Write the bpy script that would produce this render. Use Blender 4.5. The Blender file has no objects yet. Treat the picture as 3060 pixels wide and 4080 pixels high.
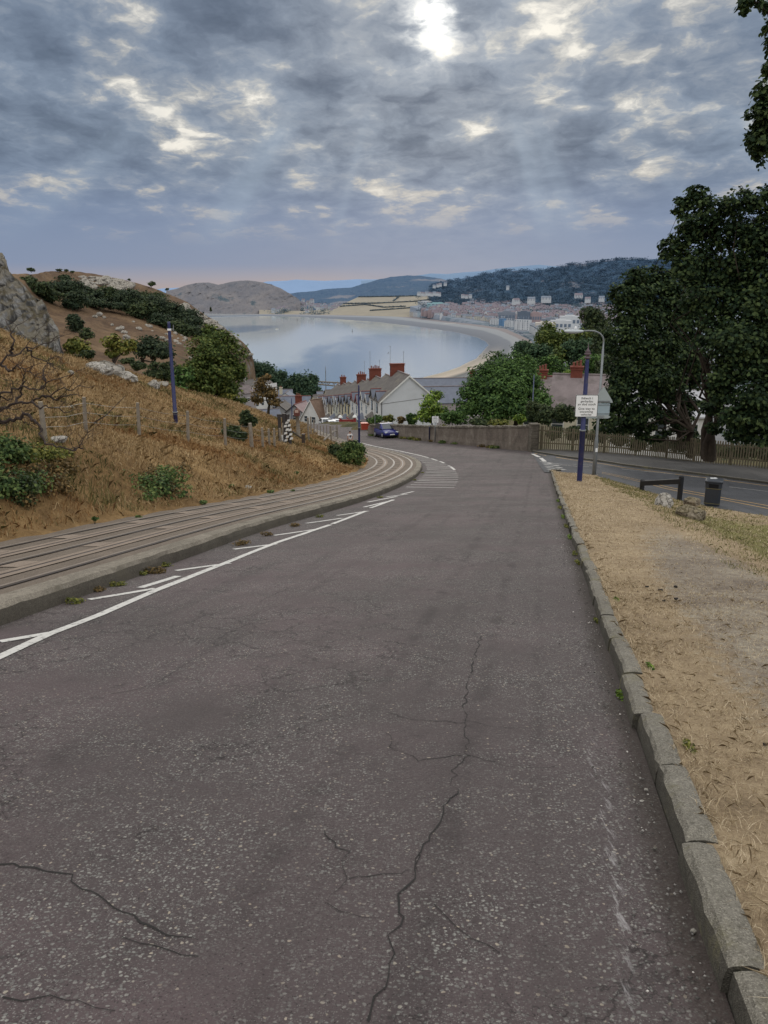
import bpy, bmesh, math, random
import numpy as np
from mathutils import Vector, Matrix, noise as mnoise
random.seed(7); RNG = np.random.default_rng(7)
scene = bpy.context.scene
COL = scene.collection
R_ = math.radians

# ------------------------------------------------------------------ camera survey
F, PITCH = 3200.0, R_(15.6)
CP, SP = math.cos(PITCH), math.sin(PITCH)
def ray(u, v):
    xc = (u*1.8445-1530)/F; yc = (2040-v*1.8445)/F
    return np.array([xc, CP+yc*SP, -SP+yc*CP])
def at(u, v, Y):
    d = ray(u, v); return d*(Y/d[1])
def mpp(Y): return 1.8445/F*Y        # metres per survey unit at distance Y

# ------------------------------------------------------------------ numpy noise
_P = RNG.permutation(512); _G = RNG.random(512)
def vnoise(x, y):
    x = np.asarray(x, float); y = np.asarray(y, float)
    xi = np.floor(x).astype(int); yi = np.floor(y).astype(int)
    fx = x-xi; fy = y-yi
    fx = fx*fx*(3-2*fx); fy = fy*fy*(3-2*fy)
    def h(i, j): return _G[(_P[(i & 511)]+j) & 511]
    a = h(xi, yi)*(1-fx)+h(xi+1, yi)*fx
    b = h(xi, yi+1)*(1-fx)+h(xi+1, yi+1)*fx
    return a*(1-fy)+b*fy
def fbm(x, y, oct=4, gain=.5):
    s = 0; a = 1; n = 0
    for o in range(oct):
        s = s+a*(vnoise(x*2**o+17.3*o, y*2**o-9.1*o)*2-1); n += a; a *= gain
    return s/n
def sst(a, b, x):
    q = np.clip((np.asarray(x, float)-a)/(b-a), 0, 1); return q*q*(3-2*q)

# ------------------------------------------------------------------ road surface
AH = R_(11.09); SA, CA = math.sin(AH), math.cos(AH)
_tt = np.arange(-60, 420, .5)
_sl = np.interp(_tt, [25, 90, 100, 118, 400], [.185, .0875, .10, .155, .165])
_pp = np.concatenate([[0], np.cumsum((_sl[1:]+_sl[:-1])*.25)]); _pp -= np.interp(0, _tt, _pp)
def ts(x, y): return x*SA+y*CA, x*CA-y*SA
def xy(t, s): return t*SA+s*CA, t*CA-s*SA
def R(x, y):
    x = np.asarray(x, float); y = np.asarray(y, float)
    t, s = ts(x, y)
    sm = 3-np.logaddexp(0, (3-s)*1.2)/1.2
    return -1.7-np.interp(t, _tt, _pp)+.05*sm-.55*sst(2, 6, s)*sst(52, 34, t)
def hit(u, v, fn, far=400, dz=0):
    d = ray(u, v)
    Y = np.arange(1, far, .05)
    P = d[None, :]*(Y/d[1])[:, None]
    g = fn(P[:, 0], P[:, 1])+dz-P[:, 2]
    k = np.where(g > 0)[0]
    if len(k) == 0: return P[-1]
    return P[k[0]]
def onR(u, v, dz=0): return hit(u, v, R, 300, dz)

# kerb of the tramway as s(t)
_kp = [(0,1357),(365,1222),(600,1133),(705,1115-6),(770,1088),(835,1066),(875,1047),(901,1031),(914,1014),(911,1003),(898,994.5),(875,986),(845,978),(816,971.5),(793,968)]
_q = np.array([ts(*onR(u, v)[:2]) for u, v in _kp])
_o = np.argsort(_q[:, 0]); _q = _q[_o]
s0 = _q[0, 1]
_kt = np.concatenate([[-40, 0], _q[:, 0], [_q[-1, 0]+140]])
_ks = np.concatenate([[s0, s0], _q[:, 1], [_q[-1, 1]-.47*140]])
_tg = np.arange(-40, 230, 1.0)
_sg = np.interp(_tg, _kt, _ks)
_kern = np.exp(-np.linspace(-2, 2, 13)**2); _kern /= _kern.sum()
_sp = np.pad(_sg, 6, mode='edge'); _sp[-6:] = _sg[-1]-.47*np.arange(1, 7)
_sg = np.convolve(_sp, _kern, 'valid')
def sK(t): return np.interp(t, _tg, _sg)
KT = np.arange(-6, 150, .5)
KX, KY = xy(KT, sK(KT))
_dx = np.gradient(KX); _dy = np.gradient(KY); _l = np.hypot(_dx, _dy)
NX, NY = -_dy/_l, _dx/_l                      # left normal of the tramway
def koff(o): return KX+NX*o, KY+NY*o          # curve o metres to the left of the kerb foot
BEDW = 3.25
BX, BY = koff(BEDW)
def sdist(x, y, px, py):
    """signed distance to a polyline, positive to its left"""
    x = np.asarray(x, float); y = np.asarray(y, float)
    best = np.full(x.shape, 1e9); sg = np.ones(x.shape)
    for i in range(len(px)-1):
        ax, ay, bx, by = px[i], py[i], px[i+1], py[i+1]
        ex, ey = bx-ax, by-ay; L2 = ex*ex+ey*ey+1e-12
        q = np.clip(((x-ax)*ex+(y-ay)*ey)/L2, 0, 1)
        d = np.hypot(x-ax-q*ex, y-ay-q*ey)
        c = ex*(y-ay)-ey*(x-ax)
        m = d < best
        best = np.where(m, d, best); sg = np.where(m, np.sign(c), sg)
    return best*sg
_bs = slice(0, None, 4)
def E(x, y): return sdist(x, y, BX[_bs], BY[_bs])
# wall and fence line (foot), from the right-hand fence end to the wall's far end
FENCE_PX = [(1800,1032),(1659,1017),(1509,1002.5),(1411,991),(1280,980),(1159,975)]
WALL_PX = [(1139,974),(1060,967),(1003,961),(949,956.5),(925,953),(861,946),(795,941)]
FENCE = [onR(u, v) for u, v in FENCE_PX]
WALL = [onR(u, v) for u, v in WALL_PX]
_wl = FENCE+WALL
_we = WALL[-1]
_hd = np.array([-.242, .97])
_wl2 = [(p[0], p[1]) for p in _wl]+[(_we[0]+_hd[0]*L-1.5, _we[1]+_hd[1]*L) for L in (12, 60, 150)]
_wl2 = [(_wl2[0][0]+60, _wl2[0][1]-18)]+_wl2
WX = np.array([p[0] for p in _wl2]); WY = np.array([p[1] for p in _wl2])
def Fd(x, y): return -sdist(x, y, WX, WY)     # positive beyond the wall

# ------------------------------------------------------------------ land surface (thin plate through surveyed points)
ctl = []
for k in range(0, len(BX), 9):
    ctl.append((BX[k], BY[k], float(R(BX[k], BY[k]))+.2))
for u, v, Y in [(185,940,25),(300,942,29),(405,955,31.5),(487,962,35),(540,967,39),(380,915,41),
    (100,860,29),(0,800,30),(0,720,40),(140,775,46),(200,790,47),(250,802,49),(330,828,53),(400,852,56),(480,867,59),
    (540,890,61),(600,915,63),(650,926,66),(700,938,71),(0,1000,14.5),(0,1090,11.5),(200,1040,15.5),(350,1040,19.5),(500,1010,27),(650,985,40)]:
    ctl.append(tuple(at(u, v, Y)))
ctl += [(-30,70,-12),(-20,76,-16.5),(-14,88,-19),(-45,95,-20),(-60,130,-27),(-28,120,-25),(-22,140,-27),(-60,55,-1),(-30,30,3),(-30,10,4),(-26,-6,5),
        (-60,20,12),(-60,170,-36),(-40,200,-40),(-26,190,-37),(-70,240,-42),(-30,250,-50),(-20,300,-64),(0,330,-72),(-45,290,-58)]
ctl += [(8,125,-25),(3,150,-29),(-6,200,-37),(30,72,-18),(14,85,-19),(40,100,-26),(20,130,-28),(60,60,-14),(25,160,-37),(60,160,-40),(0,250,-52),(60,250,-60),
        (0,400,-85),(100,400,-91),(0,500,-97),(120,500,-97),(200,300,-75),(200,150,-38),(120,80,-20),(-10,420,-92),(220,500,-97),(60,600,-98),(200,620,-98),(0,640,-99),(-80,520,-104)]
ctl += [(-120,200,-38),(-110,300,-55),(-120,120,-22),(-160,160,-30),(-60,400,-90),(-120,60,2)]
ctl = np.array(ctl)
_C = ctl[:, :2]/50.0
def _ker(d2): return np.where(d2 > 0, .5*d2*np.log(np.maximum(d2, 1e-12)), 0)
_n = len(_C)
_K = _ker(((_C[:, None]-_C[None])**2).sum(-1))+np.eye(_n)*2e-4
_A = np.zeros((_n+3, _n+3)); _A[:_n, :_n] = _K; _A[:_n, _n] = 1; _A[:_n, _n+1:] = _C; _A[_n:, :_n] = _A[:_n, _n:].T
_W = np.linalg.solve(_A, np.concatenate([ctl[:, 2], [0, 0, 0]]))
def TPS(x, y):
    x = np.asarray(x, float); sh = x.shape
    q = np.stack([np.ravel(x), np.ravel(np.asarray(y, float))], 1)/50.0
    out = np.empty(len(q))
    for i in range(0, len(q), 4000):
        b = q[i:i+4000]
        out[i:i+4000] = _ker(((b[:, None]-_C[None])**2).sum(-1))@_W[:_n]+_W[_n]+b@_W[_n+1:]
    return out.reshape(sh)
def G(x, y):
    x = np.asarray(x, float); y = np.asarray(y, float)
    r = R(x, y); e = E(x, y); f = Fd(x, y); L = TPS(x, y)
    left = (r+.2)*(1-sst(0, 2.5, e))+L*sst(0, 2.5, e)
    right = r*(1-sst(0, 8, f))+L*sst(0, 8, f)
    return np.where(e > 0, left, np.where(f > 0, right, r))
def onG(u, v, far=420):
    d = ray(u, v); Y = np.geomspace(2, far, 1500)
    P = d[None, :]*(Y/d[1])[:, None]
    g = G(P[:, 0], P[:, 1])-P[:, 2]
    k = np.where(g > 0)[0]
    return P[k[0]] if len(k) else P[-1]
def gz(x, y): return float(G(np.array([x]), np.array([y]))[0])
# ------------------------------------------------------------------ builders
class MB:
    def __init__(s): s.v = []; s.f = []; s.m = []
    def add(s, vs, fs, mi=0):
        o = len(s.v); s.v += [tuple(p) for p in vs]; s.f += [tuple(i+o for i in f) for f in fs]; s.m += [mi]*len(fs); return s
    def box(s, c, d, rz=0, mi=0, M=None):
        x, y, z = d[0]/2, d[1]/2, d[2]/2
        ca, sa = math.cos(rz), math.sin(rz); vs = []
        for k in (-1, 1):
            for i, j in ((-1, -1), (1, -1), (1, 1), (-1, 1)):
                p = (c[0]+i*x*ca-j*y*sa, c[1]+i*x*sa+j*y*ca, c[2]+k*z)
                vs.append(M@Vector(p) if M else p)
        return s.add(vs, [(0,3,2,1),(4,5,6,7),(0,1,5,4),(1,2,6,5),(2,3,7,6),(3,0,4,7)], mi)
    def tube(s, path, rad, n=8, mi=0, cap=True):
        P = [Vector(p) for p in path]; vs = []; fs = []
        if not hasattr(rad, '__len__'): rad = [rad]*len(P)
        for i, p in enumerate(P):
            d = (P[min(i+1, len(P)-1)]-P[max(i-1, 0)])
            d = d.normalized() if d.length > 1e-9 else Vector((0, 0, 1))
            a = d.cross(Vector((0, 0, 1)) if abs(d.z) < .95 else Vector((1, 0, 0))).normalized(); b = d.cross(a)
            for k in range(n):
                w = 2*math.pi*k/n; vs.append(p+(a*math.cos(w)+b*math.sin(w))*rad[i])
        for i in range(len(P)-1):
            for k in range(n):
                k2 = (k+1) % n; fs.append((i*n+k, i*n+k2, (i+1)*n+k2, (i+1)*n+k))
        if cap: fs += [tuple(range(n)), tuple(reversed(range((len(P)-1)*n, len(P)*n)))]
        return s.add(vs, fs, mi)
    def prism(s, poly, a, b, mi=0):
        """extrude a polygon of 3-D points by vector (b-a)"""
        n = len(poly); e = Vector(b)-Vector(a)
        vs = [Vector(p) for p in poly]+[Vector(p)+e for p in poly]
        return s.add(vs, [tuple(reversed(range(n))), tuple(range(n, 2*n))]+[(i, (i+1) % n, n+(i+1) % n, n+i) for i in range(n)], mi)
    def lathe(s, prof, c=(0, 0, 0), n=16, mi=0):
        vs = []; fs = []
        for r, z in prof:
            for k in range(n):
                w = 2*math.pi*k/n; vs.append((c[0]+r*math.cos(w), c[1]+r*math.sin(w), c[2]+z))
        for i in range(len(prof)-1):
            for k in range(n):
                k2 = (k+1) % n; fs.append((i*n+k, i*n+k2, (i+1)*n+k2, (i+1)*n+k))
        fs += [tuple(reversed(range(n))), tuple(range((len(prof)-1)*n, len(prof)*n))]
        return s.add(vs, fs, mi)
    def build(s, name, mats, parent=None, smooth=False, bevel=0):
        me = bpy.data.meshes.new(name); me.from_pydata(s.v, [], s.f)
        return link(name, me, mats, parent, smooth, s.m, bevel)
def link(name, me, mats, parent=None, smooth=False, mi=None, bevel=0):
    for m in (mats if isinstance(mats, (list, tuple)) else [mats]): me.materials.append(m)
    if mi is not None and any(mi): me.polygons.foreach_set('material_index', mi)
    if smooth: me.polygons.foreach_set('use_smooth', [True]*len(me.polygons))
    me.update(); o = bpy.data.objects.new(name, me); COL.objects.link(o)
    if parent: o.parent = parent
    if bevel:
        b = o.modifiers.new('bevel', 'BEVEL'); b.width = bevel; b.segments = 2; b.limit_method = 'ANGLE'
    return o
def fast_mesh(name, V, Fq, nper):
    """numpy mesh: V (n,3), Fq flat vertex indices, nper verts per face"""
    me = bpy.data.meshes.new(name); nf = len(Fq)//nper
    me.vertices.add(len(V)); me.vertices.foreach_set('co', np.asarray(V, np.float32).ravel())
    me.loops.add(len(Fq)); me.loops.foreach_set('vertex_index', np.asarray(Fq, np.int32))
    me.polygons.add(nf); me.polygons.foreach_set('loop_start', np.arange(0, len(Fq), nper, dtype=np.int32))
    me.polygons.foreach_set('loop_total', np.full(nf, nper, np.int32)); me.update(calc_edges=True)
    return me
def grid_mesh(name, X, Y, Z, mats, keep=None, parent=None, smooth=True, attr=None):
    nr, nc = X.shape
    V = np.stack([X.ravel(), Y.ravel(), Z.ravel()], 1)
    i = np.arange(nr-1)[:, None]*nc+np.arange(nc-1)[None]
    q = np.stack([i, i+1, i+nc+1, i+nc], -1).reshape(-1, 4)
    if keep is not None: q = q[keep.ravel()]
    me = fast_mesh(name, V, q.ravel(), 4)
    if attr:
        for k, a in attr.items():
            at_ = me.attributes.new(k, 'FLOAT', 'POINT'); at_.data.foreach_set('value', np.asarray(a, np.float32).ravel())
    return link(name, me, mats, parent, smooth)
def tag(o, label=None, cat=None, group=None, kind=None):
    if label: o['label'] = label
    if cat: o['category'] = cat
    if group: o['group'] = group
    if kind: o['kind'] = kind
    return o
def thing(name, label, cat, loc=(0, 0, 0), rz=0, group=None):
    o = bpy.data.objects.new(name, None); COL.objects.link(o); o.empty_display_size = .2
    o.location = loc; o.rotation_euler = (0, 0, rz); return tag(o, label, cat, group)
def dup(root, loc, rz=None, label=None, scale=None):
    r = root.copy(); COL.objects.link(r); r.location = loc
    if rz is not None: r.rotation_euler = (0, 0, rz)
    if label: r['label'] = label
    if scale: r.scale = scale if hasattr(scale, '__len__') else (scale,)*3
    def rec(a, b):
        for ch in list(a.children):
            c = ch.copy(); COL.objects.link(c); c.parent = b; rec(ch, c)
    rec(root, r); return r

# ------------------------------------------------------------------ materials
class NT:
    def __init__(s, m):
        s.t = m.node_tree; s.t.nodes.clear()
    def n(s, ty, **kw):
        n = s.t.nodes.new(ty)
        for k, v in kw.items():
            if k in n.bl_rna.properties: setattr(n, k, v)
            else: n.inputs[k.replace('_', ' ')].default_value = v
        return n
    def l(s, a, b): s.t.links.new(a, b)
    def set(s, sock, v):
        if isinstance(v, bpy.types.NodeSocket): s.l(v, sock)
        elif hasattr(v, '__len__') and sock.type == 'RGBA' and len(v) == 3: sock.default_value = (*v, 1)
        else: sock.default_value = v
    def math(s, op, a, b=0, c=0, clamp=False):
        n = s.t.nodes.new('ShaderNodeMath'); n.operation = op; n.use_clamp = clamp
        for i, v in enumerate((a, b, c)): s.set(n.inputs[i], v)
        return n.outputs[0]
    def mix(s, f, a, b, mode='MIX'):
        n = s.t.nodes.new('ShaderNodeMix'); n.data_type = 'RGBA'; n.blend_type = mode
        s.set(n.inputs[0], f); s.set(n.inputs[6], a); s.set(n.inputs[7], b); return n.outputs[2]
    def ramp(s, f, stops, interp='LINEAR'):
        n = s.t.nodes.new('ShaderNodeValToRGB'); cr = n.color_ramp; cr.interpolation = interp
        while len(cr.elements) < len(stops): cr.elements.new(.5)
        for e, (p, c) in zip(cr.elements, stops):
            e.position = p; e.color = (*c, 1) if hasattr(c, '__len__') else (c, c, c, 1)
        s.set(n.inputs[0], f); return n.outputs[0]
    def noise(s, vec, scale, detail=4, rough=.55, dist=0):
        n = s.n('ShaderNodeTexNoise', Scale=scale, Detail=detail, Roughness=rough, Distortion=dist)
        if vec is not None: s.l(vec, n.inputs['Vector'])
        return n.outputs[0]
    def smooth(s, x, a, b):
        n = s.t.nodes.new('ShaderNodeMapRange'); n.interpolation_type = 'SMOOTHSTEP'
        s.set(n.inputs[0], x); n.inputs[1].default_value = a; n.inputs[2].default_value = b; return n.outputs[0]
    def pos(s): return s.n('ShaderNodeNewGeometry').outputs['Position']
    def obj(s): return s.n('ShaderNodeTexCoord').outputs['Object']
    def mapv(s, vec, sc=(1, 1, 1), rot=(0, 0, 0)):
        n = s.t.nodes.new('ShaderNodeMapping'); s.l(vec, n.inputs[0]); n.inputs[3].default_value = sc; n.inputs[2].default_value = rot
        return n.outputs[0]
    def attr(s, name): return s.n('ShaderNodeAttribute', attribute_name=name).outputs['Fac']
    def haze(s, col, L=4200., hc=(.20, .285, .42)):  # distance haze painted into the base colour, measured from the world origin
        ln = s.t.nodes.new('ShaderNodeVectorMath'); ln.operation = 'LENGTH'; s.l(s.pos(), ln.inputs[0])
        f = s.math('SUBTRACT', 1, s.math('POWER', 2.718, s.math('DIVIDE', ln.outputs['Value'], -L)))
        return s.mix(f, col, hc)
    def out(s, col, rough=.9, bump=None, bs=.5, bd=.02, metal=0, spec=.5, sub=None):
        p = s.n('ShaderNodeBsdfPrincipled'); s.set(p.inputs['Base Color'], col); s.set(p.inputs['Roughness'], rough)
        p.inputs['Metallic'].default_value = metal; s.set(p.inputs['Specular IOR Level'], spec)
        if bump is not None:
            b = s.n('ShaderNodeBump', Strength=bs, Distance=bd); s.l(bump, b.inputs['Height']); s.l(b.outputs[0], p.inputs['Normal'])
        if sub:
            p.inputs['Transmission Weight'].default_value = 0
        o = s.n('ShaderNodeOutputMaterial'); s.l(p.outputs[0], o.inputs[0]); return p
def newmat(name):
    m = bpy.data.materials.new(name); m.use_nodes = True; return m, NT(m)
_mc = {}
def paint(name, col, rough=.6, var=.25, scale=3., bump=.15, spec=.4, metal=0, bd=.01, haze=0, dirt=None):
    """weathered plain surface with blotchy tone"""
    if name in _mc: return _mc[name]
    m, t = newmat(name); p = t.obj()
    a = t.noise(p, scale, 6, .6); b = t.noise(p, scale*9, 3, .6)
    k = t.math('ADD', t.math('MULTIPLY', a, .7), t.math('MULTIPLY', b, .3))
    c = t.ramp(k, [(.3, [x*(1-var) for x in col]), (.7, [min(1, x*(1+var)) for x in col])])
    if dirt: c = t.mix(t.smooth(t.noise(p, scale*.6, 5, .65), .5, .68), c, dirt)
    if haze: c = t.haze(c, haze)
    t.out(c, rough, b, bump, bd, metal, spec); _mc[name] = m; return m
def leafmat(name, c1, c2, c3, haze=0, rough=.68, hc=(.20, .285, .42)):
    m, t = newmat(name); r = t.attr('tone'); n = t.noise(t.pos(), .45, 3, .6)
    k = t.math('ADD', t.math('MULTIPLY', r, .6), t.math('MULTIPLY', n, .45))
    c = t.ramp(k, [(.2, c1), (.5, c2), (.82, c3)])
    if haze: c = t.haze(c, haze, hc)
    d = t.n('ShaderNodeBsdfPrincipled'); t.l(c, d.inputs['Base Color']); d.inputs['Roughness'].default_value = rough; d.inputs['Specular IOR Level'].default_value = .18
    tr = t.n('ShaderNodeBsdfTranslucent'); t.l(c, tr.inputs[0])
    mx = t.n('ShaderNodeMixShader', Fac=.25); t.l(d.outputs[0], mx.inputs[1]); t.l(tr.outputs[0], mx.inputs[2])
    o = t.n('ShaderNodeOutputMaterial'); t.l(mx.outputs[0], o.inputs[0]); return m
def asphalt(name, col, chip=.2, purple=None, dark=.6, gutter=None):
    m, t = newmat(name); p = t.pos()
    big = t.noise(p, .35, 6, .6); mid = t.noise(p, 2.2, 6, .65)
    c = t.mix(t.smooth(big, .38, .62), [x*.9 for x in col], [x*1.1 for x in (purple or col)])
    c = t.mix(t.math('MULTIPLY', t.smooth(mid, .5, .72), dark), c, [x*.55 for x in col])
    wheel = t.noise(t.mapv(t.mapv(p, rot=(0, 0, AH)), (2.2, .06, 1)), 1., 4, .6)
    c = t.mix(t.math('MULTIPLY', t.smooth(wheel, .5, .68), .55), c, [x*.6 for x in col])
    wob = t.n('ShaderNodeTexNoise', Scale=35., Detail=3); t.l(p, wob.inputs[0]); ws = t.n('ShaderNodeVectorMath', operation='SCALE'); t.l(wob.outputs['Color'], ws.inputs[0]); ws.inputs['Scale'].default_value = .022
    wp_ = t.n('ShaderNodeVectorMath', operation='ADD'); t.l(p, wp_.inputs[0]); t.l(ws.outputs[0], wp_.inputs[1]); pw = wp_.outputs[0]
    hue = t.n('ShaderNodeTexVoronoi', Scale=66., Randomness=1.); t.l(pw, hue.inputs['Vector'])
    hu2 = t.n('ShaderNodeTexVoronoi', Scale=150., Randomness=1.); t.l(pw, hu2.inputs['Vector'])
    edge = hue.outputs['Distance']
    sep = t.n('ShaderNodeSeparateColor'); t.l(hue.outputs['Color'], sep.inputs[0]); sp2 = t.n('ShaderNodeSeparateColor'); t.l(hu2.outputs['Color'], sp2.inputs[0])
    wear = t.smooth(t.noise(p, 1.1, 5, .65), .32, .62)
    small = t.math('MULTIPLY', t.smooth(sp2.outputs[0], .45, .6), t.smooth(hu2.outputs['Distance'], .55, .3))
    c = t.mix(t.math('MULTIPLY', small, t.math('ADD', .25, t.math('MULTIPLY', wear, .45))), c, t.mix(sp2.outputs[1], (chip*.35, chip*.33, chip*.31), (chip*.85, chip*.82, chip*.76)))
    pit = t.math('MULTIPLY', t.smooth(sp2.outputs[2], .80, .9), t.smooth(hu2.outputs['Distance'], .6, .3)); c = t.mix(t.math('MULTIPLY', pit, .75), c, [x*.25 for x in col])
    pick = t.math('MULTIPLY', t.smooth(sep.outputs[0], .50, .56), t.smooth(edge, .52, .30))
    pick = t.math('MULTIPLY', pick, t.math('ADD', .12, t.math('MULTIPLY', wear, .88)))
    stone = t.ramp(sep.outputs[1], [(.0, (chip*.38, chip*.36, chip*.34)), (.55, (chip*.75, chip*.76, chip*.70)), (.9, (chip*1.15, chip*1.14, chip*1.03)), (1., (chip*1.5, chip*1.3, chip*1.0))])
    c = t.mix(t.math('MULTIPLY', pick, .72), c, stone)
    pale = t.math('MULTIPLY', t.smooth(sep.outputs[2], .992, .996), t.smooth(edge, .55, .4))
    c = t.mix(t.math('MULTIPLY', pale, .7), c, (.40, .34, .27))
    for sc_, wd_, th_ in ((.8, .009, .47), (2.3, .012, .50)):
        cw = t.n('ShaderNodeTexNoise', Scale=sc_*3.5, Detail=5, Roughness=.65); t.l(p, cw.inputs[0]); cs = t.n('ShaderNodeVectorMath', operation='SCALE'); t.l(cw.outputs['Color'], cs.inputs[0]); cs.inputs['Scale'].default_value = .55/sc_
        ca = t.n('ShaderNodeVectorMath', operation='ADD'); t.l(p, ca.inputs[0]); t.l(cs.outputs[0], ca.inputs[1]); cv = t.n('ShaderNodeTexVoronoi', Scale=sc_, feature='DISTANCE_TO_EDGE'); t.l(ca.outputs[0], cv.inputs['Vector'])
        cm_ = t.math('MULTIPLY', t.smooth(cv.outputs['Distance'], wd_*sc_, .0), t.smooth(t.noise(p, .55, 4, .6, .0), th_, th_+.1)); c = t.mix(t.math('MULTIPLY', cm_, .8), c, [x*.22 for x in col])
    tar = t.math('MULTIPLY', t.smooth(t.noise(p, 5.5, 6, .75), .56, .70), t.smooth(t.noise(p, .7, 4, .6), .42, .6)); c = t.mix(t.math('MULTIPLY', tar, .6), c, [x*.38 for x in col])
    if gutter:
        xs = t.n('ShaderNodeSeparateXYZ'); t.l(p, xs.inputs[0]); sl_ = t.math('SUBTRACT', t.math('MULTIPLY', xs.outputs[0], CA), t.math('MULTIPLY', xs.outputs[1], SA)); tl_ = t.math('ADD', t.math('MULTIPLY', xs.outputs[0], SA), t.math('MULTIPLY', xs.outputs[1], CA))
        wv_ = t.math('MULTIPLY', t.math('SUBTRACT', t.noise(p, 2.2, 4, .6), .5), .22); sw = t.math('ADD', sl_, wv_); near_ = t.smooth(tl_, 44, 36)
        gm = t.math('MULTIPLY', t.smooth(sw, gutter-.20, gutter-.05), near_); c = t.mix(t.math('MULTIPLY', gm, .75), c, (.040, .030, .024))
        for s_, w_, a_ in ((-.30, .045, .55), (-.98, .05, .5), (.08, .03, .3), (-2.5, .05, .35)):
            lm = t.math('MULTIPLY', t.smooth(t.math('ABSOLUTE', t.math('SUBTRACT', t.math('ADD', sl_, t.math('MULTIPLY', wv_, .5)), s_)), w_*2.2, w_*.3), t.smooth(t.noise(t.mapv(p, (1, 1, 1)), 1.6, 5, .7), .42, .66)); c = t.mix(t.math('MULTIPLY', lm, a_), c, [x*.35 for x in col])
        sc = t.math('MULTIPLY', t.smooth(t.math('ABSOLUTE', t.math('SUBTRACT', sw, gutter-.27)), .05, .0), t.math('MULTIPLY', t.smooth(t.noise(t.mapv(p, (9, 1.2, 1), (0, 0, AH)), 4., 6, .75), .50, .66), t.smooth(tl_, 4.6, 3.2))); c = t.mix(t.math('MULTIPLY', sc, .75), c, (.42, .40, .40))
        stn = t.math('MULTIPLY', t.smooth(t.noise(p, .5, 5, .65, .5), .5, .66), .35); c = t.mix(stn, c, (.058, .050, .047))
    fine = t.noise(p, 160, 3, .7); c = t.mix(.5, c, t.mix(fine, (.02, .02, .02), (.8, .8, .8)), 'SOFT_LIGHT')
    h = t.math('ADD', t.math('MULTIPLY', edge, -1.0), t.math('MULTIPLY', fine, .5))
    t.out(c, .88, h, .55, .006, spec=.3); return m
def grass_ground(name, stops, sc=1.0):
    m, t = newmat(name); p = t.pos()
    a = t.noise(p, .22*sc, 6, .65, .6); b = t.noise(t.mapv(p, (1, 1, 2.0)), 2.4*sc, 6, .7, .4); d = t.noise(p, 22*sc, 4, .75)
    k = t.math('ADD', t.math('ADD', t.math('MULTIPLY', a, .5), t.math('MULTIPLY', b, .33)), t.math('MULTIPLY', d, .22))
    c = t.ramp(k, stops)
    h = t.math('ADD', t.math('MULTIPLY', b, .6), t.math('MULTIPLY', d, .4))
    t.out(c, .97, h, .9, .12, spec=.15); return m
def rockmat(name, light, mid, darkc, moss, sc=1.0, haze=0, mossamt=.6):
    m, t = newmat(name); p = t.pos()
    a = t.noise(t.mapv(p, (1, 1, .5)), .6*sc, 9, .68, 1.2); b = t.noise(p, 5*sc, 6, .7)
    v = t.n('ShaderNodeTexVoronoi', Scale=.55*sc, feature='DISTANCE_TO_EDGE')
    w = t.n('ShaderNodeVectorMath', operation='ADD'); ns = t.n('ShaderNodeTexNoise', Scale=.8*sc, Detail=5); t.l(p, ns.inputs[0]); t.l(p, w.inputs[0]); t.l(ns.outputs['Color'], w.inputs[1])
    t.l(t.mapv(w.outputs[0], (1, 1, .45)), v.inputs['Vector'])
    c = t.ramp(t.math('ADD', t.math('MULTIPLY', a, .65), t.math('MULTIPLY', b, .35)), [(.3, darkc), (.48, mid), (.64, light)])
    crack = t.smooth(v.outputs['Distance'], .07, .0); c = t.mix(t.math('MULTIPLY', crack, .8), c, [x*.35 for x in darkc])
    nz = t.n('ShaderNodeSeparateXYZ'); t.l(t.n('ShaderNodeNewGeometry').outputs['Normal'], nz.inputs[0])
    mo = t.math('MULTIPLY', t.smooth(t.math('ADD', nz.outputs[2], t.math('MULTIPLY', t.noise(p, 1.3*sc, 5, .6), .9)), .85, 1.15), mossamt)
    c = t.mix(mo, c, moss)
    if haze: c = t.haze(c, haze)
    h = t.math('ADD', t.math('ADD', a, t.math('MULTIPLY', b, .4)), t.math('MULTIPLY', t.smooth(v.outputs['Distance'], 0, .1), .5))
    t.out(c, .93, h, 1.0, .25/sc, spec=.2); return m

M_ASPH = asphalt('worn_asphalt', (.088, .070, .070), .33, (.098, .073, .075), gutter=.64)
M_ASPH2 = asphalt('side_road_asphalt', (.078, .08, .088), .14, (.083, .085, .094), .4)
M_PAVE = asphalt('pavement_asphalt', (.082, .078, .076), .13, None, .5)
def wornwhite():
    m, t = newmat('worn_white_paint'); p = t.pos()
    n = t.noise(p, 14, 6, .7); c = t.mix(t.smooth(n, .50, .68), (.60, .585, .55), (.15, .14, .14))
    c = t.mix(t.math('MULTIPLY', t.noise(p, 3, 4, .6), .35), c, (.36, .34, .31)); t.out(c, .75, n, .2, .003); return m
M_WHITE = wornwhite()
def paleline():
    m, t = newmat('pale_worn_paint'); p = t.pos(); n = t.noise(p, 7, 6, .75)
    t.out(t.mix(t.smooth(n, .45, .62), (.48, .47, .44), (.13, .13, .135)), .8); return m
M_PALE = paleline()
M_YEL = paint('yellow_line_paint', (.52, .33, .12), .75, .3, 6, .1)
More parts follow.
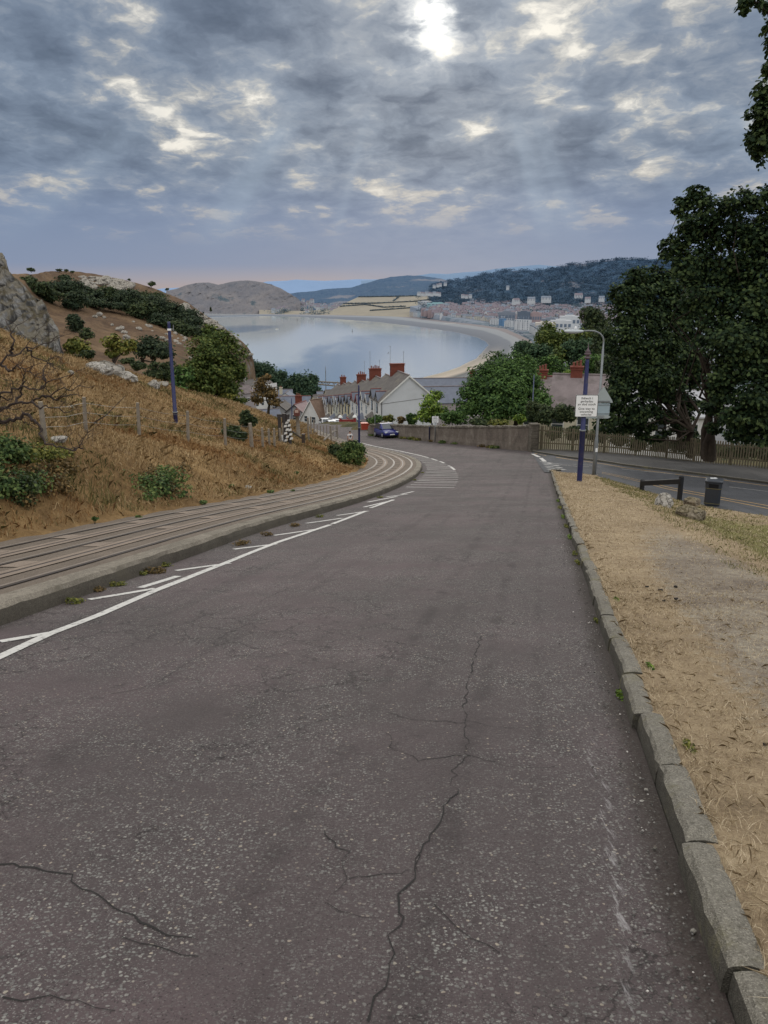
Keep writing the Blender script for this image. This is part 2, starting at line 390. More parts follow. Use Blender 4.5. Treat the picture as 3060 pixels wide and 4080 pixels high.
def concrete(name, light, dark, sc=1., chip=True, moss=None):
    m, t = newmat(name); p = t.pos()
    a = t.noise(p, 1.6*sc, 7, .7, .3); b = t.noise(p, 30*sc, 5, .75); v = t.n('ShaderNodeTexVoronoi', Scale=190*sc); t.l(p, v.inputs['Vector'])
    c = t.ramp(t.math('ADD', t.math('MULTIPLY', a, .55), t.math('MULTIPLY', b, .45)), [(.33, dark), (.66, light)])
    sp = t.n('ShaderNodeSeparateColor'); t.l(v.outputs['Color'], sp.inputs[0])
    if chip: c = t.mix(t.math('MULTIPLY', t.smooth(sp.outputs[0], .72, .9), .45), c, [x*1.5 for x in light]); c = t.mix(t.math('MULTIPLY', t.smooth(sp.outputs[1], .7, .9), .5), c, [x*.6 for x in dark]); c = t.mix(t.math('MULTIPLY', t.smooth(t.noise(p, 11*sc, 6, .75), .56, .68), .45), c, [x*1.35 for x in light])
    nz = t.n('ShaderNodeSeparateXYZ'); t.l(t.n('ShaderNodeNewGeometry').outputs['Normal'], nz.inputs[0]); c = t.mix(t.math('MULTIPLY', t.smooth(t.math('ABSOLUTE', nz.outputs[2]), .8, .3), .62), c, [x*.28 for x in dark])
    if moss: c = t.mix(t.math('MULTIPLY', t.smooth(t.noise(p, 2.3*sc, 6, .7), .52, .66), .75), c, moss)
    t.out(c, .93, t.math('ADD', b, t.math('MULTIPLY', v.outputs['Distance'], .4)), .8, .012, spec=.25); return m
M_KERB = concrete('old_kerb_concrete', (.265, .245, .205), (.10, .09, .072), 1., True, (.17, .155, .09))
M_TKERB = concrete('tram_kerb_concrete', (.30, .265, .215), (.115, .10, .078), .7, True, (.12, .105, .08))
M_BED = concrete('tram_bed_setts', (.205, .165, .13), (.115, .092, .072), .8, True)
M_BED2 = concrete('tram_bed_strip', (.31, .245, .195), (.21, .168, .135), .8, False)
M_RUST = paint('dark_rail_steel', (.05, .036, .028), .5, .4, 8, .2)
M_RAILTOP = paint('polished_rail_steel', (.20, .165, .135), .62, .25, 8, .1, .3)
def wallmat(name, c1, c2, c3):
    m, t = newmat(name); p = t.pos()
    a = t.noise(t.mapv(p, (1, 1, .55)), 1.1, 8, .7, .6); b = t.noise(p, 9, 6, .7)
    c = t.ramp(t.math('ADD', t.math('MULTIPLY', a, .6), t.math('MULTIPLY', b, .4)), [(.32, c1), (.5, c2), (.68, c3)])
    v = t.n('ShaderNodeTexVoronoi', Scale=2.2, feature='DISTANCE_TO_EDGE'); t.l(t.mapv(p, (1, 1, 1.7)), v.inputs['Vector'])
    c = t.mix(t.math('MULTIPLY', t.smooth(v.outputs['Distance'], .05, .0), .35), c, c1)
    t.out(c, .95, t.math('ADD', a, t.math('MULTIPLY', b, .5)), .8, .06, spec=.2); return m
M_WALL = wallmat('rendered_rubble_wall', (.085, .07, .06), (.18, .15, .125), (.31, .27, .225))
M_COPE = wallmat('rough_coping_stone', (.06, .055, .045), (.15, .13, .105), (.27, .25, .21))
M_FENCE = paint('weathered_fence_timber', (.165, .14, .095), .9, .35, 4, .4, .2, dirt=(.11, .115, .06))
M_POST = paint('grey_split_timber', (.23, .20, .165), .9, .4, 6, .5, .2)
M_BLUE = paint('navy_blue_pole_paint', (.022, .028, .105), .45, .2, 5, .1, dirt=(.06, .055, .09))
M_BLUEGREY = paint('faded_blue_grey_paint', (.12, .14, .22), .5, .2, 5)
M_GALV = paint('galvanised_steel', (.21, .225, .235), .5, .18, 6, .1, metal=.25)
M_SIGNBACK = paint('grey_sign_back', (.34, .38, .38), .55, .08, 5)
M_SIGNWHITE = paint('white_sign_face', (.84, .85, .86), .4, .05, 3, .02)
M_BLACK = paint('black_paint', (.012, .013, .016), .45, .3, 5, .1)
M_BIN = paint('dark_navy_bin_plastic', (.022, .028, .038), .42, .2, 3, .08, .5)
M_GOLD = paint('dull_gold_band', (.17, .14, .05), .5, .2)
M_BARK = paint('grey_brown_bark', (.05, .039, .03), .95, .4, 3, .7, .2, bd=.03)
M_DEAD = paint('bare_grey_bark', (.055, .042, .037), .95, .45, 7, .5, .2)
M_SLATE = paint('grey_slate', (.135, .123, .115), .85, .3, 1.2, .4, .2, dirt=(.20, .18, .15))
M_SLATE2 = paint('blue_slate', (.145, .16, .20), .75, .2, 1.2, .3, .3)
M_SLATE3 = paint('purple_slate', (.20, .165, .165), .8, .25, 1., .35, .3, dirt=(.13, .11, .105))
M_RIDGE = paint('red_ridge_tile', (.20, .07, .06), .8, .3, 4)
M_BRICK = paint('red_chimney_brick', (.165, .052, .036), .9, .3, 3, .3, .2, dirt=(.15, .055, .04))
M_POT = paint('terracotta_pot', (.20, .065, .045), .8, .25, 6)
M_BROWNTILE = paint('brown_roof_tile', (.20, .135, .10), .85, .3, 1.5, .4)
M_PINKROOF = paint('dusty_pink_roof', (.30, .225, .225), .85, .2, 1.5, .3)
M_GLASS = paint('dark_window_glass', (.045, .055, .065), .12, .3, .7, 0, .6)
M_FRAME = paint('white_window_frame', (.68, .68, .66), .5, .08, 4)
M_RENDER = paint('pale_grey_render', (.56, .58, .61), .9, .08, .35, .15, .2, dirt=(.48, .495, .52))
M_WHITEW = paint('white_render', (.66, .65, .63), .9, .1, .8)
M_CREAM = paint('cream_render', (.58, .53, .41), .9, .1, .8)
M_YCREAM = paint('pale_yellow_render', (.55, .49, .33), .9, .1, .8)
M_MAUVE = paint('mauve_grey_render', (.34, .305, .31), .9, .1, .6)
M_GREYW = paint('mid_grey_render', (.30, .30, .31), .9, .12, .7)
M_GREENISH = paint('pale_sage_render', (.48, .49, .42), .9, .1, .8)
M_DKRED = paint('dark_red_paint', (.26, .03, .03), .5, .2, 4)
M_DKTRIM = paint('black_brown_timber_trim', (.04, .035, .035), .6, .25, 4)
M_RUBBER = paint('black_rubber', (.015, .015, .016), .8, .2, 6)
M_ALLOY = paint('silver_wheel', (.45, .46, .48), .35, .1, 5, metal=.4)
M_LIGHT = paint('clear_headlight', (.62, .66, .70), .15, .1, 5)
def carpaint(name, col):
    m, t = newmat(name); p = t.out(t.mix(t.noise(t.obj(), 2, 3), [x*.85 for x in col], [min(1, x*1.15) for x in col]), .28, spec=.6)
    p.inputs['Coat Weight'].default_value = .25; p.inputs['Coat Roughness'].default_value = .08; return m
LM_DARK = leafmat('dark_sycamore_leaf', (0.008, 0.018, 0.009), (0.024, 0.047, 0.019), (0.085, 0.118, 0.040))
LM_SYC = leafmat('sycamore_leaf', (0.027, 0.046, 0.014), (0.081, 0.121, 0.030), (0.203, 0.230, 0.061))
LM_MID = leafmat('green_leaf', (0.017, 0.042, 0.014), (0.056, 0.112, 0.031), (0.140, 0.231, 0.063))
LM_BRIGHT = leafmat('bright_leaf', (0.036, 0.072, 0.012), (0.132, 0.216, 0.036), (0.312, 0.408, 0.072))
LM_YEL = leafmat('yellowing_leaf', (0.042, 0.056, 0.014), (0.140, 0.161, 0.036), (0.308, 0.280, 0.070))
LM_RUSSET = leafmat('russet_leaf', (0.042, 0.036, 0.017), (0.140, 0.098, 0.039), (0.280, 0.182, 0.070))
LM_SCRUB = leafmat('dark_scrub_leaf', (0.015, 0.027, 0.013), (0.045, 0.069, 0.030), (0.105, 0.128, 0.051))
LM_GORSE = leafmat('bluish_scrub_leaf', (0.016, 0.028, 0.017), (0.036, 0.058, 0.032), (0.078, 0.100, 0.048))
LM_BRAMBLE = leafmat('bramble_leaf', (0.022, 0.045, 0.015), (0.075, 0.128, 0.038), (0.195, 0.240, 0.075))
LM_WOOD = leafmat('woodland_leaf', (0.016, 0.039, 0.018), (0.042, 0.085, 0.034), (0.091, 0.143, 0.058), haze=6000)

# ------------------------------------------------------------------ foliage
LEAFS = np.array([[-.5, 0, 0], [-.18, .30, .04], [.22, .30, .06], [.5, 0, -.05], [.22, -.30, .06], [-.18, -.30, .04]])
def leaf_mesh(name, P, size, up=.55, seed=1, shape=LEAFS, outward=None):
    rg = np.random.default_rng(seed); n = len(P)
    nz = rg.normal(size=(n, 3)); nz[:, 2] = np.abs(nz[:, 2])+up
    if outward is not None: nz = nz*.7+outward*.9
    nz /= np.linalg.norm(nz, axis=1)[:, None]
    a = rg.normal(size=(n, 3)); a -= (a*nz).sum(1)[:, None]*nz; a /= np.linalg.norm(a, axis=1)[:, None]
    b = np.cross(nz, a)
    sz = size*rg.uniform(.6, 1.25, n)
    V = P[:, None]+(a[:, None]*shape[None, :, :1]+b[:, None]*shape[None, :, 1:2]+nz[:, None]*shape[None, :, 2:])*sz[:, None, None]
    k = len(shape)
    me = fast_mesh(name, V.reshape(-1, 3), np.arange(n*k), k)
    at_ = me.attributes.new('tone', 'FLOAT', 'FACE'); at_.data.foreach_set('value', rg.random(n).astype(np.float32))
    return me
DIAMOND = np.array([[-.5, 0, 0], [0, .34, .05], [.5, 0, 0], [0, -.34, .05]])
def lobe_points(lobes, leaf, dens=4.2, seed=1, clump=.24, shell=.55, cap=60000):
    rg = np.random.default_rng(seed); out = []; nr = []
    for (c, r) in lobes:
        c = np.array(c); r = np.array(r); rm = (r[0]*r[2]+1e-6)**.5
        n = int(min(cap, 2.0*dens*math.pi*r[0]*r[2]/(.42*leaf*leaf)))
        nc = int(np.clip(18*(rm/1.0), 14, 90)); per = max(3, n//nc)
        d = rg.normal(size=(nc, 3)); d /= np.linalg.norm(d, axis=1)[:, None]
        rad = rg.uniform(shell, 1.0, nc)**.7*rg.uniform(.8, 1.12, nc)
        cc = c+d*r*rad[:, None]
        sg = clump*rg.uniform(.6, 1.25, nc)[:, None]*r*np.array([1, 1, .75])
        q = cc[:, None]+np.clip(rg.normal(size=(nc, per, 3)), -2.1, 2.1)*sg[:, None]
        m = max(4, int(n*.45)); dd = rg.normal(size=(m, 3)); dd /= np.linalg.norm(dd, axis=1)[:, None]
        q = np.concatenate([q.reshape(-1, 3), c+dd*r*(rg.random(m)**.45*.93)[:, None]])
        out.append(q); o = (q-c)/r; o = o/np.maximum(np.linalg.norm(o, axis=-1), .2)[..., None]; nr.append(o.reshape(-1, 3))
    return np.concatenate(out), np.concatenate(nr)
def jitter_path(a, b, n, amp, rg):
    a = np.array(a, float); b = np.array(b, float)
    P = [a+(b-a)*i/n for i in range(n+1)]
    for i in range(1, n): P[i] = P[i]+rg.normal(size=3)*amp
    return P
def tree(name, label, cat, lobes, mat, leaf, base=None, trunk_r=.18, dens=4.2, group=None, seed=1, stems=1, crown_name='crown', bark=None, shell=.55, clump=.24, shape=LEAFS, cap=60000, limbs=True, fork=.35):
    """lobes: [(centre, radii)] in world space; base: world point of the trunk foot"""
    rg = np.random.default_rng(seed+100)
    L = [(np.array(c, float), np.array(r, float)) for c, r in lobes]
    cen = np.mean([c for c, r in L], 0); zb = min(c[2]-r[2] for c, r in L)
    if base is None:
        x, y = cen[0], cen[1]; base = (x, y, min(gz(x, y), zb))
    base = np.array(base, float)
    o = thing(name, label, cat, tuple(base), 0, group)
    P, N = lobe_points([(c-base, r) for c, r in L], leaf, dens, seed, clump, shell, cap)
    me = leaf_mesh(crown_name, P, leaf, .4, seed, shape, N)
    link(crown_name, me, mat, o)
    if limbs:
        tm = MB()
        top = cen-base; fk = base*0+np.array([top[0]*.3, top[1]*.3, max(.15, (zb-base[2])*.9+(cen[2]-zb)*fork)])
        for s in range(stems):
            off = rg.normal(size=3)*trunk_r*(2.2 if stems > 1 else 0); off[2] = -.3
            f2 = fk+off*1.5
            tm.tube(jitter_path(off, f2, 4, trunk_r*.35, rg), [trunk_r*1.35, trunk_r, trunk_r*.9, trunk_r*.82, trunk_r*.75], 8)
            for i, (c, r) in enumerate(L):
                if stems > 1 and i % stems != s: continue
                e = c-base; rr = trunk_r*.5*min(1, max(.35, r[0]/max(1e-3, max(q[1][0] for q in L))))
                tm.tube(jitter_path(f2, e, 4, .08*np.linalg.norm(e-f2)+.02, rg), [rr*1.2, rr, rr*.75, rr*.5, rr*.3], 6)
                for k in range(3):
                    d = rg.normal(size=3); d /= np.linalg.norm(d); d[2] = abs(d[2])*.7
                    tm.tube(jitter_path(e*.9+f2*.1, e+d*r*.85, 3, .06*r[0], rg), [rr*.5, rr*.35, rr*.2, rr*.08], 5)
        tm.build('trunk', bark or M_BARK, o, True)
    return o
def plobes(spec, depth=1.0):
    """[(u,v,ru,rv,Y)] -> world lobes"""
    out = []
    for u, v, ru, rv, Y in spec:
        k = mpp(Y); out.append((at(u, v, Y), (ru*k, (ru+rv)/2*k*depth, rv*k)))
    return out
# ------------------------------------------------------------------ camera, world, light
cam_d = bpy.data.cameras.new('camera'); cam = bpy.data.objects.new('camera', cam_d); COL.objects.link(cam)
cam_d.sensor_fit = 'VERTICAL'; cam_d.sensor_height = 36; cam_d.lens = 36*F/4080; cam_d.clip_start = .05; cam_d.clip_end = 200000
cam.location = (0, 0, 0); cam.rotation_euler = (R_(90)-PITCH, 0, 0); scene.camera = cam
scene.render.engine = 'CYCLES'; scene.view_settings.view_transform = 'Standard'; scene.view_settings.look = 'None'; scene.view_settings.exposure = 0
scene.cycles.max_bounces = 5; scene.cycles.diffuse_bounces = 3; scene.cycles.glossy_bounces = 3; scene.cycles.transmission_bounces = 3; scene.cycles.transparent_max_bounces = 6
SUN_EL, SUN_AZ = R_(16.0), R_(3.2)          # azimuth clockwise from +Y
sun_dir = Vector((math.sin(SUN_AZ)*math.cos(SUN_EL), math.cos(SUN_AZ)*math.cos(SUN_EL), math.sin(SUN_EL)))
sd = bpy.data.lights.new('sun', 'SUN'); sd.energy = .6; sd.angle = R_(11); sd.color = (1, .93, .82)
so = bpy.data.objects.new('sun', sd); COL.objects.link(so); so.rotation_euler = (-sun_dir).to_track_quat('-Z', 'Y').to_euler(); so.location = (0, 0, 60)
def make_world():
    w = bpy.data.worlds.new('World'); scene.world = w; w.use_nodes = True
    t = NT(w); S = 10.0
    d = t.n('ShaderNodeTexCoord').outputs['Generated']
    sx = t.n('ShaderNodeSeparateXYZ'); t.l(d, sx.inputs[0]); X, Y, Z = sx.outputs
    sky = t.n('ShaderNodeTexSky', sky_type='NISHITA'); sky.sun_disc = False; sky.sun_elevation = SUN_EL; sky.sun_rotation = SUN_AZ; sky.dust_density = .6
    zz = t.math('ADD', t.math('MAXIMUM', Z, 0), .20)
    cv = t.n('ShaderNodeCombineXYZ'); t.l(t.math('DIVIDE', X, zz), cv.inputs[0]); t.l(t.math('DIVIDE', Y, zz), cv.inputs[1]); cv.inputs[2].default_value = 3.7
    p = cv.outputs[0]
    pm = t.mapv(p, (1.0, .78, 1), (0, 0, .35))
    wv = t.n('ShaderNodeTexNoise', Scale=6.0, Detail=4, Roughness=.55); t.l(p, wv.inputs['Vector'])
    wa = t.n('ShaderNodeVectorMath', operation='SCALE'); t.l(wv.outputs['Color'], wa.inputs[0]); wa.inputs['Scale'].default_value = .13
    wb = t.n('ShaderNodeVectorMath', operation='ADD'); t.l(pm, wb.inputs[0]); t.l(wa.outputs[0], wb.inputs[1]); pw = wb.outputs[0]
    n1 = t.noise(pw, 4.5, 8, .57)
    n2 = t.noise(t.mapv(p, (1, .75, 1), (0, 0, -.2)), 1.7, 3, .5, .2)
    n3 = t.noise(pw, 14., 5, .6)
    n4 = t.noise(pw, 5.5, 5, .55)
    k = t.math('ADD', t.math('ADD', t.math('MULTIPLY', n1, .55), t.math('MULTIPLY', n2, .40)), t.math('MULTIPLY', n3, .17))
    # sun proximity
    dp = t.n('ShaderNodeVectorMath', operation='DOT_PRODUCT'); t.l(d, dp.inputs[0]); dp.inputs[1].default_value = sun_dir
    dot = t.math('MAXIMUM', dp.outputs['Value'], 0)
    g1 = t.math('POWER', dot, 1900); g2 = t.math('POWER', dot, 60)
    k = t.math('ADD', k, t.math('ADD', t.math('MULTIPLY', g1, .085), t.math('MULTIPLY', g2, .012)))
    el = t.smooth(Z, .035, .17)
    cl = t.ramp(k, [(.40, (.088, .120, .176)), (.49, (.128, .168, .238)), (.565, (.180, .230, .312)), (.615, (.255, .300, .37)), (.65, (.43, .44, .445)), (.70, (.82, .79, .72))])
    cl = t.mix(t.math('MULTIPLY', t.smooth(n4, .40, .68), .4), cl, t.mix(1, cl, (1.45, 1.42, 1.36), 'MULTIPLY'))
    low = t.ramp(k, [(.42, (.160, .218, .345)), (.54, (.195, .260, .390)), (.60, (.27, .32, .42)), (.645, (.58, .53, .46))])
    c = t.mix(el, low, cl)
    # haze to the horizon: blue grey, pinkish low on the left
    hz = t.ramp(Z, [(.0, (.365, .325, .345)), (.010, (.31, .315, .38)), (.026, (.215, .275, .405)), (.12, (.178, .242, .378))])
    hb = t.ramp(Z, [(.0, (.24, .305, .43)), (.05, (.205, .27, .405)), (.12, (.178, .242, .378))])
    hzz = t.mix(t.smooth(X, .14, -.12), hb, hz)
    c = t.mix(t.smooth(Z, .125, .04), c, hzz)
    # crepuscular streaks fanning down from the sun
    dx = t.math('SUBTRACT', X, sun_dir.x); dz = t.math('SUBTRACT', sun_dir.z+.16, Z)
    ang = t.math('ARCTAN2', dx, dz)
    av = t.n('ShaderNodeCombineXYZ'); t.l(ang, av.inputs[0])
    st = t.noise(av.outputs[0], 4.2, 3, .5)
    sm = t.math('MULTIPLY', t.math('MULTIPLY', t.smooth(st, .48, .70), t.smooth(Z, .21, .15)), t.math('MULTIPLY', t.smooth(Z, .03, .10), t.smooth(Y, .3, .8)))
    c = t.mix(t.math('MULTIPLY', sm, .40), c, (.36, .45, .56))
    # disc of glare behind the thin cloud
    glow = t.mix(1, t.mix(t.math('MULTIPLY', g1, t.smooth(k, .55, .66)), (0, 0, 0), (1.0, .96, .86)), t.mix(t.math('MULTIPLY', g2, t.smooth(k, .42, .60)), (0, 0, 0), (.10, .095, .08)), 'ADD')
    c = t.mix(1, c, glow, 'ADD')
    # overcast overhead and behind, out of view, brightened to lift the ground light
    b = t.math('MAXIMUM', t.smooth(Z, .30, .62), t.math('MULTIPLY', t.smooth(Y, .35, -.4), t.smooth(Z, -.05, .25)))
    c = t.mix(b, c, t.ramp(k, [(.35, (.95, .97, 1.0)), (.65, (1.35, 1.34, 1.30))]))
    c = t.mix(1, c, (S, S, S), 'MULTIPLY')
    c = t.mix(.02, c, sky.outputs[0])
    bg = t.n('ShaderNodeBackground', Strength=.1); t.l(c, bg.inputs[0])
    o = t.n('ShaderNodeOutputWorld'); t.l(bg.outputs[0], o.inputs[0])
    w.cycles.sampling_method = 'MANUAL'; w.cycles.sample_map_resolution = 512
make_world()

# ------------------------------------------------------------------ main road
TC = 40.5                                        # end of the right-hand kerb
SKR = .64                                        # road face of the right-hand kerb
wts = np.array([ts(p[0], p[1]) for p in WALL]); 
J0 = onR(1181, 1023); J1 = onR(1150, 979)
jt = np.array([ts(*J0[:2]), ts(*J1[:2])])
def sR(t):
    tt = np.concatenate([[-40, TC, TC+.6], [jt[1, 0]], wts[:, 0], [wts[-1, 0]+5, 230]])
    ss = np.concatenate([[SKR, SKR, SKR+1.5], [jt[1, 1]+1.5], wts[:, 1]+.1, [wts[-1, 1]+1.5, wts[-1, 1]+1.5-.47*(230-wts[-1, 0]-5)]])
    return np.interp(t, tt, ss)
T = np.concatenate([np.arange(-5, 12, .5), np.arange(12, 200, 1.0)])
fr = np.linspace(0, 1, 25)
SS = (sK(T)-.05)[:, None]*(1-fr)+sR(T)[:, None]*fr
X, Y = xy(T[:, None]+0*SS, SS)
road = tag(grid_mesh('road', X, Y, R(X, Y)+.012*fbm(X*.5, Y*.5, 3), M_ASPH), kind='structure')
def ribbon(mb, pts, w, dz=.006, mi=0, taper=None):
    """flat painted ribbon following the road surface through world points"""
    P = [np.array(p[:2], float) for p in pts]; q = []
    for a, b in zip(P[:-1], P[1:]):
        n = max(1, int(np.linalg.norm(b-a)/.4)); q += [a+(b-a)*i/n for i in range(n)]
    q.append(P[-1]); q = np.array(q); d = np.gradient(q, axis=0); d /= np.linalg.norm(d, axis=1)[:, None]+1e-9
    nn = np.stack([-d[:, 1], d[:, 0]], 1)
    ww = np.full(len(q), w) if taper is None else w*np.interp(np.linspace(0, 1, len(q)), *taper)
    jit = 1+.16*(vnoise(q[:, 0]*9, q[:, 1]*9)-.5)
    A = q+nn*(ww*jit)[:, None]/2; B = q-nn*(ww*jit)[:, None]/2
    za = R(A[:, 0], A[:, 1])+.012*fbm(A[:, 0]*.5, A[:, 1]*.5, 3)+dz; zb = R(B[:, 0], B[:, 1])+.012*fbm(B[:, 0]*.5, B[:, 1]*.5, 3)+dz
    vs = []; 
    for i in range(len(q)): vs += [(A[i, 0], A[i, 1], za[i]), (B[i, 0], B[i, 1], zb[i])]
    mb.add(vs, [(2*i, 2*i+1, 2*i+3, 2*i+2) for i in range(len(q)-1)], mi)
def pxr(l): return [onR(u, v) for u, v in l]
# edge line and hatch ticks beside the tram track (segments measured from the photograph)
mb = MB()
LW = .105
for seg in [[(-120,1476),(0,1419),(105,1373),(215,1330),(330,1280)],[(325,1282),(480,1220),(600,1172),(714,1134)],[(718,1132),(790,1105)],[(800,1098),(850,1080)],
            [(867,1068),(893,1062)]]:
    ribbon(mb, pxr(seg), LW)
_e0 = onR(0, 1419); _et, _es = ts(_e0[0], _e0[1]); _eb = onR(-120, 1476); _bt, _bs2 = ts(_eb[0], _eb[1]); ribbon(mb, [xy(-5, _bs2), xy(_bt-.02, _bs2)], LW)
mb.build('edge_line', M_WHITE, road)
mb = MB()
ticks = [((-60,1392),(0,1387)),((0,1387),(108,1369)),((193,1298),(335,1273)),((302,1272),(385,1246)),((380,1234),(497,1217)),((505,1188),(597,1176)),((592,1157),(682,1144)),
         ((662,1131),(740,1120)),((728,1114),(795,1105)),((786,1096),(850,1081)),((795,1085),(858,1073)),((835,1074),(880,1068))]
for a, b in ticks: ribbon(mb, pxr([a, b]), .10)
# the fan of short ticks round the outside of the bend
def bend(o, t): 
    i = np.argmin(abs(KT-t)); return (KX[i]-NX[i]*o, KY[i]-NY[i]*o)
tk = 30.0; k = 0
while tk < 78:
    w = np.interp(tk, [30, 40, 48, 58, 78], [1.9, 1.7, 1.35, 1.05, .8])
    a = bend(.25, tk); b = bend(.25+w, tk-.6)
    ribbon(mb, [a, b], .135); tk += np.interp(tk, [30, 45, 60], [1.45, 1.15, 1.35]); k += 1
for _q in np.arange(-3.5, _bt-1.2, 1.75): ribbon(mb, [xy(_q, _bs2), xy(_q+1.25, _bs2-.42)], .10)
mb.build('hatch_marking', M_WHITE, road)
mb = MB()
for t0_, t1_ in [(43.5, 46.8), (47.3, 48.1), (50, 52), (53.2, 55.6), (56.2, 77)]:
    q = np.arange(t0_, t1_+.01, .5); ribbon(mb, [bend(.25+np.interp(a, [30, 40, 48, 58, 78], [1.9, 1.7, 1.35, 1.05, .8]), a-.6) for a in q], .14)
mb.build('outer_line', M_WHITE, road)
# cracks
M_CRACK = paint('open_crack_tar', (.022, .020, .019), .95, .3, 8)
mb = MB(); rg = np.random.default_rng(5)
def crack(pts, w):
    P = pxr(pts); q = []
    for a, b in zip(P[:-1], P[1:]):
        n = max(2, int(np.linalg.norm(b-a)/.045))
        for i in range(n): q.append(a+(b-a)*i/n+rg.normal(size=3)*.011+np.array([.03*fbm(i*.17+a[0]*9, a[1]*7, 3), .04*fbm(i*.17+a[0]*5, a[1]*3+9, 3), 0])*min(1, i/3, (n-i)/3))
    q.append(P[-1]); n = len(q)
    q = np.array(q); W = w*.62*np.clip(.35+.9*np.abs(fbm(np.arange(n)*.13+w*1e4, 3.1, 4))*2+rg.normal(size=n)*.22, .06, 1.9)
    d = np.gradient(q[:, :2], axis=0); d /= np.linalg.norm(d, axis=1)[:, None]+1e-9; nn = np.stack([-d[:, 1], d[:, 0]], 1)
    A = q[:, :2]+nn*W[:, None]/2; B = q[:, :2]-nn*W[:, None]/2; vs = []
    zz = R(q[:, 0], q[:, 1])+.012*fbm(q[:, 0]*.5, q[:, 1]*.5, 3)+.0035
    for i in range(n): vs += [(A[i, 0], A[i, 1], zz[i]), (B[i, 0], B[i, 1], zz[i])]
    mb.add(vs, [(2*i, 2*i+1, 2*i+3, 2*i+2) for i in range(n-1)])
for pts, w in [([(1040,1375),(1010,1480),(1003,1560),(1012,1640),(978,1675),(985,1720),(940,1790),(905,1850),(895,1900),(862,1935),(872,1985),(840,2040),(858,2090),(815,2160),(795,2212)], .011),
    ([(0,1866),(70,1892),(150,1905),(210,1955),(260,1975),(330,2010),(420,2030)], .010), ([(700,1800),(745,1850),(748,1905),(700,1955),(735,1985),(830,2000)], .007),
    ([(0,2168),(95,2170),(190,2166),(250,2195)], .008), ([(840,1540),(900,1560),(985,1568),(1005,1565)], .006), ([(835,1590),(845,1625),(905,1650),(1000,1640)], .006),
    ([(240,1500),(330,1480),(410,1432),(470,1400)], .006), ([(745,1905),(850,1900),(895,1885),(905,1850)], .006), ([(1003,1560),(1080,1575),(1160,1580)], .005),
    ([(830,1388),(860,1392),(905,1400)], .012), ([(1012,1640),(1090,1665),(1200,1660)], .005), ([(260,2030),(330,2060),(430,2085)], .006), ([(560,1300),(640,1265),(700,1240)], .006), ([(935,1960),(1000,2030),(1080,2075)], .006)]:
    crack(pts, w)
mb.build('crack', M_CRACK, road)

# ------------------------------------------------------------------ side road, pavement
near_px = [(1176,1021),(1240,1024),(1285,1028),(1330,1043),(1381,1058),(1450,1078),(1500,1090),(1580,1104),(1659,1118),(1800,1146),(2000,1190)]
far_px = [(1149,977),(1190,984),(1231,991),(1345,1007),(1509,1027),(1659,1047),(1800,1068),(2000,1100)]
def resample(P, n):
    P = np.array(P); d = np.concatenate([[0], np.cumsum(np.linalg.norm(np.diff(P, axis=0), axis=1))]); q = np.linspace(0, d[-1], n)
    return np.stack([np.interp(q, d, P[:, i]) for i in range(P.shape[1])], 1)
NEAR = resample(pxr(near_px), 60); FAR = resample(pxr(far_px), 60)
fr = np.linspace(0, 1, 14)[None, :, None]
Q = NEAR[:, None, :2]*(1-fr)+FAR[:, None, :2]*fr
sideroad = tag(grid_mesh('side_road', Q[..., 0], Q[..., 1], R(Q[..., 0], Q[..., 1])+.022, M_ASPH2), kind='structure')
mb = MB(); mp = MB(); my = MB()
fl = resample([p for p in reversed(FENCE)], 60)
fr2 = np.linspace(0, 1, 6)[None, :, None]; Q2 = FAR[:, None, :2]*(1-fr2)+(fl[:, None, :2]+np.array([.5, 1.2]))*fr2
pav = tag(grid_mesh('pavement', Q2[..., 0], Q2[..., 1], R(Q2[..., 0], Q2[..., 1])+.02+.10*np.minimum(1, fr2[..., 0]*8), M_PAVE), kind='structure')
mk = MB()
for i in range(len(FAR)-1):
    a, b = FAR[i], FAR[i+1]
    za, zb = float(R(a[0], a[1])), float(R(b[0], b[1])); d = (b-a)[:2]; d /= np.linalg.norm(d); n = np.array([-d[1], d[0]])*.13
    mk.add([(a[0], a[1], za), (b[0], b[1], zb), (b[0], b[1], zb+.135), (a[0], a[1], za+.135), (a[0]+n[0], a[1]+n[1], za+.137), (b[0]+n[0], b[1]+n[1], zb+.137)], [(0, 1, 2, 3), (3, 2, 5, 4)])
mk.build('kerb_edge', M_KERB, pav)
for pts, w in [([(1150,981),(1165,988)], .25), ([(1168,990),(1177,998)], .25), ([(1181,1001),(1190,1002)], .3)]: ribbon(mb, pxr(pts), w, .028)
for v in (1003,1006.5,1010,1013.5,1017,1020.5):
    ribbon(mb, pxr([(1172+(v-1003)*.75, v-2.2),(1190+(v-1003)*.9, v-.6)]), .17, .03)
for v in (1007,1011,1015): ribbon(mb, pxr([(1194+(v-1007)*1.3, v-1),(1208+(v-1007)*1.6, v+.6)]), .2, .03)
mb.build('give_way_marking', M_WHITE, sideroad)
for pts, w in [([(1166,998),(1215,1004),(1250,1004.5),(1283,1006.5)], .1), ([(1343,1014),(1460,1025)], .1), ([(1492,1030),(1570,1036.5)], .1), ([(1575,1053),(1659,1063),(1750,1074)], .1), ([(1190,1004),(1255,1009),(1300,1010)], .09)]: ribbon(mp, pxr(pts), w, .028)
mp.build('centre_line', M_PALE, sideroad)
for off in (0, 6):
    ribbon(my, pxr([(1300,1021+off*.4),(1394,1041+off*.6),(1515,1067+off*.8),(1659,1094+off),(1800,1120+off)]), .09, .028)
my.build('yellow_line', M_YEL, sideroad)
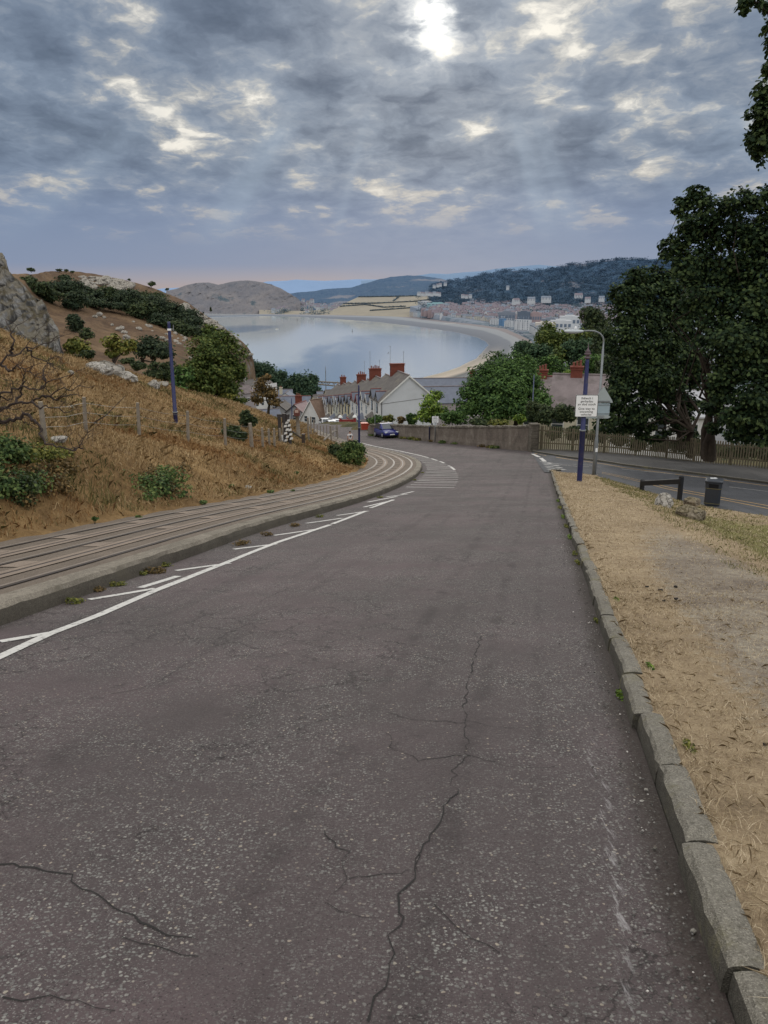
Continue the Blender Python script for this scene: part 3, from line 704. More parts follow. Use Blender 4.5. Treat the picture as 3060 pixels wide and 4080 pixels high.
my = MB(); ribbon(my, pxr([(1155,980),(1235,994),(1345,1011),(1509,1031),(1659,1051),(1800,1072)]), .10, .028); my.build('far_yellow_line', M_YEL, sideroad)

# ------------------------------------------------------------------ right kerb and verge
nts = np.array([ts(p[0], p[1]) for p in NEAR]); NTO = np.argsort(nts[:, 0])
def sB(t): return np.interp(t, nts[NTO, 0], nts[NTO, 1])
EDGE_T0 = -4
M_VERGE = None
def verge_mat():
    m, t = newmat('dry_worn_verge'); p = t.pos()
    a = t.noise(p, .9, 7, .68, .5); b = t.noise(p, 9, 7, .72, .4); d = t.noise(p, 70, 4, .75)
    k = t.math('ADD', t.math('ADD', t.math('MULTIPLY', a, .35), t.math('MULTIPLY', b, .35)), t.math('MULTIPLY', d, .3))
    straw = t.ramp(k, [(.34, (.12, .09, .06)), (.46, (.27, .20, .125)), (.57, (.41, .315, .20)), (.7, (.58, .475, .34))])
    soil = t.ramp(k, [(.36, (.11, .09, .072)), (.48, (.22, .18, .142)), (.58, (.345, .30, .23)), (.68, (.52, .455, .35))])
    w = t.attr('worn'); c = t.mix(t.smooth(t.math('ADD', w, t.math('MULTIPLY', t.math('SUBTRACT', b, .5), 1.3)), .4, .75), straw, soil)
    g = t.attr('green'); gr = t.ramp(k, [(.35, (.07, .07, .025)), (.55, (.21, .19, .07)), (.7, (.36, .29, .13))])
    c = t.mix(t.smooth(t.math('ADD', g, t.math('MULTIPLY', t.math('SUBTRACT', a, .5), 1.0)), .35, .7), c, gr)
    t.out(c, .97, t.math('ADD', b, t.math('MULTIPLY', d, .5)), .9, .03, spec=.15); return m
M_VERGE = verge_mat()
def verge_z(X, Y, fr):
    return R(X, Y)+.10*(1-sst(.0, .9, fr))+.03*sst(.5, 1, fr)+.035*fbm(X*.9, Y*.9, 4)*sst(0, .05, fr)+.012*fbm(X*6, Y*6, 3)*sst(0, .03, fr)
T = np.concatenate([np.arange(-3, 14, .12), np.arange(14, TC+.9, .3)])
fr = np.concatenate([np.linspace(0, .25, 40), np.linspace(.26, 1, 50)])
sa_ = np.full(len(T), SKR+.085); sb_ = np.maximum(sB(T), sa_+.02); sb_ = np.where(T > TC-.2, np.minimum(sb_, sa_+1.2), sb_)
SS = sa_[:, None]*(1-fr)+sb_[:, None]*fr; X, Y = xy(T[:, None]+0*SS, SS)
dS = SS-sa_[:, None]; TT = T[:, None]+0*SS
worn = np.exp(-((dS-1.25-.02*TT)/.85)**2)*np.exp(-((TT-7.0)/8.5)**2)*1.15+.25*np.exp(-((dS-1.0)/.6)**2)*sst(3, 1, TT)
green = sst(2.0+.1*TT*0, 3.6, dS)*sst(34, 14, TT)*.8+.85*np.exp(-((TT-17)/4)**2)*sst(2.6, 4.2, dS)
verge = tag(grid_mesh('grass_verge', X, Y, verge_z(X, Y, fr[None, :]), M_VERGE, attr={'worn': worn, 'green': green}), kind='structure')
# separate kerb stones, each slightly out of line
mb = MB(); rg = np.random.default_rng(11); tcur = -3.0
while tcur < TC-.3:
    Lk = rg.uniform(.75, 1.0); t0_, t1_ = tcur, min(TC, tcur+Lk-.012); dz = rg.normal()*.008; ds = rg.normal()*.008; sk = rg.normal()*.006
    n = 9; rows = []
    for i in range(n):
        tq = t0_+(t1_-t0_)*i/(n-1); endr = .012 if i in (0, n-1) else 0
        h = .125+dz+.004*rg.normal(); r_ = .022+.006*rg.random()
        for so_, zo in ((0, -.05), (.004, h*.45), (.010+.004*rg.normal(), h-r_), (.03, h-.006-endr), (.075, h-endr+.002*rg.normal()), (.125, h-.008-endr), (.14, -.03)):
            x, y = xy(tq, SKR+ds+sk*(i-4)/4+so_-.005); rows.append((x, y, float(R(x, y))+zo))
    mb.add(rows, [(i*7+j, i*7+j+1, (i+1)*7+j+1, (i+1)*7+j) for i in range(n-1) for j in range(6)]+[tuple(range(7)), tuple(reversed(range((n-1)*7, n*7)))])
    tcur += Lk
# corner stones turning into the side road
for i in range(7):
    a = i/7*1.3; t0_, s0_ = TC+.05+.75*math.sin(a), SKR+.75*(1-math.cos(a)); x, y = xy(t0_, s0_); mb.box((x, y, float(R(x, y))+.05), (.13, .2, .13), -AH-a)
tag(mb.build('kerb', M_KERB, smooth=False), kind='structure')

# ------------------------------------------------------------------ tramway bed, kerb, rails
ib = (KT > -5.5) & (KT < 110)
offs = np.array([.30, .62, 1.15, 1.69, 2.22, 2.76, BEDW+.15])
def bedz(x, y): return R(x, y)+.20
fo = np.linspace(.30, BEDW+.45, 26)
X = np.stack([(KX+NX*o)[ib] for o in fo], 1); Y = np.stack([(KY+NY*o)[ib] for o in fo], 1)
tram = tag(grid_mesh('tramway_bed', X, Y, bedz(X, Y)+.006*fbm(X*2, Y*2, 3), M_BED), kind='structure')
def along(mb, o0, o1, dz, mi=0, sel=ib):
    A = np.stack([(KX+NX*o0)[sel], (KY+NY*o0)[sel]], 1); B = np.stack([(KX+NX*o1)[sel], (KY+NY*o1)[sel]], 1)
    za = bedz(A[:, 0], A[:, 1])+dz; zb = bedz(B[:, 0], B[:, 1])+dz; vs = []
    for i in range(len(A)): vs += [(A[i, 0], A[i, 1], za[i]), (B[i, 0], B[i, 1], zb[i])]
    mb.add(vs, [(2*i, 2*i+2, 2*i+3, 2*i+1) for i in range(len(A)-1)], mi)
for o in (.62, 1.69, 2.76):
    mb = MB(); along(mb, o-.055, o, .012, 0); along(mb, o, o+.055, .017, 1); mb.build('rail', [M_RUST, M_RAILTOP], tram)
for o in (1.15, 2.22):
    mb = MB(); along(mb, o-.15, o-.025, .012, 0); along(mb, o+.025, o+.14, .013, 0); along(mb, o-.025, o+.025, .010, 1); mb.build('cable_slot', [M_BED2, M_RUST], tram)
mb = MB()
for o0, o1 in ((1.31, 1.60), (2.38, 2.68)):
    for tk in np.arange(-4, 95, 2.25):
        tk2 = tk+(1.1 if o0 < 2 else 0); i = np.argmin(abs(KT-tk2)); sel = np.zeros(len(KT), bool); sel[i:i+2] = True
        if tk2 > 25: sel[i+1:] = False; sel[i:i+2] = True
        along(mb, o0, o1, .011, 0, sel)
mb.build('cover_plate', M_BED2, tram)
# concrete kerb of the tramway: chipped face and irregular top edge
mb = MB(); rg = np.random.default_rng(3)
q = np.arange(-5.5, 105, .12); i0 = np.interp(q, KT, np.arange(len(KT)))
kx, ky, nx, ny = [np.interp(q, KT, a) for a in (KX, KY, NX, NY)]
rows = []
for i in range(len(q)):
    w1 = .03*fbm(q[i]*2.1, 3.3, 4); w2 = .03*fbm(q[i]*3.1, 8.3, 4); w3 = .022*fbm(q[i]*2.7, 1.3, 4)
    for o, z in ((.0, -.05), (.015+w1*.5, .09), (.03+w1, .155+w3), (.075+w2*.6, .205+w3*.8), (.18, .212+w3*.4), (.345+w2*.3, .207), (.36, .15)):
        x, y = kx[i]+nx[i]*o, ky[i]+ny[i]*o; rows.append((x, y, float(R(x, y))+z))
mb.add(rows, [(i*7+j, i*7+j+1, (i+1)*7+j+1, (i+1)*7+j) for i in range(len(q)-1) for j in range(6)])
mb.build('tram_kerb', M_TKERB, tram)

# ------------------------------------------------------------------ hillside (near, fine) and the land around
ST_DRY = [(.32, (.055, .036, .017)), (.43, (.14, .083, .036)), (.52, (.235, .145, .062)), (.62, (.35, .23, .105)), (.74, (.46, .33, .17))]
M_HILL = grass_ground('dry_grass_ground', ST_DRY)
M_FARHILL = None
gx = np.arange(-48, 14, .3); gy = np.arange(1, 84, .3)
X, Y = np.meshgrid(gx, gy)
e_ = E(X, Y); Z = G(X, Y)
bank = .14*fbm(X*.35, Y*.35, 3)+.10*fbm(X*1.1, Y*1.1, 4)+.05*fbm(X*3.2, Y*3.2, 3)
Z = np.where(e_ > 0, Z+bank*sst(0, 1.2, e_)+.10*sst(.05, .5, e_)+.05, R(X, Y)+.12)
kc = ((e_[:-1, :-1] > -.12)|(e_[1:, 1:] > -.12))
kc &= (Y[:-1, :-1] > 0)
hill = tag(grid_mesh('hillside', X, Y, Z, M_HILL, keep=kc), kind='structure')
HX0, HY0, HZ = -48, 1, Z
def hz_(x, y):
    i = np.clip(((np.asarray(y)-1)/.3), 0, HZ.shape[0]-1.001); j = np.clip((np.asarray(x)+48)/.3, 0, HZ.shape[1]-1.001)
    a = i.astype(int); b = j.astype(int); fa = i-a; fb = j-b
    return HZ[a, b]*(1-fa)*(1-fb)+HZ[a+1, b]*fa*(1-fb)+HZ[a, b+1]*(1-fa)*fb+HZ[a+1, b+1]*fa*fb
def onH(u, v, far=90):
    d = ray(u, v); Yq = np.geomspace(2.5, far, 1600); P = d[None, :]*(Yq/d[1])[:, None]
    ok = (P[:, 0] > -47.5) & (P[:, 0] < 13.5) & (P[:, 1] < 83)
    g = np.where(ok, hz_(P[:, 0], P[:, 1])-P[:, 2], -1); k = np.where(g > 0)[0]
    return P[k[0]] if len(k) else onG(u, v)
def zH(x, y): return float(hz_(np.array(x), np.array(y)))
SEA_FLOOR = -97.5
M_LAND = grass_ground('rough_land', [(.34, (.016, .020, .009)), (.46, (.040, .043, .018)), (.54, (.085, .072, .032)), (.66, (.15, .115, .055))], .5)
gx = np.concatenate([np.arange(-130, -45, 3), np.arange(-45, 46, 2.0), np.arange(48, 560, 8)]); gy = np.concatenate([np.arange(-12, 130, 2.0), np.arange(130, 660, 5)])
X, Y = np.meshgrid(gx, gy); e_ = E(X, Y); f_ = Fd(X, Y); Z = G(X, Y)
corr = ((e_ < 2) & (f_ < 2))
inn = (X > -46) & (X < 13) & (Y < 82) & (Y > 2) & (f_ < 0)
inn2 = (Y < 70) & (f_ < 1)
Z = np.where(corr, np.minimum(Z, R(X, Y))-.5, Z+.5*fbm(X*.1, Y*.1, 3)); Z = np.where(inn, Z-1.0, Z); Z = np.where(X > 90, np.clip(Z, SEA_FLOOR, -8), Z)
land = tag(grid_mesh('land', X, Y, Z, M_LAND), kind='structure')
# ------------------------------------------------------------------ ribbons of relief: hills, crags, headlands
def relief(cols, nu, nv, amp=1., fs=20., seed=0, back=None, power=1.0, ridge=0, topamp=.4):
    """cols: (u, v_top, Y_top, v_bottom, Y_bottom) survey columns -> X,Y,Z grids (bottom row first) with a falling back slope"""
    c = np.array(cols, float); u = np.linspace(c[0, 0], c[-1, 0], nu)
    vt, Yt, vb, Yb = [np.interp(u, c[:, 0], c[:, i]) for i in range(1, 5)]
    k = np.exp(-np.linspace(-1.5, 1.5, 5)**2); k /= k.sum()
    w = np.linspace(0, 1, nv); rows = []
    for j in range(nv):
        f = w[j]; v = vb*(1-f)+vt*f; Yr = Yb*(1-f**power)+Yt*f**power
        d = np.array([ray(a, b) for a, b in zip(u, v)]); rows.append(d*(Yr/d[:, 1])[:, None])
    P = np.array(rows)
    nn = fbm(P[..., 0]/fs+seed, P[..., 2]/fs*1.3+P[..., 1]/fs*.5+seed*3, 5, .6)
    if ridge: nn = nn-ridge*np.abs(fbm(P[..., 0]/fs*1.7+9, P[..., 2]/fs*.7+P[..., 1]/fs*.3, 4, .6))
    ed = np.minimum(1, np.minimum(w/.05, 1))[:, None]*np.where(w > .97, topamp, 1)[:, None]
    P[..., 1] += amp*nn*ed; P[..., 2] += amp*.5*np.roll(nn, 3, 1)*ed
    Bk = P[-1:].copy(); b1 = Bk.copy(); b2 = Bk.copy(); bk = back or amp*8+5
    b1[..., 0] *= 1+bk*.4/b1[..., 1]; b1[..., 1] += bk*.4; b1[..., 2] -= bk*.05+.4*bk*np.maximum(0, -b1[..., 2]/b1[..., 1])*-1*0; b2[..., 0] *= 1+bk/b2[..., 1]; b2[..., 1] += bk; b2[..., 2] -= bk*.45
    P = np.concatenate([P, b1, b2]); return P
def relief_obj(name, cols, nu, nv, mat, attr=None, **kw):
    P = relief(cols, nu, nv, **kw)
    return grid_mesh(name, P[..., 0], P[..., 1], P[..., 2], mat, attr=attr), P
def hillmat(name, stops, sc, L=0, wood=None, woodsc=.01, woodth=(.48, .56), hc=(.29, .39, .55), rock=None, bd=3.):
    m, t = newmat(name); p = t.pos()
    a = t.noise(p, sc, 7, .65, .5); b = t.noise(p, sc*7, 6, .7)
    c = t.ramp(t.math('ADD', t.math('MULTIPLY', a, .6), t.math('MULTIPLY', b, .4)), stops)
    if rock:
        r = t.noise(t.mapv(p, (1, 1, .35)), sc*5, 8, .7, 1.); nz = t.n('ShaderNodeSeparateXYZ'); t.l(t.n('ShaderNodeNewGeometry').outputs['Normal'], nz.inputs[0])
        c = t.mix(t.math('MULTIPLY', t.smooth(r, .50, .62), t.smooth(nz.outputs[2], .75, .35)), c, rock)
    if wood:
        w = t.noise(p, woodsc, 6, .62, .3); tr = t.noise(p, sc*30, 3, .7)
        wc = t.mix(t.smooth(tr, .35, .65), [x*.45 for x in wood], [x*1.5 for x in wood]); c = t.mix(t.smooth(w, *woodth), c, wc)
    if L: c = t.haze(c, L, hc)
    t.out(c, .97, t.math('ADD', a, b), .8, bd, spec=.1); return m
SEA_Z = -100.0
def onZ(u, v, z):
    d = ray(u, v); return d*(z/d[2])

# sea: one sheet to the horizon
def seamat():
    m, t = newmat('calm_bay_water'); p = t.pos()
    pw = t.noise(t.mapv(p, (.0022, .00075, 1), (0, 0, .25)), 1.0, 6, .55, .8)
    pw2 = t.noise(t.mapv(p, (.006, .0016, 1), (0, 0, .1)), 1.0, 4, .6, .5)
    k = t.math('ADD', t.math('MULTIPLY', pw, .75), t.math('MULTIPLY', pw2, .25))
    xyz = t.n('ShaderNodeSeparateXYZ'); t.l(p, xyz.inputs[0]); gx_ = t.math('ADD', xyz.outputs[0], t.math('MULTIPLY', t.math('SUBTRACT', 1700, xyz.outputs[1]), .25))
    k = t.math('ADD', k, t.math('MULTIPLY', t.math('SUBTRACT', t.smooth(gx_, -220, 260), .5), .16))
    patch = t.smooth(k, .45, .55)                                    # ruffled by wind or glassy; base colour paints the differing sky sheen
    n1 = t.noise(t.mapv(p, (.35, .22, 1)), 1.0, 5, .65); b = t.n('ShaderNodeBump', Distance=.5); t.l(n1, b.inputs['Height'])
    t.l(t.math('ADD', .03, t.math('MULTIPLY', patch, .02)), b.inputs['Strength'])
    pr = t.n('ShaderNodeBsdfPrincipled'); t.l(t.mix(patch, (.45, .50, .51), (.10, .18, .28)), pr.inputs['Base Color'])
    t.l(t.math('ADD', .075, t.math('MULTIPLY', patch, .02)), pr.inputs['Roughness']); pr.inputs['IOR'].default_value = 1.33; t.l(b.outputs[0], pr.inputs['Normal'])
    o = t.n('ShaderNodeOutputMaterial'); t.l(pr.outputs[0], o.inputs[0]); return m
ys = np.array([60, 200, 400, 700, 1000, 1400, 2000, 2800, 4000, 6000, 10000, 20000, 45000, 90000.]); xs = np.linspace(-1.4, 1.4, 21)
X = ys[:, None]*xs[None]; Y = ys[:, None]+0*X
tag(grid_mesh('sea', X, Y, np.full_like(X, SEA_Z), seamat()), kind='structure')

# far mountains, aerial haze put straight into their blue base colours
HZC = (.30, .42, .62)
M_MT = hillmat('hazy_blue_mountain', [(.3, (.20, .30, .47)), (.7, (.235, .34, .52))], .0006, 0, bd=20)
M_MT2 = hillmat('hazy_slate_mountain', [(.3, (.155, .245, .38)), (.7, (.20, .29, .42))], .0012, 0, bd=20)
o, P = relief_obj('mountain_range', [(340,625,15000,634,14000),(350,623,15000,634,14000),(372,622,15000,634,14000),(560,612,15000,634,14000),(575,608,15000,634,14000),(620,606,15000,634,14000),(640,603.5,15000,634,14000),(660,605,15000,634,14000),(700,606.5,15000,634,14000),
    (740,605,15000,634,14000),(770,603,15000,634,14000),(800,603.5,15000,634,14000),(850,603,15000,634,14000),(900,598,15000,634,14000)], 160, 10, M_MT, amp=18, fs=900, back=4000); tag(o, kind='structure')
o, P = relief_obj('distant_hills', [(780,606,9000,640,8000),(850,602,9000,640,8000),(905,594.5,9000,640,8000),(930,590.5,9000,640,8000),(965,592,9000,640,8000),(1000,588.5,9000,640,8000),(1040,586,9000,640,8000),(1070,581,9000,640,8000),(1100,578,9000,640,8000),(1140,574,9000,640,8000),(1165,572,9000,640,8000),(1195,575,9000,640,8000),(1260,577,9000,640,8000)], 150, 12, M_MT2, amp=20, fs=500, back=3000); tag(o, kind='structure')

# headland across the bay
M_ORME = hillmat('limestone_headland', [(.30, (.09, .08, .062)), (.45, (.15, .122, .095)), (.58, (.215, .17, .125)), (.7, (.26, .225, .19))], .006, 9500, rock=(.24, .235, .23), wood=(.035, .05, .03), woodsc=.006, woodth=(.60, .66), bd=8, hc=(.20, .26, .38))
cols = [(360,628,3600,684,3350),(385,622,3600,684,3330),(405,615,3600,684,3320),(422,611.5,3600,684,3300),(450,609.5,3600,684,3280),(462,612,3580,684,3260),(472,614,3580,684,3260),(482,612,3580,684,3250),(500,608,3600,684,3240),(520,605.5,3600,684,3230),(545,606.5,3600,683,3230),
    (570,610,3600,682,3230),(590,617,3560,681,3220),(605,622,3520,680,3220),(618,629,3460,680,3220),(630,636,3400,680,3220),(650,652,3350,681,3220)]
o, P = relief_obj('headland', cols, 190, 60, M_ORME, amp=40, fs=90, back=500, ridge=.8, power=.8, topamp=.15); tag(o, kind='structure')
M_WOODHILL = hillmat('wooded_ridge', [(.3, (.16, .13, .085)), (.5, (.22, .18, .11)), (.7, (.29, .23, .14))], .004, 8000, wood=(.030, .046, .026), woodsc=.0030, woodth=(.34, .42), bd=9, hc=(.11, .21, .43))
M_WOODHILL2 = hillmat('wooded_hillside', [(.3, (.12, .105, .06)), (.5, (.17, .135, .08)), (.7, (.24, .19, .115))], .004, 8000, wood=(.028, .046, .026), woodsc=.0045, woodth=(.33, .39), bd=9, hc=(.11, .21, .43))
cols = [(600,644,4200,664,3500),(628,634,4200,668,3450),(650,631,4200,672,3400),(680,628,4200,676,3350),(700,625,4200,678,3300),(730,622,4200,678,3250),(760,620,4200,676,3250),(790,612,4200,672,3250),(820,602,4200,662,3300),(850,597,4250,652,3350),(880,595,4250,650,3350),(910,596,4250,648,3350),(940,600,4200,648,3300),(970,606,4100,650,3200),(1010,612,4000,655,3150),(1080,622,3800,662,3000)]
o, P = relief_obj('wooded_ridge', cols, 220, 46, M_WOODHILL, amp=16, fs=45, back=800, topamp=.5); tag(o, kind='structure')
cols = [(930,617,3700,674,2780),(955,612,3700,674,2780),(985,605,3700,674,2780),(1010,600,3700,674,2780),(1045,592,3700,674,2780),(1080,585,3700,674,2780),(1120,584,3700,674,2780),(1160,583,3650,674,2780),(1200,580,3600,674,2780),(1215,576,3600,674,2780),(1235,570,3600,674,2780),(1260,569,3600,674,2780),(1300,566,3550,674,2780),(1340,561,3500,674,2780),(1400,560,3500,674,2780),(1480,556,3400,674,2780),(1600,560,3400,674,2780),(1800,575,3400,674,2780)]
o, P = relief_obj('wooded_hillside', cols, 260, 60, M_WOODHILL2, amp=18, fs=45, back=900, topamp=.5); tag(o, kind='structure'); HILL_P = P
# stubble fields below the ridge with dark hedges
M_FIELD = hillmat('stubble_field', [(.3, (.24, .195, .12)), (.5, (.32, .26, .16)), (.7, (.39, .325, .205))], .004, 11000, bd=1, hc=(.2, .27, .38))
M_FIELD2 = hillmat('pale_green_field', [(.3, (.24, .22, .12)), (.5, (.31, .275, .15)), (.7, (.38, .33, .19))], .004, 11000, bd=1, hc=(.2, .27, .38))
cols = [(560,669,3300,681,3210),(650,672,3260,684,3150),(720,668,3250,687,3010),(745,655,3300,688,2960),(775,641,3400,688,2900),(830,640,3400,689,2850),(890,638,3400,690,2750),(960,638,3350,692,2600),(1022,643,3200,694,2500),(1080,655,3050,695,2450),(1130,660,2950,696,2400)]
o, FP = relief_obj('stubble_fields', cols, 120, 30, M_FIELD, amp=2, fs=90, back=200); tag(o, kind='structure')
def relY(u, v, cols=cols):
    c = np.array(cols, float); vt, Yt, vb, Yb = [np.interp(u, c[:, 0], c[:, i]) for i in range(1, 5)]
    return Yb+(Yt-Yb)*(vb-v)/(vb-vt)
M_HEDGE = leafmat('field_hedge_leaf', (.018, .03, .018), (.035, .05, .03), (.06, .075, .045), haze=6500)
hedges = [('dark hedge along the top of the pale field, below the ridge', [(775,641.5),(850,640.5),(930,638.5)]), ('short hedge climbing between two stubble fields', [(850,650),(862,641)]), ('long hedge crossing the middle of the stubble fields', [(742,656),(820,655),(900,651),(975,642)]),
    ('low hedge running along the lower stubble field', [(800,671),(850,668),(900,664),(960,658)]), ('curving hedge at the left of the stubble fields', [(735,662),(790,658),(830,664),(875,662)])]
for lab, pts in hedges:
    q = []
    for (a, b), (c_, d_) in zip(pts[:-1], pts[1:]):
        n = int(abs(c_-a)*2+abs(d_-b)*2)
        for i in range(n): u, v = a+(c_-a)*i/n, b+(d_-b)*i/n; q.append(at(u, v, relY(u, v)-4))
    q = np.repeat(np.array(q), 10, 0)+RNG.normal(size=(len(q)*10, 3))*[2, 2, 1.6]
    o = link('field_hedge', leaf_mesh('field_hedge', q, 4.0, .5, 4, DIAMOND), M_HEDGE); tag(o, lab, 'hedge', 'hedges of the stubble fields')

# ------------------------------------------------------------------ beach and the land of the town
WATER = [(380,684.5),(470,683.5),(560,682),(640,684),(732,690),(817,696),(902,706),(987,718.5),(1029,729),(1048,738.5),(1053,746),(1044,754.6),(1038,763),(1025,774),(987,793),(944,805.6),(914,813),(870,826),(830,840)]
BACK = [(380,682.5),(470,681),(560,678.5),(650,679),(732,680.5),(880,682.5),(965,694),(1038,702),(1093,710.5),(1110,718),(1127,726),(1144,734),(1158,748),(1150,770),(1130,795),(1090,815),(1040,830),(980,845),(930,855)]
WA = resample([onZ(u, v, SEA_Z+.3) for u, v in WATER], 160); BA = resample([onZ(u, v, SEA_Z+4) for u, v in BACK], 160)
fr = np.linspace(0, 1, 20)[None, :, None]; Q = WA[:, None]*(1-fr)+BA[:, None]*fr
Q[..., 0] += (fr[..., 0] < .02)*6*fbm(np.arange(160)*.23, 5.5, 4)[:, None]
Q[:, 0, 2] = SEA_Z-.5
def beachmat():
    m, t = newmat('shingle_beach'); p = t.pos(); b = t.attr('band'); s = t.attr('near')
    n = t.noise(p, .02, 6, .65); n2 = t.noise(p, .12, 5, .7)
    k = t.math('ADD', b, t.math('MULTIPLY', t.math('SUBTRACT', n, .5), .12))
    c = t.ramp(k, [(.0, (.20, .19, .18)), (.06, (.10, .10, .108)), (.50, (.135, .135, .14)), (.56, (.225, .225, .22)), (.80, (.25, .245, .235)), (.84, (.19, .15, .13)), (.95, (.21, .16, .135))])
    c2 = t.ramp(k, [(.0, (.46, .40, .32)), (.1, (.35, .29, .21)), (.28, (.46, .38, .29)), (.40, (.10, .095, .08)), (.6, (.20, .20, .20)), (.9, (.30, .29, .28))])
    c = t.mix(s, c, c2); c = t.mix(.35, c, t.mix(n2, (.1, .1, .1), (.8, .8, .8)), 'SOFT_LIGHT')
    t.out(t.haze(c, 11000), .95, n2, .3, .5, spec=.2); return m
nearf = np.clip(sst(118, 150, np.arange(160)), 0, 1)[:, None]+0*Q[..., 0]
tag(grid_mesh('beach', Q[..., 0], Q[..., 1], Q[..., 2], beachmat(), attr={'band': fr[..., 0]+0*Q[..., 0], 'near': nearf}), kind='structure')
mb = MB()
for a, b, w in [((1010,694),(985,698.5), 5), ((985,698.5),(950,701), 4)]:
    A, B = onZ(*a, SEA_Z+3.2), onZ(*b, SEA_Z+1.5); d = (B-A)[:2]; d /= np.linalg.norm(d); n = np.array([-d[1], d[0], 0])*w
    mb.add([A+n, A-n, B-n, B+n, A+n+(0, 0, .8), A-n+(0, 0, .8), B-n+(0, 0, .8), B+n+(0, 0, .8)], [(4, 5, 6, 7), (0, 1, 5, 4), (1, 2, 6, 5), (2, 3, 7, 6), (3, 0, 4, 7)])
tag(mb.build('beach_jetty', paint('pale_jetty_concrete', (.42, .40, .37), .9, .15, .2)), 'pale stone jetty crossing the grey shingle beach in the bend of the bay', 'jetty')
# promenade and streets of the town
M_TOWN = hillmat('town_ground', [(.3, (.10, .105, .10)), (.5, (.15, .14, .13)), (.7, (.21, .195, .18))], .02, 6500, wood=(.04, .055, .035), woodsc=.012, woodth=(.50, .56), bd=1)
def town_z(Y, x=0): return SEA_Z+4.2+np.interp(Y, [600, 2150, 2600, 3000, 3400], [0, 0, 14, 38, 66])
cols = []
TB = resample([onZ(u, v, SEA_Z+4) for u, v in [(885,682.6),(965,694),(1038,702),(1093,710.5),(1127,726),(1144,734),(1158,748),(1150,770),(1130,795),(1090,815),(1040,830)]], 80)
q = np.linspace(0, 1, 220)
ends = resample([(315., 3200, 0), (700, 3280, 0), (1100, 3250, 0), (1500, 2900, 0), (1600, 2200, 0), (1500, 1400, 0), (1200, 800, 0), (600, 560, 0), (250, 500, 0), (150, 480, 0)], 80)
X = TB[:, 0:1]*(1-q)+ends[:, 0:1]*q; Y = TB[:, 1:2]*(1-q)+ends[:, 1:2]*q; Z = town_z(Y); Z[:, 0] = SEA_Z+4.1
tag(grid_mesh('town_ground', X, Y, Z, M_TOWN), kind='structure')
def onTown(u, v):
    d = ray(u, v); Yq = np.arange(600, 3500, 3.); P = d[None]*(Yq/d[1])[:, None]; k = np.where(P[:, 2] < town_z(Yq))[0]
    return P[k[0]] if len(k) else P[-1]
# ------------------------------------------------------------------ the hill on the left with its scrub and outcrops
M_LHILL = hillmat('bracken_hill', [(.30, (.055, .034, .020)), (.44, (.105, .064, .036)), (.56, (.165, .104, .056)), (.70, (.24, .165, .095))], .05, 9000, wood=(.030, .036, .018), woodsc=.03, woodth=(.60, .70), bd=1.0, hc=(.20, .25, .33), rock=(.19, .175, .155))
lh = [(-120,640,215,830,120),(-60,610,230,830,125),(0,598,250,830,130),(50,591,262,825,135),(100,588.5,300,822,140),(130,585.5,315,822,140),(200,588,330,822,145),(232,595,335,822,150),(262,602,338,822,150),(290,608,340,824,150),(320,617,344,826,155),(340,624,345,828,155),(380,640,345,832,160),(410,655,342,836,165),
      (440,675,338,842,170),(462,690,334,848,175),(480,703,340,845,215),(500,717,350,838,260),(520,733,356,836,300),(535,748,360,838,330),(545,764,360,842,340),(550,785,360,846,345),(553,815,360,850,350),(558,845,360,855,355)]
o, LHP = relief_obj('left_hill', lh, 230, 90, M_LHILL, amp=3.2, fs=14, ridge=.6, back=160, topamp=.6); tag(o, kind='structure')
def onLH(u, v):
    c = np.array(lh, float); vt, Yt, vb, Yb = [np.interp(u, c[:, 0], c[:, i]) for i in range(1, 5)]
    return at(u, v, Yb+(Yt-Yb)*np.clip((vb-v)/(vb-vt), 0, 1))

# limestone crag at the left edge of the picture
M_CRAG = rockmat('weathered_limestone', (.37, .36, .345), (.19, .185, .178), (.06, .058, .055), (.13, .10, .045), 1.1, mossamt=.5)
cr = [(-90,520,52,760,44),(-40,530,52,745,43),(-10,541,51,728,42.5),(5,548,51,725,42.5),(14,558,50.5,724,42.5),(20,580,50,726,42.5),(32,597,49.5,730,43),(50,612,49.5,736,43),(72,634,49.3,744,43.2),(84,648,49,748,43.5),(98,655,48.5,754,44),(108,680,47.6,759,44.5),(118,692,47,764,45),(126,706,46.6,768,45.3),(132,728,46,772,45.5),(139,760,45.8,776,45.6)]
o, P = relief_obj('limestone_crag', cr, 110, 120, M_CRAG, amp=1.25, fs=2.1, ridge=1.9, back=10, power=.6, topamp=.35)
tag(o, 'tall grey limestone crag with brown grass ledges at the left edge of the hillside', 'crag')

def rock(name, label, pts, size, mat, group=None, seed=1, flat=.6, cat='boulder', rz=0):
    bm = bmesh.new(); bmesh.ops.create_icosphere(bm, subdivisions=3, radius=1)
    rr = random.Random(seed); off = Vector((rr.random()*50, rr.random()*50, rr.random()*50))
    planes = [Vector((rr.gauss(0, 1), rr.gauss(0, 1), rr.gauss(0, .7))).normalized() for _ in range(9)]
    for v in bm.verts:
        d = v.co.normalized(); r = 1+.22*mnoise.noise(d*1.6+off)+.10*mnoise.noise(d*4+off)
        p = d*r
        for q in planes:
            e = p.dot(q)-(.80+.1*mnoise.noise(q*9+off))
            if e > 0: p -= q*e*.9
        v.co = Vector((p.x*size[0], p.y*size[1], p.z*size[2]))
    me = bpy.data.meshes.new(name); bm.to_mesh(me); bm.free()
    o = link(name, me, mat, None, False); o.location = pts; o.rotation_euler = (0, 0, rz)
    return tag(o, label, cat, group)
M_ROCKW = rockmat('pale_limestone_boulder', (.62, .59, .55), (.42, .395, .36), (.15, .135, .12), (.2, .17, .1), 5, mossamt=.2)
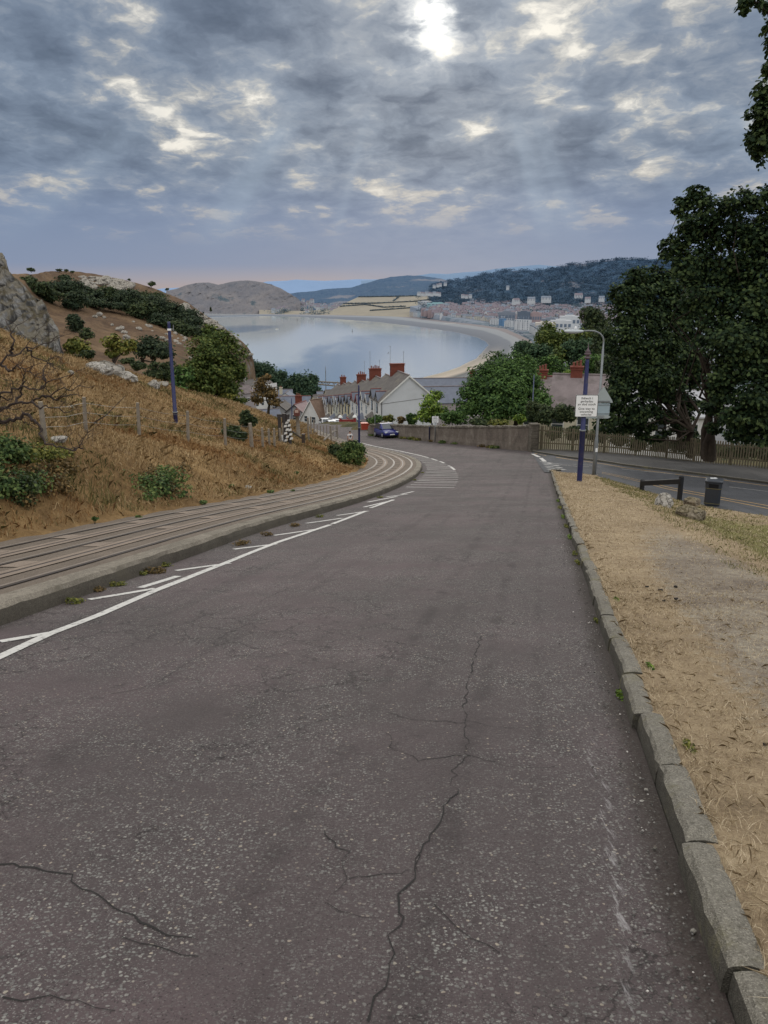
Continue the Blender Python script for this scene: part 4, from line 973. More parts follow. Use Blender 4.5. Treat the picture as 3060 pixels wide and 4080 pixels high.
M_ROCKB = rockmat('brown_lichen_boulder', (.36, .315, .25), (.21, .175, .13), (.075, .06, .045), (.24, .20, .10), 6, mossamt=.35)
M_ROCKF = rockmat('pale_scree_rock', (.48, .45, .41), (.34, .315, .28), (.16, .145, .125), (.2, .16, .09), 1.5, mossamt=.2)
# ledges of rock under the leaning thorn tree, white stones on the bank
rk = [((203,797),(.55,.4,.28),'small pale rock at the left tip of the outcrop below the thorn tree'),((222,806),(.5,.45,.35),'broken pale rock in the middle of the outcrop below the thorn tree'),((256,805),(.45,.4,.4),'upright pale rock right of the thorn tree trunk'),((280,822),(.6,.4,.3),'lowest pale slab of the outcrop below the thorn tree'),((212,800),(1.0,.6,.4),'long grey limestone ledge at the left of the outcrop below the thorn tree'),((243,806),(.75,.6,.42),'grey limestone block directly under the leaning thorn tree'),
      ((268,816),(.85,.5,.34),'sloping grey slab at the lower right end of the outcrop below the thorn tree'),((230,797),(.7,.6,.4),'small upper block of the outcrop below the thorn tree')]
for i, ((u, v), s, lab) in enumerate(rk):
    p = onH(u, v); p[2] += .05; rock('limestone_outcrop', lab, p, s, M_ROCKF if i % 2 else M_ROCKW, 'outcrop under the thorn tree', 20+i, cat='outcrop', rz=-.4)
for i, ((u, v), s, lab, m) in enumerate([((332,838),(.36,.3,.34),'white jagged stone on the bank, left of the blue pole top of the slope',M_ROCKW),((125,953),(.30,.16,.09),'flat white stone in the grass behind the bare branches',M_ROCKW),((537,1056),(.15,.13,.08),'small white stone low on the grass bank near the track',M_ROCKW),
      ((350,833),(.5,.35,.2),'low pale ledge at the crest right of the white stone',M_ROCKF),((153,808),(.18,.16,.12),'small pinkish stone high on the bank below the crag',M_ROCKF),((154,883),(.14,.12,.07),'tiny white stone in the grass between two fence posts',M_ROCKW)]):
    p = onH(u, v); p[2] += s[2]*.4; rock('hillside_stone', lab, p, s, m, 'stones on the grass bank', 40+i, rz=i)
# boulders scattered over the bracken hill
rg = np.random.default_rng(21); tpl = None; nb = 0
spots = [(257,716,1.3),(268,722,1.0),(262,712,.9),(300,715,1.1),(322,710,1.2),(316,707,.8),(273,733,1.3),(350,735,1.0),(386,750,1.4),(380,742,1.0),(395,756,1.0),(378,725,1.1),(372,717,.9),(360,727,.9),(242,706,.7),(288,700,.7),(328,720,.6),(366,712,.8),(395,722,1.1),(400,735,.9),(215,683,1.2),(205,688,.9),(225,690,.8),(405,765,.8),(410,778,.9),(420,788,.7)]
for i in range(30):
    spots.append((rg.uniform(355, 415), rg.uniform(705, 760), rg.uniform(.35, .8)))
for i, (u, v, s) in enumerate(spots):
    p = onLH(u, v-4); lab = 'pale boulder lying among others on the brown bracken hill'
    if i < 4:
        o = rock('hill_boulder', lab, p, (1.3, 1.0, .8), M_ROCKF, 'boulders on the bracken hill', 60+i); o.scale = (s*.8,)*3
        tpl = (tpl or [])+[o]
    else:
        o = tpl[i % 4].copy(); COL.objects.link(o); o.location = p; o.scale = (s*.8*rg.uniform(.8, 1.3), s*.8, s*.8); o.rotation_euler = (0, 0, rg.uniform(0, 6))
# craggy outcrops along the skyline of the hill
rg = np.random.default_rng(31)
for i in range(95):
    if i < 55: u = rg.uniform(172, 290); v = np.interp(u, [170, 230, 290], [592, 598, 612])+abs(rg.normal())*13+4
    else: u = rg.uniform(395, 545); v = np.interp(u, [395, 440, 480, 520, 545], [655, 680, 708, 738, 768])+abs(rg.normal())*9+2
    o = tpl[i % 4].copy(); COL.objects.link(o); o.name = 'skyline_rock'; o.location = onLH(u, v); s = rg.uniform(.8, 2.3); o.scale = (s*1.3, s, s*.8); o.rotation_euler = (rg.uniform(-.3, .3), 0, rg.uniform(0, 6))
    o['label'] = 'grey rock of the broken outcrop near the top of the left hill' if i < 55 else 'grey rock on the edge of the left hill where it drops to the sea'
    o['group'] = 'rocks of the upper outcrop' if i < 55 else 'rocks along the seaward edge'
    o['category'] = 'rock'

# scrub thickets on the hill, one object per bush, several shapes copied
def shrub(name, label, cat, u, v, ru, rv, Y, mat, leaf, seed, group=None, nl=5, dens=3.6, shape=DIAMOND, limbs=False, p0=None):
    rg = np.random.default_rng(seed); c = at(u, v, Y) if p0 is None else np.array(p0); k = mpp(Y); lob = [(c, (ru*k*.72, ru*k*.6, rv*k*.78))]
    for i in range(nl):
        d = rg.normal(size=3); d /= np.linalg.norm(d); f = rg.uniform(.35, .6)
        lob.append((c+d*np.array([ru*k, ru*k*.7, rv*k])*.55+np.array([0, 0, rv*k*.05]), (ru*k*f, ru*k*f*.8, rv*k*f)))
    return tree(name, label, cat, lob, mat, leaf, base=c-np.array([0, 0, rv*k]), trunk_r=max(.03, ru*k*.05), dens=dens, seed=seed, group=group, shape=shape, limbs=limbs, crown_name='foliage')
sb = [(80,622,34,18,.9),(120,618,30,17,1),(160,625,36,22,1),(110,640,30,16,1),(165,648,34,24,1),(200,640,28,16,1),(232,635,26,16,.9),(262,640,30,17,1),(285,652,34,22,1),(320,645,34,20,1),(345,660,36,24,1),(372,672,34,22,1),(305,672,30,20,1),(340,688,30,16,1),(395,685,30,20,1),(372,700,30,14,1),(415,700,30,18,1),(428,715,26,16,1),(405,715,26,12,1),(215,655,24,12,1),(250,662,22,10,1),(60,605,18,9,1),(140,600,16,7,1)]
for i, (u, v, ru, rv, s) in enumerate(sb):
    p = onLH(u, v+rv*.6); Y = p[1]-3
    shrub('scrub_bush', 'dark green bush in the dense scrub belt across the left hill', 'bush', u, v, ru*1.18, rv*1.0, Y, LM_GORSE if i % 3 else LM_SCRUB, .85, 200+i, 'scrub belt on the left hill', 4, 3.0)
for i, (u, v, ru, rv, lab, m) in enumerate([(160,700,22,20,'isolated dark green bush on the brown slope right of the crag',LM_GORSE),(190,722,18,14,'small grey-green bush beside the isolated dark bush',LM_SCRUB),(325,730,4,5,'tiny bush among the pale boulders',LM_SCRUB),(360,745,5,7,'tiny dark bush low on the bracken slope',LM_SCRUB),
        (33,0,0,0,'',None)]):
    if not lab: continue
    p = onLH(u, v+rv*.8); shrub('hill_bush', lab, 'bush', u, v, ru, rv, p[1]-2, m, .6, 240+i)
# little wind-bent trees on the skyline
for i, (u, v, ru, rv, lab) in enumerate([(67,582,12,4.5,'flat-topped windswept bush, first on the skyline right of the crag'),(128,584,8,3,'low windswept bush in the middle of the skyline'),(142,584.5,6,3,'forked windswept shrub close beside the low skyline bush'),(156,587,6,2.5,'rounded low bush where the skyline starts to fall'),
        (279,604,5,2.5,'small bush on the skyline above the upper outcrop'),(327,613,10,6,'dark bush on the skyline edge, right of the outcrop'),(361,624.5,5,3,'last tiny bush on the descending skyline'),(455,668,3,5,'tiny upright bush on the seaward edge of the hill')]):
    p = onLH(u, v+rv+2); shrub('skyline_bush', lab, 'bush', u, v, ru, rv, p[1], LM_SCRUB, .5, 260+i, 'bushes on the skyline', 3, 3.2, limbs=True)

# ------------------------------------------------------------------ trees beyond the near bank
def ptree(name, label, spec, mat, leaf, foot=None, **kw):
    L = plobes(spec, kw.pop('depth', .9))
    base = None
    if foot: base = at(foot[0], foot[1], foot[2])
    return tree(name, label, kw.pop('cat', 'tree'), L, mat, leaf, base=base, **kw)
ptree('sycamore_tree', 'large spreading green tree with ochre lower leaves behind the left blue pole', [(470,738,38,28,68),(445,765,36,34,66),(492,770,36,36,68),(418,800,28,28,65),(462,800,44,34,66),(505,805,26,30,68),(440,832,36,22,65),(482,835,34,22,67),(455,715,20,16,68),(520,800,16,18,68)], LM_SYC, .24, (458,868,66), trunk_r=.22, dens=3.0, seed=2, clump=.20, stems=2)
ptree('small_tree', 'small dark bush-like tree between the big sycamore and the blue pole foot', [(395,815,22,20,62),(385,838,20,14,61)], LM_MID, .24, (392,868,61), trunk_r=.12, dens=3.2, seed=3)
ptree('round_tree', 'rounded dark green tree on the hill behind the blue pole top', [(318,745,30,18,95),(335,755,32,20,94),(305,755,22,16,94),(352,762,22,14,93)], LM_GORSE, .34, (322,785,95), trunk_r=.25, dens=3.4, seed=4, stems=2)
ptree('round_tree', 'lower grey-green bushy tree just left of the blue pole', [(345,805,30,20,75),(365,795,24,16,76),(328,812,18,14,75)], LM_SCRUB, .27, (345,835,75), trunk_r=.15, dens=3.4, seed=5)
ptree('thorn_tree', 'leaning thorn tree with yellow-green crown growing from the rock outcrop', [(245,740,22,16,47.5),(262,752,24,18,47.5),(240,762,16,14,47.5),(280,745,14,14,47.5)], LM_YEL, .19, (241,806,47.2), trunk_r=.13, dens=2.4, seed=6, clump=.22)
ptree('hillside_bush', 'yellow-green bush at the foot of the crag', [(168,742,22,16,49),(152,752,16,14,48.5),(185,755,16,14,49)], LM_YEL, .2, (165,778,48.5), trunk_r=.08, dens=3.0, seed=7, cat='bush')
ptree('hillside_bush', 'dark low bush right of the yellow-green bush by the crag', [(190,765,18,10,48),(175,772,14,8,48)], LM_SCRUB, .18, (182,782,48), trunk_r=.06, dens=3.0, seed=8, cat='bush')
for i, (u, v, ru, rv, Y, lab, m) in enumerate([(300,790,18,12,70,'low green shrub between the thorn tree and the round trees',LM_SCRUB),(275,778,20,8,72,'dull green shrub behind the thorn tree',LM_SCRUB),(390,858,14,10,60,'dark shrub at the crest beside the blue pole',LM_SCRUB),
        (490,858,24,10,66,'pale green hedge shrub below the big sycamore',LM_YEL),(515,866,22,8,68,'olive hedge shrub in front of the pale house',LM_SYC)]):
    shrub('crest_shrub', lab, 'shrub', u, v, ru, rv, Y, m, .2, 280+i, 'shrubs along the crest')
ptree('brown_leaved_tree', 'bronze-leaved tree in front of the tall pale house', [(565,832,20,16,120),(585,850,18,14,120),(557,858,16,14,119),(595,868,16,10,119),(575,815,12,8,120)], LM_RUSSET, .36, (570,905,119), trunk_r=.22, dens=2.3, seed=9, clump=.2, stems=2)
# woodland running down to the sea behind the houses
wd = [(548,800,20,22,380),(575,812,26,26,375),(600,826,26,26,370),(560,838,26,22,370),(625,842,24,24,365),(648,835,22,26,360),(668,838,22,30,355),(680,850,16,22,352),(655,865,28,20,352),(622,868,26,16,360),(590,862,26,18,365),(640,820,16,12,360)]
for i, (u, v, ru, rv, Y) in enumerate(wd):
    tree('woodland_tree', 'dark green tree of the wood running down to the bay behind the houses' if i not in (6,) else 'rounded tall tree at the right end of the wood above the bay', 'tree', [(at(u, v, Y), (ru*mpp(Y), ru*mpp(Y)*.8, rv*mpp(Y)))]+[(at(u+RNG.uniform(-.6, .6)*ru, v-RNG.uniform(0, .7)*rv, Y), (ru*mpp(Y)*.5, ru*mpp(Y)*.5, rv*mpp(Y)*.45)) for _ in range(4)], LM_WOOD, 1.15, trunk_r=.3, dens=3.6, seed=300+i, group='wood above the bay' if i != 6 else None, shape=DIAMOND, limbs=False)

# ------------------------------------------------------------------ bushes along the wall and the trees behind it
ptree('gap_tree', 'big round green tree standing behind the wall in the middle', [(1085,795,44,34,88),(1050,830,44,44,86),(1120,815,46,42,87),(1085,850,60,44,84),(1150,850,34,36,86),(1020,865,34,34,84),(1170,870,24,26,84),(1065,880,40,30,82),(1130,885,44,26,82)], LM_MID, .29, (1085,960,84), trunk_r=.3, dens=3.1, seed=11, clump=.2, stems=2, cap=26000)
ptree('lime_green_tree', 'bright yellow-green young tree behind the wall left of the round tree', [(938,855,18,14,88),(928,878,22,18,87),(948,890,22,18,86),(918,898,18,14,86)], LM_BRIGHT, .27, (932,935,86), trunk_r=.1, dens=3.0, seed=12)
for i, (u, v, ru, rv, Y, lab, m) in enumerate([(982,902,32,20,80,'rounded bright green bush leaning over the wall coping',LM_MID),(890,905,14,16,88,'dark leafy shrub beside the pale gable wall',LM_MID),(868,908,12,9,88,'dry brown shrub at the foot of the pale gable wall',LM_RUSSET),(812,908,18,10,95,'dark green clipped bush at the far end of the wall',LM_MID),
        (838,905,14,11,93,'golden yellow bush over the wall behind the blue car',LM_YEL),(1125,905,16,12,70,'light green shrub just above the wall near its pillar',LM_BRIGHT),(1158,890,28,26,72,'dark ivy mass beside the wall pillar',LM_SCRUB),(1180,900,26,22,70,'dark shrub behind the first fence pickets',LM_SCRUB),
        (1215,890,30,28,70,'dull green bush behind the fence, left of the sign pole',LM_SCRUB),(1035,912,26,10,76,'low green ivy along the wall top',LM_SCRUB),(955,925,12,8,82,'dry seedheads over the wall by the small sign',LM_YEL),(1080,912,26,9,72,'low dry growth on the wall coping right of centre',LM_YEL)]):
    shrub('wall_shrub', lab, 'shrub', u, v, ru, rv, Y, m, .24 if i != 2 else .2, 320+i, 'shrubs over the wall')
mid = [(1185,728,34,32,195,LM_SYC,'tall olive tree at the seaward end of the tree belt'),(1128,758,30,24,185,LM_WOOD,'dark rounded tree farthest left in the tree belt'),(1160,765,50,30,180,LM_WOOD,'rounded dark tree at the left of the tree belt above the shore'),(1215,745,46,40,190,LM_SYC,'taller olive tree in the tree belt, above the small dark rounded one'),(1190,795,44,26,160,LM_MID,'mid green tree low in the tree belt, behind the round tree'),(1255,770,40,44,170,LM_WOOD,'dark tree between the lamp head and the olive tree'),
       (1288,700,36,34,200,LM_SCRUB,'tall dark pine-like tree behind the lamp head'),(1270,735,34,30,185,LM_SYC,'olive-green tree under the lamp head'),(1235,812,40,16,120,LM_BRIGHT,'yellow-green tree crown above the orange chimneys'),(1290,790,40,30,120,LM_MID,'dark green tree right of the orange chimneys'),(1205,770,26,20,170,LM_SYC,'pale olive tree in the middle of the tree belt'),
       (1305,740,30,40,130,LM_SCRUB,'dark tree behind the lamp column'),(1140,790,34,24,170,LM_MID,'green tree between the round tree and the tree belt'),(1320,800,40,50,100,LM_SCRUB,'dark tree behind the lamp post sign')]
for i, (u, v, ru, rv, Y, m, lab) in enumerate(mid):
    rg = np.random.default_rng(400+i)
    sp = [(u, v, ru*.7, rv*.75, Y)]+[(u+rg.uniform(-.6, .6)*ru, v+rg.uniform(-.75, .5)*rv, ru*rg.uniform(.35, .5), rv*rg.uniform(.35, .5), Y+rg.uniform(-2, 2)) for _ in range(6)]
    ptree('belt_tree', lab, sp, m, max(.3, Y*.0034), trunk_r=.25, dens=3.2, seed=420+i, group='tree belt right of the bay', limbs=False, shape=DIAMOND)
# the big sycamores on the right
S1 = [(1395,600,30,26,53),(1430,610,40,30,53),(1375,640,44,30,52),(1430,655,60,40,53),(1490,640,50,40,54),(1350,680,36,30,51),(1400,700,60,40,52),(1470,700,60,44,53),(1345,735,40,34,50),(1410,760,66,46,51),(1480,770,60,44,52),(1345,800,38,40,50),(1400,820,60,40,50),(1330,850,36,40,49.5),(1370,880,46,36,49.5),(1440,840,46,34,51),(1325,900,26,24,49),(1500,820,40,26,52),(1410,890,24,20,50),(1310,912,36,28,49.5),(1350,922,34,18,50),(1382,928,24,12,50.5),(1475,872,34,22,52),(1340,640,30,24,51),(1375,600,26,20,52),(1440,900,28,18,51),(1400,922,22,12,51),(1480,905,20,20,52),(1460,925,18,10,52),(1490,930,20,14,52),(1392,942,20,10,50.5),(1500,948,24,12,51),(1420,948,22,8,51),(1435,935,16,8,51.5)]
ptree('sycamore_tree', 'broad dark sycamore behind the picket fence, right of the lamp post', S1, LM_DARK, .22, (1462,968,52), trunk_r=.24, dens=2.7, seed=15, clump=.20, stems=2, cap=26000, shell=.6)
S2 = [(1500,420,26,20,40),(1475,440,22,16,40),(1540,450,44,28,40),(1600,440,40,26,39),(1650,430,34,30,39),(1510,490,48,30,40),(1580,500,60,40,40),(1650,500,50,50,39),(1475,510,26,22,40),(1500,560,50,40,40),(1580,570,70,50,40),(1660,590,60,60,39),(1540,640,60,50,40),(1620,660,70,60,39),(1600,740,70,60,38),(1660,760,50,70,38),(1550,720,46,40,39),(1570,810,46,36,38),(1640,840,60,50,37),(1560,855,30,26,38),(1620,900,60,34,37),(1500,600,30,26,40),(1720,650,80,120,39),(1720,850,80,90,38),(1660,905,40,30,37),(1600,935,44,24,37.5),(1655,942,40,24,37),(1535,880,26,20,39),(1470,460,20,14,40),(1450,540,30,26,41),(1720,940,60,40,37),(1585,905,30,28,38),(1540,925,18,14,40)]
ptree('lime_tree', 'tall dark tree at the right edge behind the picket fence', S2, LM_DARK, .20, (1540,980,44), trunk_r=.20, dens=2.6, seed=16, clump=.20, stems=3, cap=24000, shell=.6)
S3 = [(1650,205,26,26,13),(1648,255,36,34,13),(1655,300,40,36,13),(1640,325,20,18,13),(1660,150,16,22,13),(1690,240,50,90,13)]
S3 += [(1612,2,20,10,12.5),(1605,22,12,9,12.5),(1636,6,14,10,12.5),(1655,14,14,14,12.6),(1690,60,30,80,12.8)]
OT = ptree('overhanging_tree', 'near tree whose dark leafy boughs hang in at the top right corner', S3, LM_DARK, .085, (1950,900,14), trunk_r=.2, dens=2.3, seed=17, clump=.20, limbs=False, cap=15000, shell=.5)

_ob = np.array(OT.location); _oz = gz(_ob[0], _ob[1])-_ob[2]; mb = MB(); rg = np.random.default_rng(66)
_top = at(1900, 60, 14.2)-_ob; mb.tube(jitter_path((0, 0, _oz-.2), _top, 7, .06, rg), np.linspace(.24, .10, 8), 9)
_m1 = np.array([0, 0, 0])*.35+_top*.65
for tgt, st, r in [((1690,240,13), _m1, .06), ((1650,255,13), at(1690,240,13)-_ob, .028), ((1642,320,13), at(1690,240,13)-_ob, .02), ((1690,60,12.8), _top*.9, .05), ((1640,8,12.5), at(1690,60,12.8)-_ob, .022), ((1612,4,12.5), at(1640,8,12.5)-_ob, .012)]:
    mb.tube(jitter_path(st, at(*tgt)-_ob, 4, .03, rg), [r, r*.9, r*.8, r*.65, r*.5], 6)
mb.build('trunk', M_BARK, OT, True)
rg = np.random.default_rng(71)  # dark shrubs added so the gaps between pickets read as shade
for i, (u, v, ru, rv) in enumerate([(1200,935,24,18),(1240,938,28,20),(1290,942,30,20),(1335,948,30,20),(1380,956,30,18),(1425,960,28,16),(1470,966,30,18),(1515,968,30,18),(1560,972,32,20),(1605,974,32,22),(1650,978,36,24),(1700,984,36,24)]):
    Y = np.interp(u, [1159, 1280, 1411, 1509, 1659, 1800], [63.5, 60.5, 56.5, 52, 48, 45]); shrub('dark_fill_shrub', 'dark shrub added close behind the pickets to darken their gaps below the big trees', 'shrub', u, v, ru, rv, Y, LM_SCRUB if i % 3 else LM_DARK, .2, 820+i, 'dark shrubs added behind the picket fence', 4, 3.6)
# ------------------------------------------------------------------ street furniture by the junction
def text_mesh(name, lines, size, gap, mat, parent, y, z0, xoff=0, bold=.012):
    """lines of raised lettering facing -Y in the parent's frame"""
    for s, dz in lines:
        cu = bpy.data.curves.new(name, 'FONT'); cu.body = s; cu.size = size; cu.align_x = 'CENTER'; cu.extrude = .0015; cu.offset = bold*size; cu.space_character = 1.08
        tmp = bpy.data.objects.new('tmp', cu); COL.objects.link(tmp); bpy.context.view_layer.update()
        me = bpy.data.meshes.new_from_object(tmp.evaluated_get(bpy.context.evaluated_depsgraph_get())); bpy.data.objects.remove(tmp)
        M = Matrix.Translation((xoff, y, z0+dz))@Matrix.Rotation(R_(90), 4, 'X'); me.transform(M)
        o = link(name, me, mat, parent)
def rrect(w, h, r, n=5):
    P = []
    for cx, cz, a0 in ((w/2-r, h/2-r, 0), (-w/2+r, h/2-r, 90), (-w/2+r, -h/2+r, 180), (w/2-r, -h/2+r, 270)):
        for i in range(n+1): a = R_(a0+90*i/n); P.append((cx+r*math.cos(a), cz+r*math.sin(a)))
    return P
def plate(parent, name, w, h, r, y0, y1, zc, mat, xc=0):
    mb = MB(); mb.prism([(x+xc, y0, z+zc) for x, z in rrect(w, h, r)], (0, y0, 0), (0, y1, 0)); return mb.build(name, mat, parent)
def blue_pole(name, label, p, H, r0, r1, split, finial=True, mat=M_BLUE, group=None, cat='pole'):
    o = thing(name, label, cat, p, 0, group)
    mb = MB(); mb.lathe([(r0*1.02, -.15), (r0, 0), (r0, split), (r0*1.15, split+.01), (r0*1.15, split+.05), (r0*.92, split+.08), (r1, H*.98), (r1*.9, H)], n=14); mb.build('shaft', mat, o, True)
    mb = MB(); mb.lathe([(r0*1.2, split+.02), (r0*1.24, split+.035), (r0*1.24, split+.06), (r0*1.18, split+.075)], n=14); mb.build('collar', M_GALV, o, True)
    if finial:
        mb = MB(); mb.lathe([(r1*1.3, H), (r1*1.75, H+.02), (r1*1.75, H+.06), (r1*1.0, H+.09), (r1*1.0, H+.14), (r1*1.9, H+.16), (r1*1.8, H+.20), (r1*1.2, H+.24), (r1*1.6, H+.27), (r1*.7, H+.33), (r1*.3, H+.42), (.004, H+.62)], n=14)
        mb.build('finial', paint('brownish_finial_iron', (.10, .07, .08), .5, .3), o, True)
    return o
p = onR(1251, 1045); p[2] = float(verge_z(np.array(p[0]), np.array(p[1]), np.array(.5)))
kz = lambda v, Y, u=1260: at(u, v, Y)[2]
Hp = kz(775, p[1])-p[2]
SIGNP = blue_pole('sign_pole', 'tall navy blue tramway pole carrying the white bilingual give way sign', p, Hp, .105, .072, kz(932, p[1])-p[2])
w = 48.5*mpp(p[1]); zc = kz(876, p[1])-p[2]; xs_ = (1259.5-1256.5)*mpp(p[1])
def giveway(parent, w, zc, xs_, yf, txt=True):
    plate(parent, 'sign_back', w, w*.985, .05*w, yf+.004, yf+.03, zc, M_SIGNBACK, xs_)
    sg = plate(parent, 'sign_plate', w, w*.985, .05*w, yf, yf+.003, zc, M_BLACK, xs_)
    plate(sg, 'sign_face', w*.955, w*.94, .035*w, yf-.004, yf-.001, zc, M_SIGNWHITE, xs_)
    sz = w*.138
    text_mesh('lettering', [('Ildiwch i', .318*w), ('gerbydau', .185*w), ('yn dod atoch', .052*w), ('Give way to', -.145*w), ('oncoming', -.275*w), ('vehicles', -.405*w)], sz, 0, M_BLACK, sg, yf-.0055, zc-.02*w, xs_)
giveway(SIGNP, w, zc, xs_, -.135)
mb = MB()
for dz in (-.25, .25): mb.box((0, -.085, zc+dz*w*1.2), (.26, .05, .05))
mb.build('clamp', M_GALV, SIGNP)
# galvanised street lamp with the backs of three road signs
p = onR(1283, 1028); Y = p[1]; k = mpp(Y)
LP = thing('street_lamp', 'galvanised street lamp with curved arm and grey backs of road signs', 'street lamp', p)
H = kz(722, Y, 1290)-p[2]; zs = kz(955, Y, 1285)-p[2]
mb = MB(); mb.lathe([(.095, -.1), (.095, zs), (.07, zs+.22), (.062, zs+.25), (.05, H*.9)], n=14)
arm = [(0, 0, H*.9), (0, 0, H*.955)]+[(-(1-math.cos(a))*.62, 0, H*.955+math.sin(a)*.45) for a in np.linspace(.25, math.pi/2, 7)]+[(-1.05, 0, H*.955+.44)]
mb.tube(arm, .036, 10); mb.build('column', M_GALV, LP, True)
hz0 = H*.955+.42
mb = MB(); rows = []
for x, wd, hu, hd in ((-.95, .05, .05, .05), (-1.05, .11, .07, .06), (-1.25, .16, .085, .10), (-1.5, .15, .08, .11), (-1.72, .10, .06, .07), (-1.8, .03, .02, .02)):
    for a in np.linspace(0, 2*math.pi, 12, endpoint=False): rows.append((x, math.cos(a)*wd, hz0+math.sin(a)*(hu if math.sin(a) > 0 else hd)))
mb.add(rows, [(i*12+j, i*12+(j+1) % 12, (i+1)*12+(j+1) % 12, (i+1)*12+j) for i in range(5) for j in range(12)]+[tuple(range(12)), tuple(range(60, 72))])
lant = mb.build('lantern', paint('pale_grey_lantern', (.42, .46, .48), .4, .1), LP, True)
mb = MB(); mb.lathe([(.045, 0), (.055, .06), (.05, .11), (.02, .14)], (-1.3, 0, hz0+.08), 10); mb.build('photocell', M_SIGNWHITE, lant, True)
ztri = kz(868, Y, 1297)-p[2]; zt2 = kz(836, Y, 1297)-p[2]; sx_ = .14
mb = MB(); mb.prism([(sx_-.46, -.09, ztri-.03), (sx_+.46, -.09, ztri-.03), (sx_+.44, -.09, ztri+.05), (sx_+.03, -.09, zt2), (sx_-.03, -.09, zt2), (sx_-.44, -.09, ztri+.05)], (0, 0, 0), (0, .02, 0)); mb.build('triangular_sign', M_SIGNBACK, LP)
z1 = kz(871, Y)-p[2]; z0 = kz(896, Y)-p[2]; plate(LP, 'rectangular_sign', .72, z1-z0, .03, -.09, -.07, (z0+z1)/2, paint('blue_grey_sign_back', (.32, .40, .44), .5, .08), sx_-.02)
zd = kz(900, Y)-p[2]; mb = MB(); mb.prism([(-.78, -.10, zd-.07), (.42, -.10, zd-.07), (.56, -.10, zd), (.42, -.10, zd+.09), (-.78, -.10, zd+.09)], (0, 0, 0), (0, .02, 0)); mb.build('direction_sign', M_SIGNBACK, LP)
mb = MB()
for z in (zd-.02, zd+.05, (z0+z1)/2-.2, z1-.06, ztri, ztri+.05): mb.box((sx_-.05, -.105, z), (.75 if z > z0 else .3, .025, .025))
mb.build('rail_bracket', M_GALV, LP)
mb = MB(); mb.box((0, -.128, zs-.35), (.10, .008, .18)); mb.build('number_label', M_SIGNWHITE, LP)
# knee rail
a = onR(1386, 1062); b = onR(1467, 1083); za = float(R(a[0], a[1])); zb = float(R(b[0], b[1])); d = Vector((b-a)[:2].tolist()+[0]); L = d.length; rz = math.atan2(d.y, d.x)
KR = thing('knee_rail', 'low black timber knee rail on two posts at the edge of the dry verge', 'barrier', (a[0], a[1], za), rz)
ha = at(1386, 1037, a[1])[2]-za; hb = at(1467, 1029, b[1])[2]-za
for x, h, zz in ((0, ha, 0), (L, hb, zb-za)):
    mb = MB(); mb.box((x, 0, (h+zz-.25)/2), (.14, .13, h-zz+.25)); mb.box((x, 0, h+.012), (.10, .09, .025)); mb.build('post', M_BLACK, KR, bevel=.012)
mb = MB(); mb.prism([(-.02, -.105, ha-.23), (L+.06, -.105, hb-.27), (L+.06, -.105, hb-.07), (-.02, -.105, ha-.035)], (0, 0, 0), (0, .06, 0)); mb.build('rail', M_BLACK, KR, bevel=.01)
# litter bin: square body with chamfered corners, apertures, hood, gold bands
p = onR(1537, 1094); Y = p[1]; k = mpp(Y); W = 41*k; H = kz(1034, Y)-p[2]
BN = thing('litter_bin', 'dark navy square litter bin with gold bands beside the side road', 'litter bin', p, R_(-24))
def oct_(w, c): return [(w/2-c, -w/2), (w/2, -w/2+c), (w/2, w/2-c), (w/2-c, w/2), (-w/2+c, w/2), (-w/2, w/2-c), (-w/2, -w/2+c), (-w/2+c, -w/2)]
def loft(levels):
    mb = MB(); vs = []; n = 8
    for w_, c_, z in levels: vs += [(x, y, z) for x, y in oct_(w_, c_)]
    fs = [(i*n+j, i*n+(j+1) % n, (i+1)*n+(j+1) % n, (i+1)*n+j) for i in range(len(levels)-1) for j in range(n)]+[tuple(reversed(range(n))), tuple(range((len(levels)-1)*n, len(levels)*n))]
    return mb.add(vs, fs)
Wb = W*.80
loft([(Wb*.95, .05, -.05), (Wb*.95, .05, .05), (Wb*.9, .05, .055), (Wb*.90, .05, .10), (Wb, .06, .11), (Wb*1.0, .06, H*.66), (Wb*1.02, .06, H*.67), (Wb*1.02, .06, H*.90)]).build('body', M_BIN, BN, bevel=.006)
hd = loft([(Wb*1.10, .06, H*.90), (Wb*1.12, .06, H*.915), (Wb*1.12, .06, H*.95), (Wb*1.0, .08, H*.985), (Wb*.72, .08, H)]).build('lid', M_BIN, BN, bevel=.006)
mb = MB(); mb.box((-.05, .0, H+.012), (.20, .07, .02), .3); mb.box((.03, .05, H+.011), (.10, .06, .018), -.4); mb.build('crumpled_litter', M_SIGNWHITE, hd)
for sgn in range(4):
    a = sgn*math.pi/2; Mx = Matrix.Rotation(a, 4, 'Z'); yf = -Wb*1.02/2
    mb = MB(); mb.prism([Mx@Vector((x, yf-.003, z+H*.79)) for x, z in rrect(Wb*.62, H*.145, .03)], (0, 0, 0), Mx@Vector((0, -.004, 0))); mb.build('aperture', paint('aperture_shade', (.004, .004, .005), .9, .1), BN)  # near-black plates stand in for the shade inside the openings
    mb = MB(); mb.box(Mx@Vector((0, yf-.012, H*.875)), (Wb*.66, .03, .022), a); mb.build('aperture_lip', M_BIN, BN)
loft([(Wb*1.03, .06, H*.685), (Wb*1.03, .06, H*.70)]).build('gold_band', M_GOLD, BN); loft([(Wb*1.012, .06, H*.155), (Wb*1.012, .06, H*.17)]).build('gold_band', M_GOLD, BN)
mb = MB(); mb.box((0, -Wb/2-.004, H*.48), (.10, .005, .12)); mb.build('badge', M_GOLD, BN) if False else None
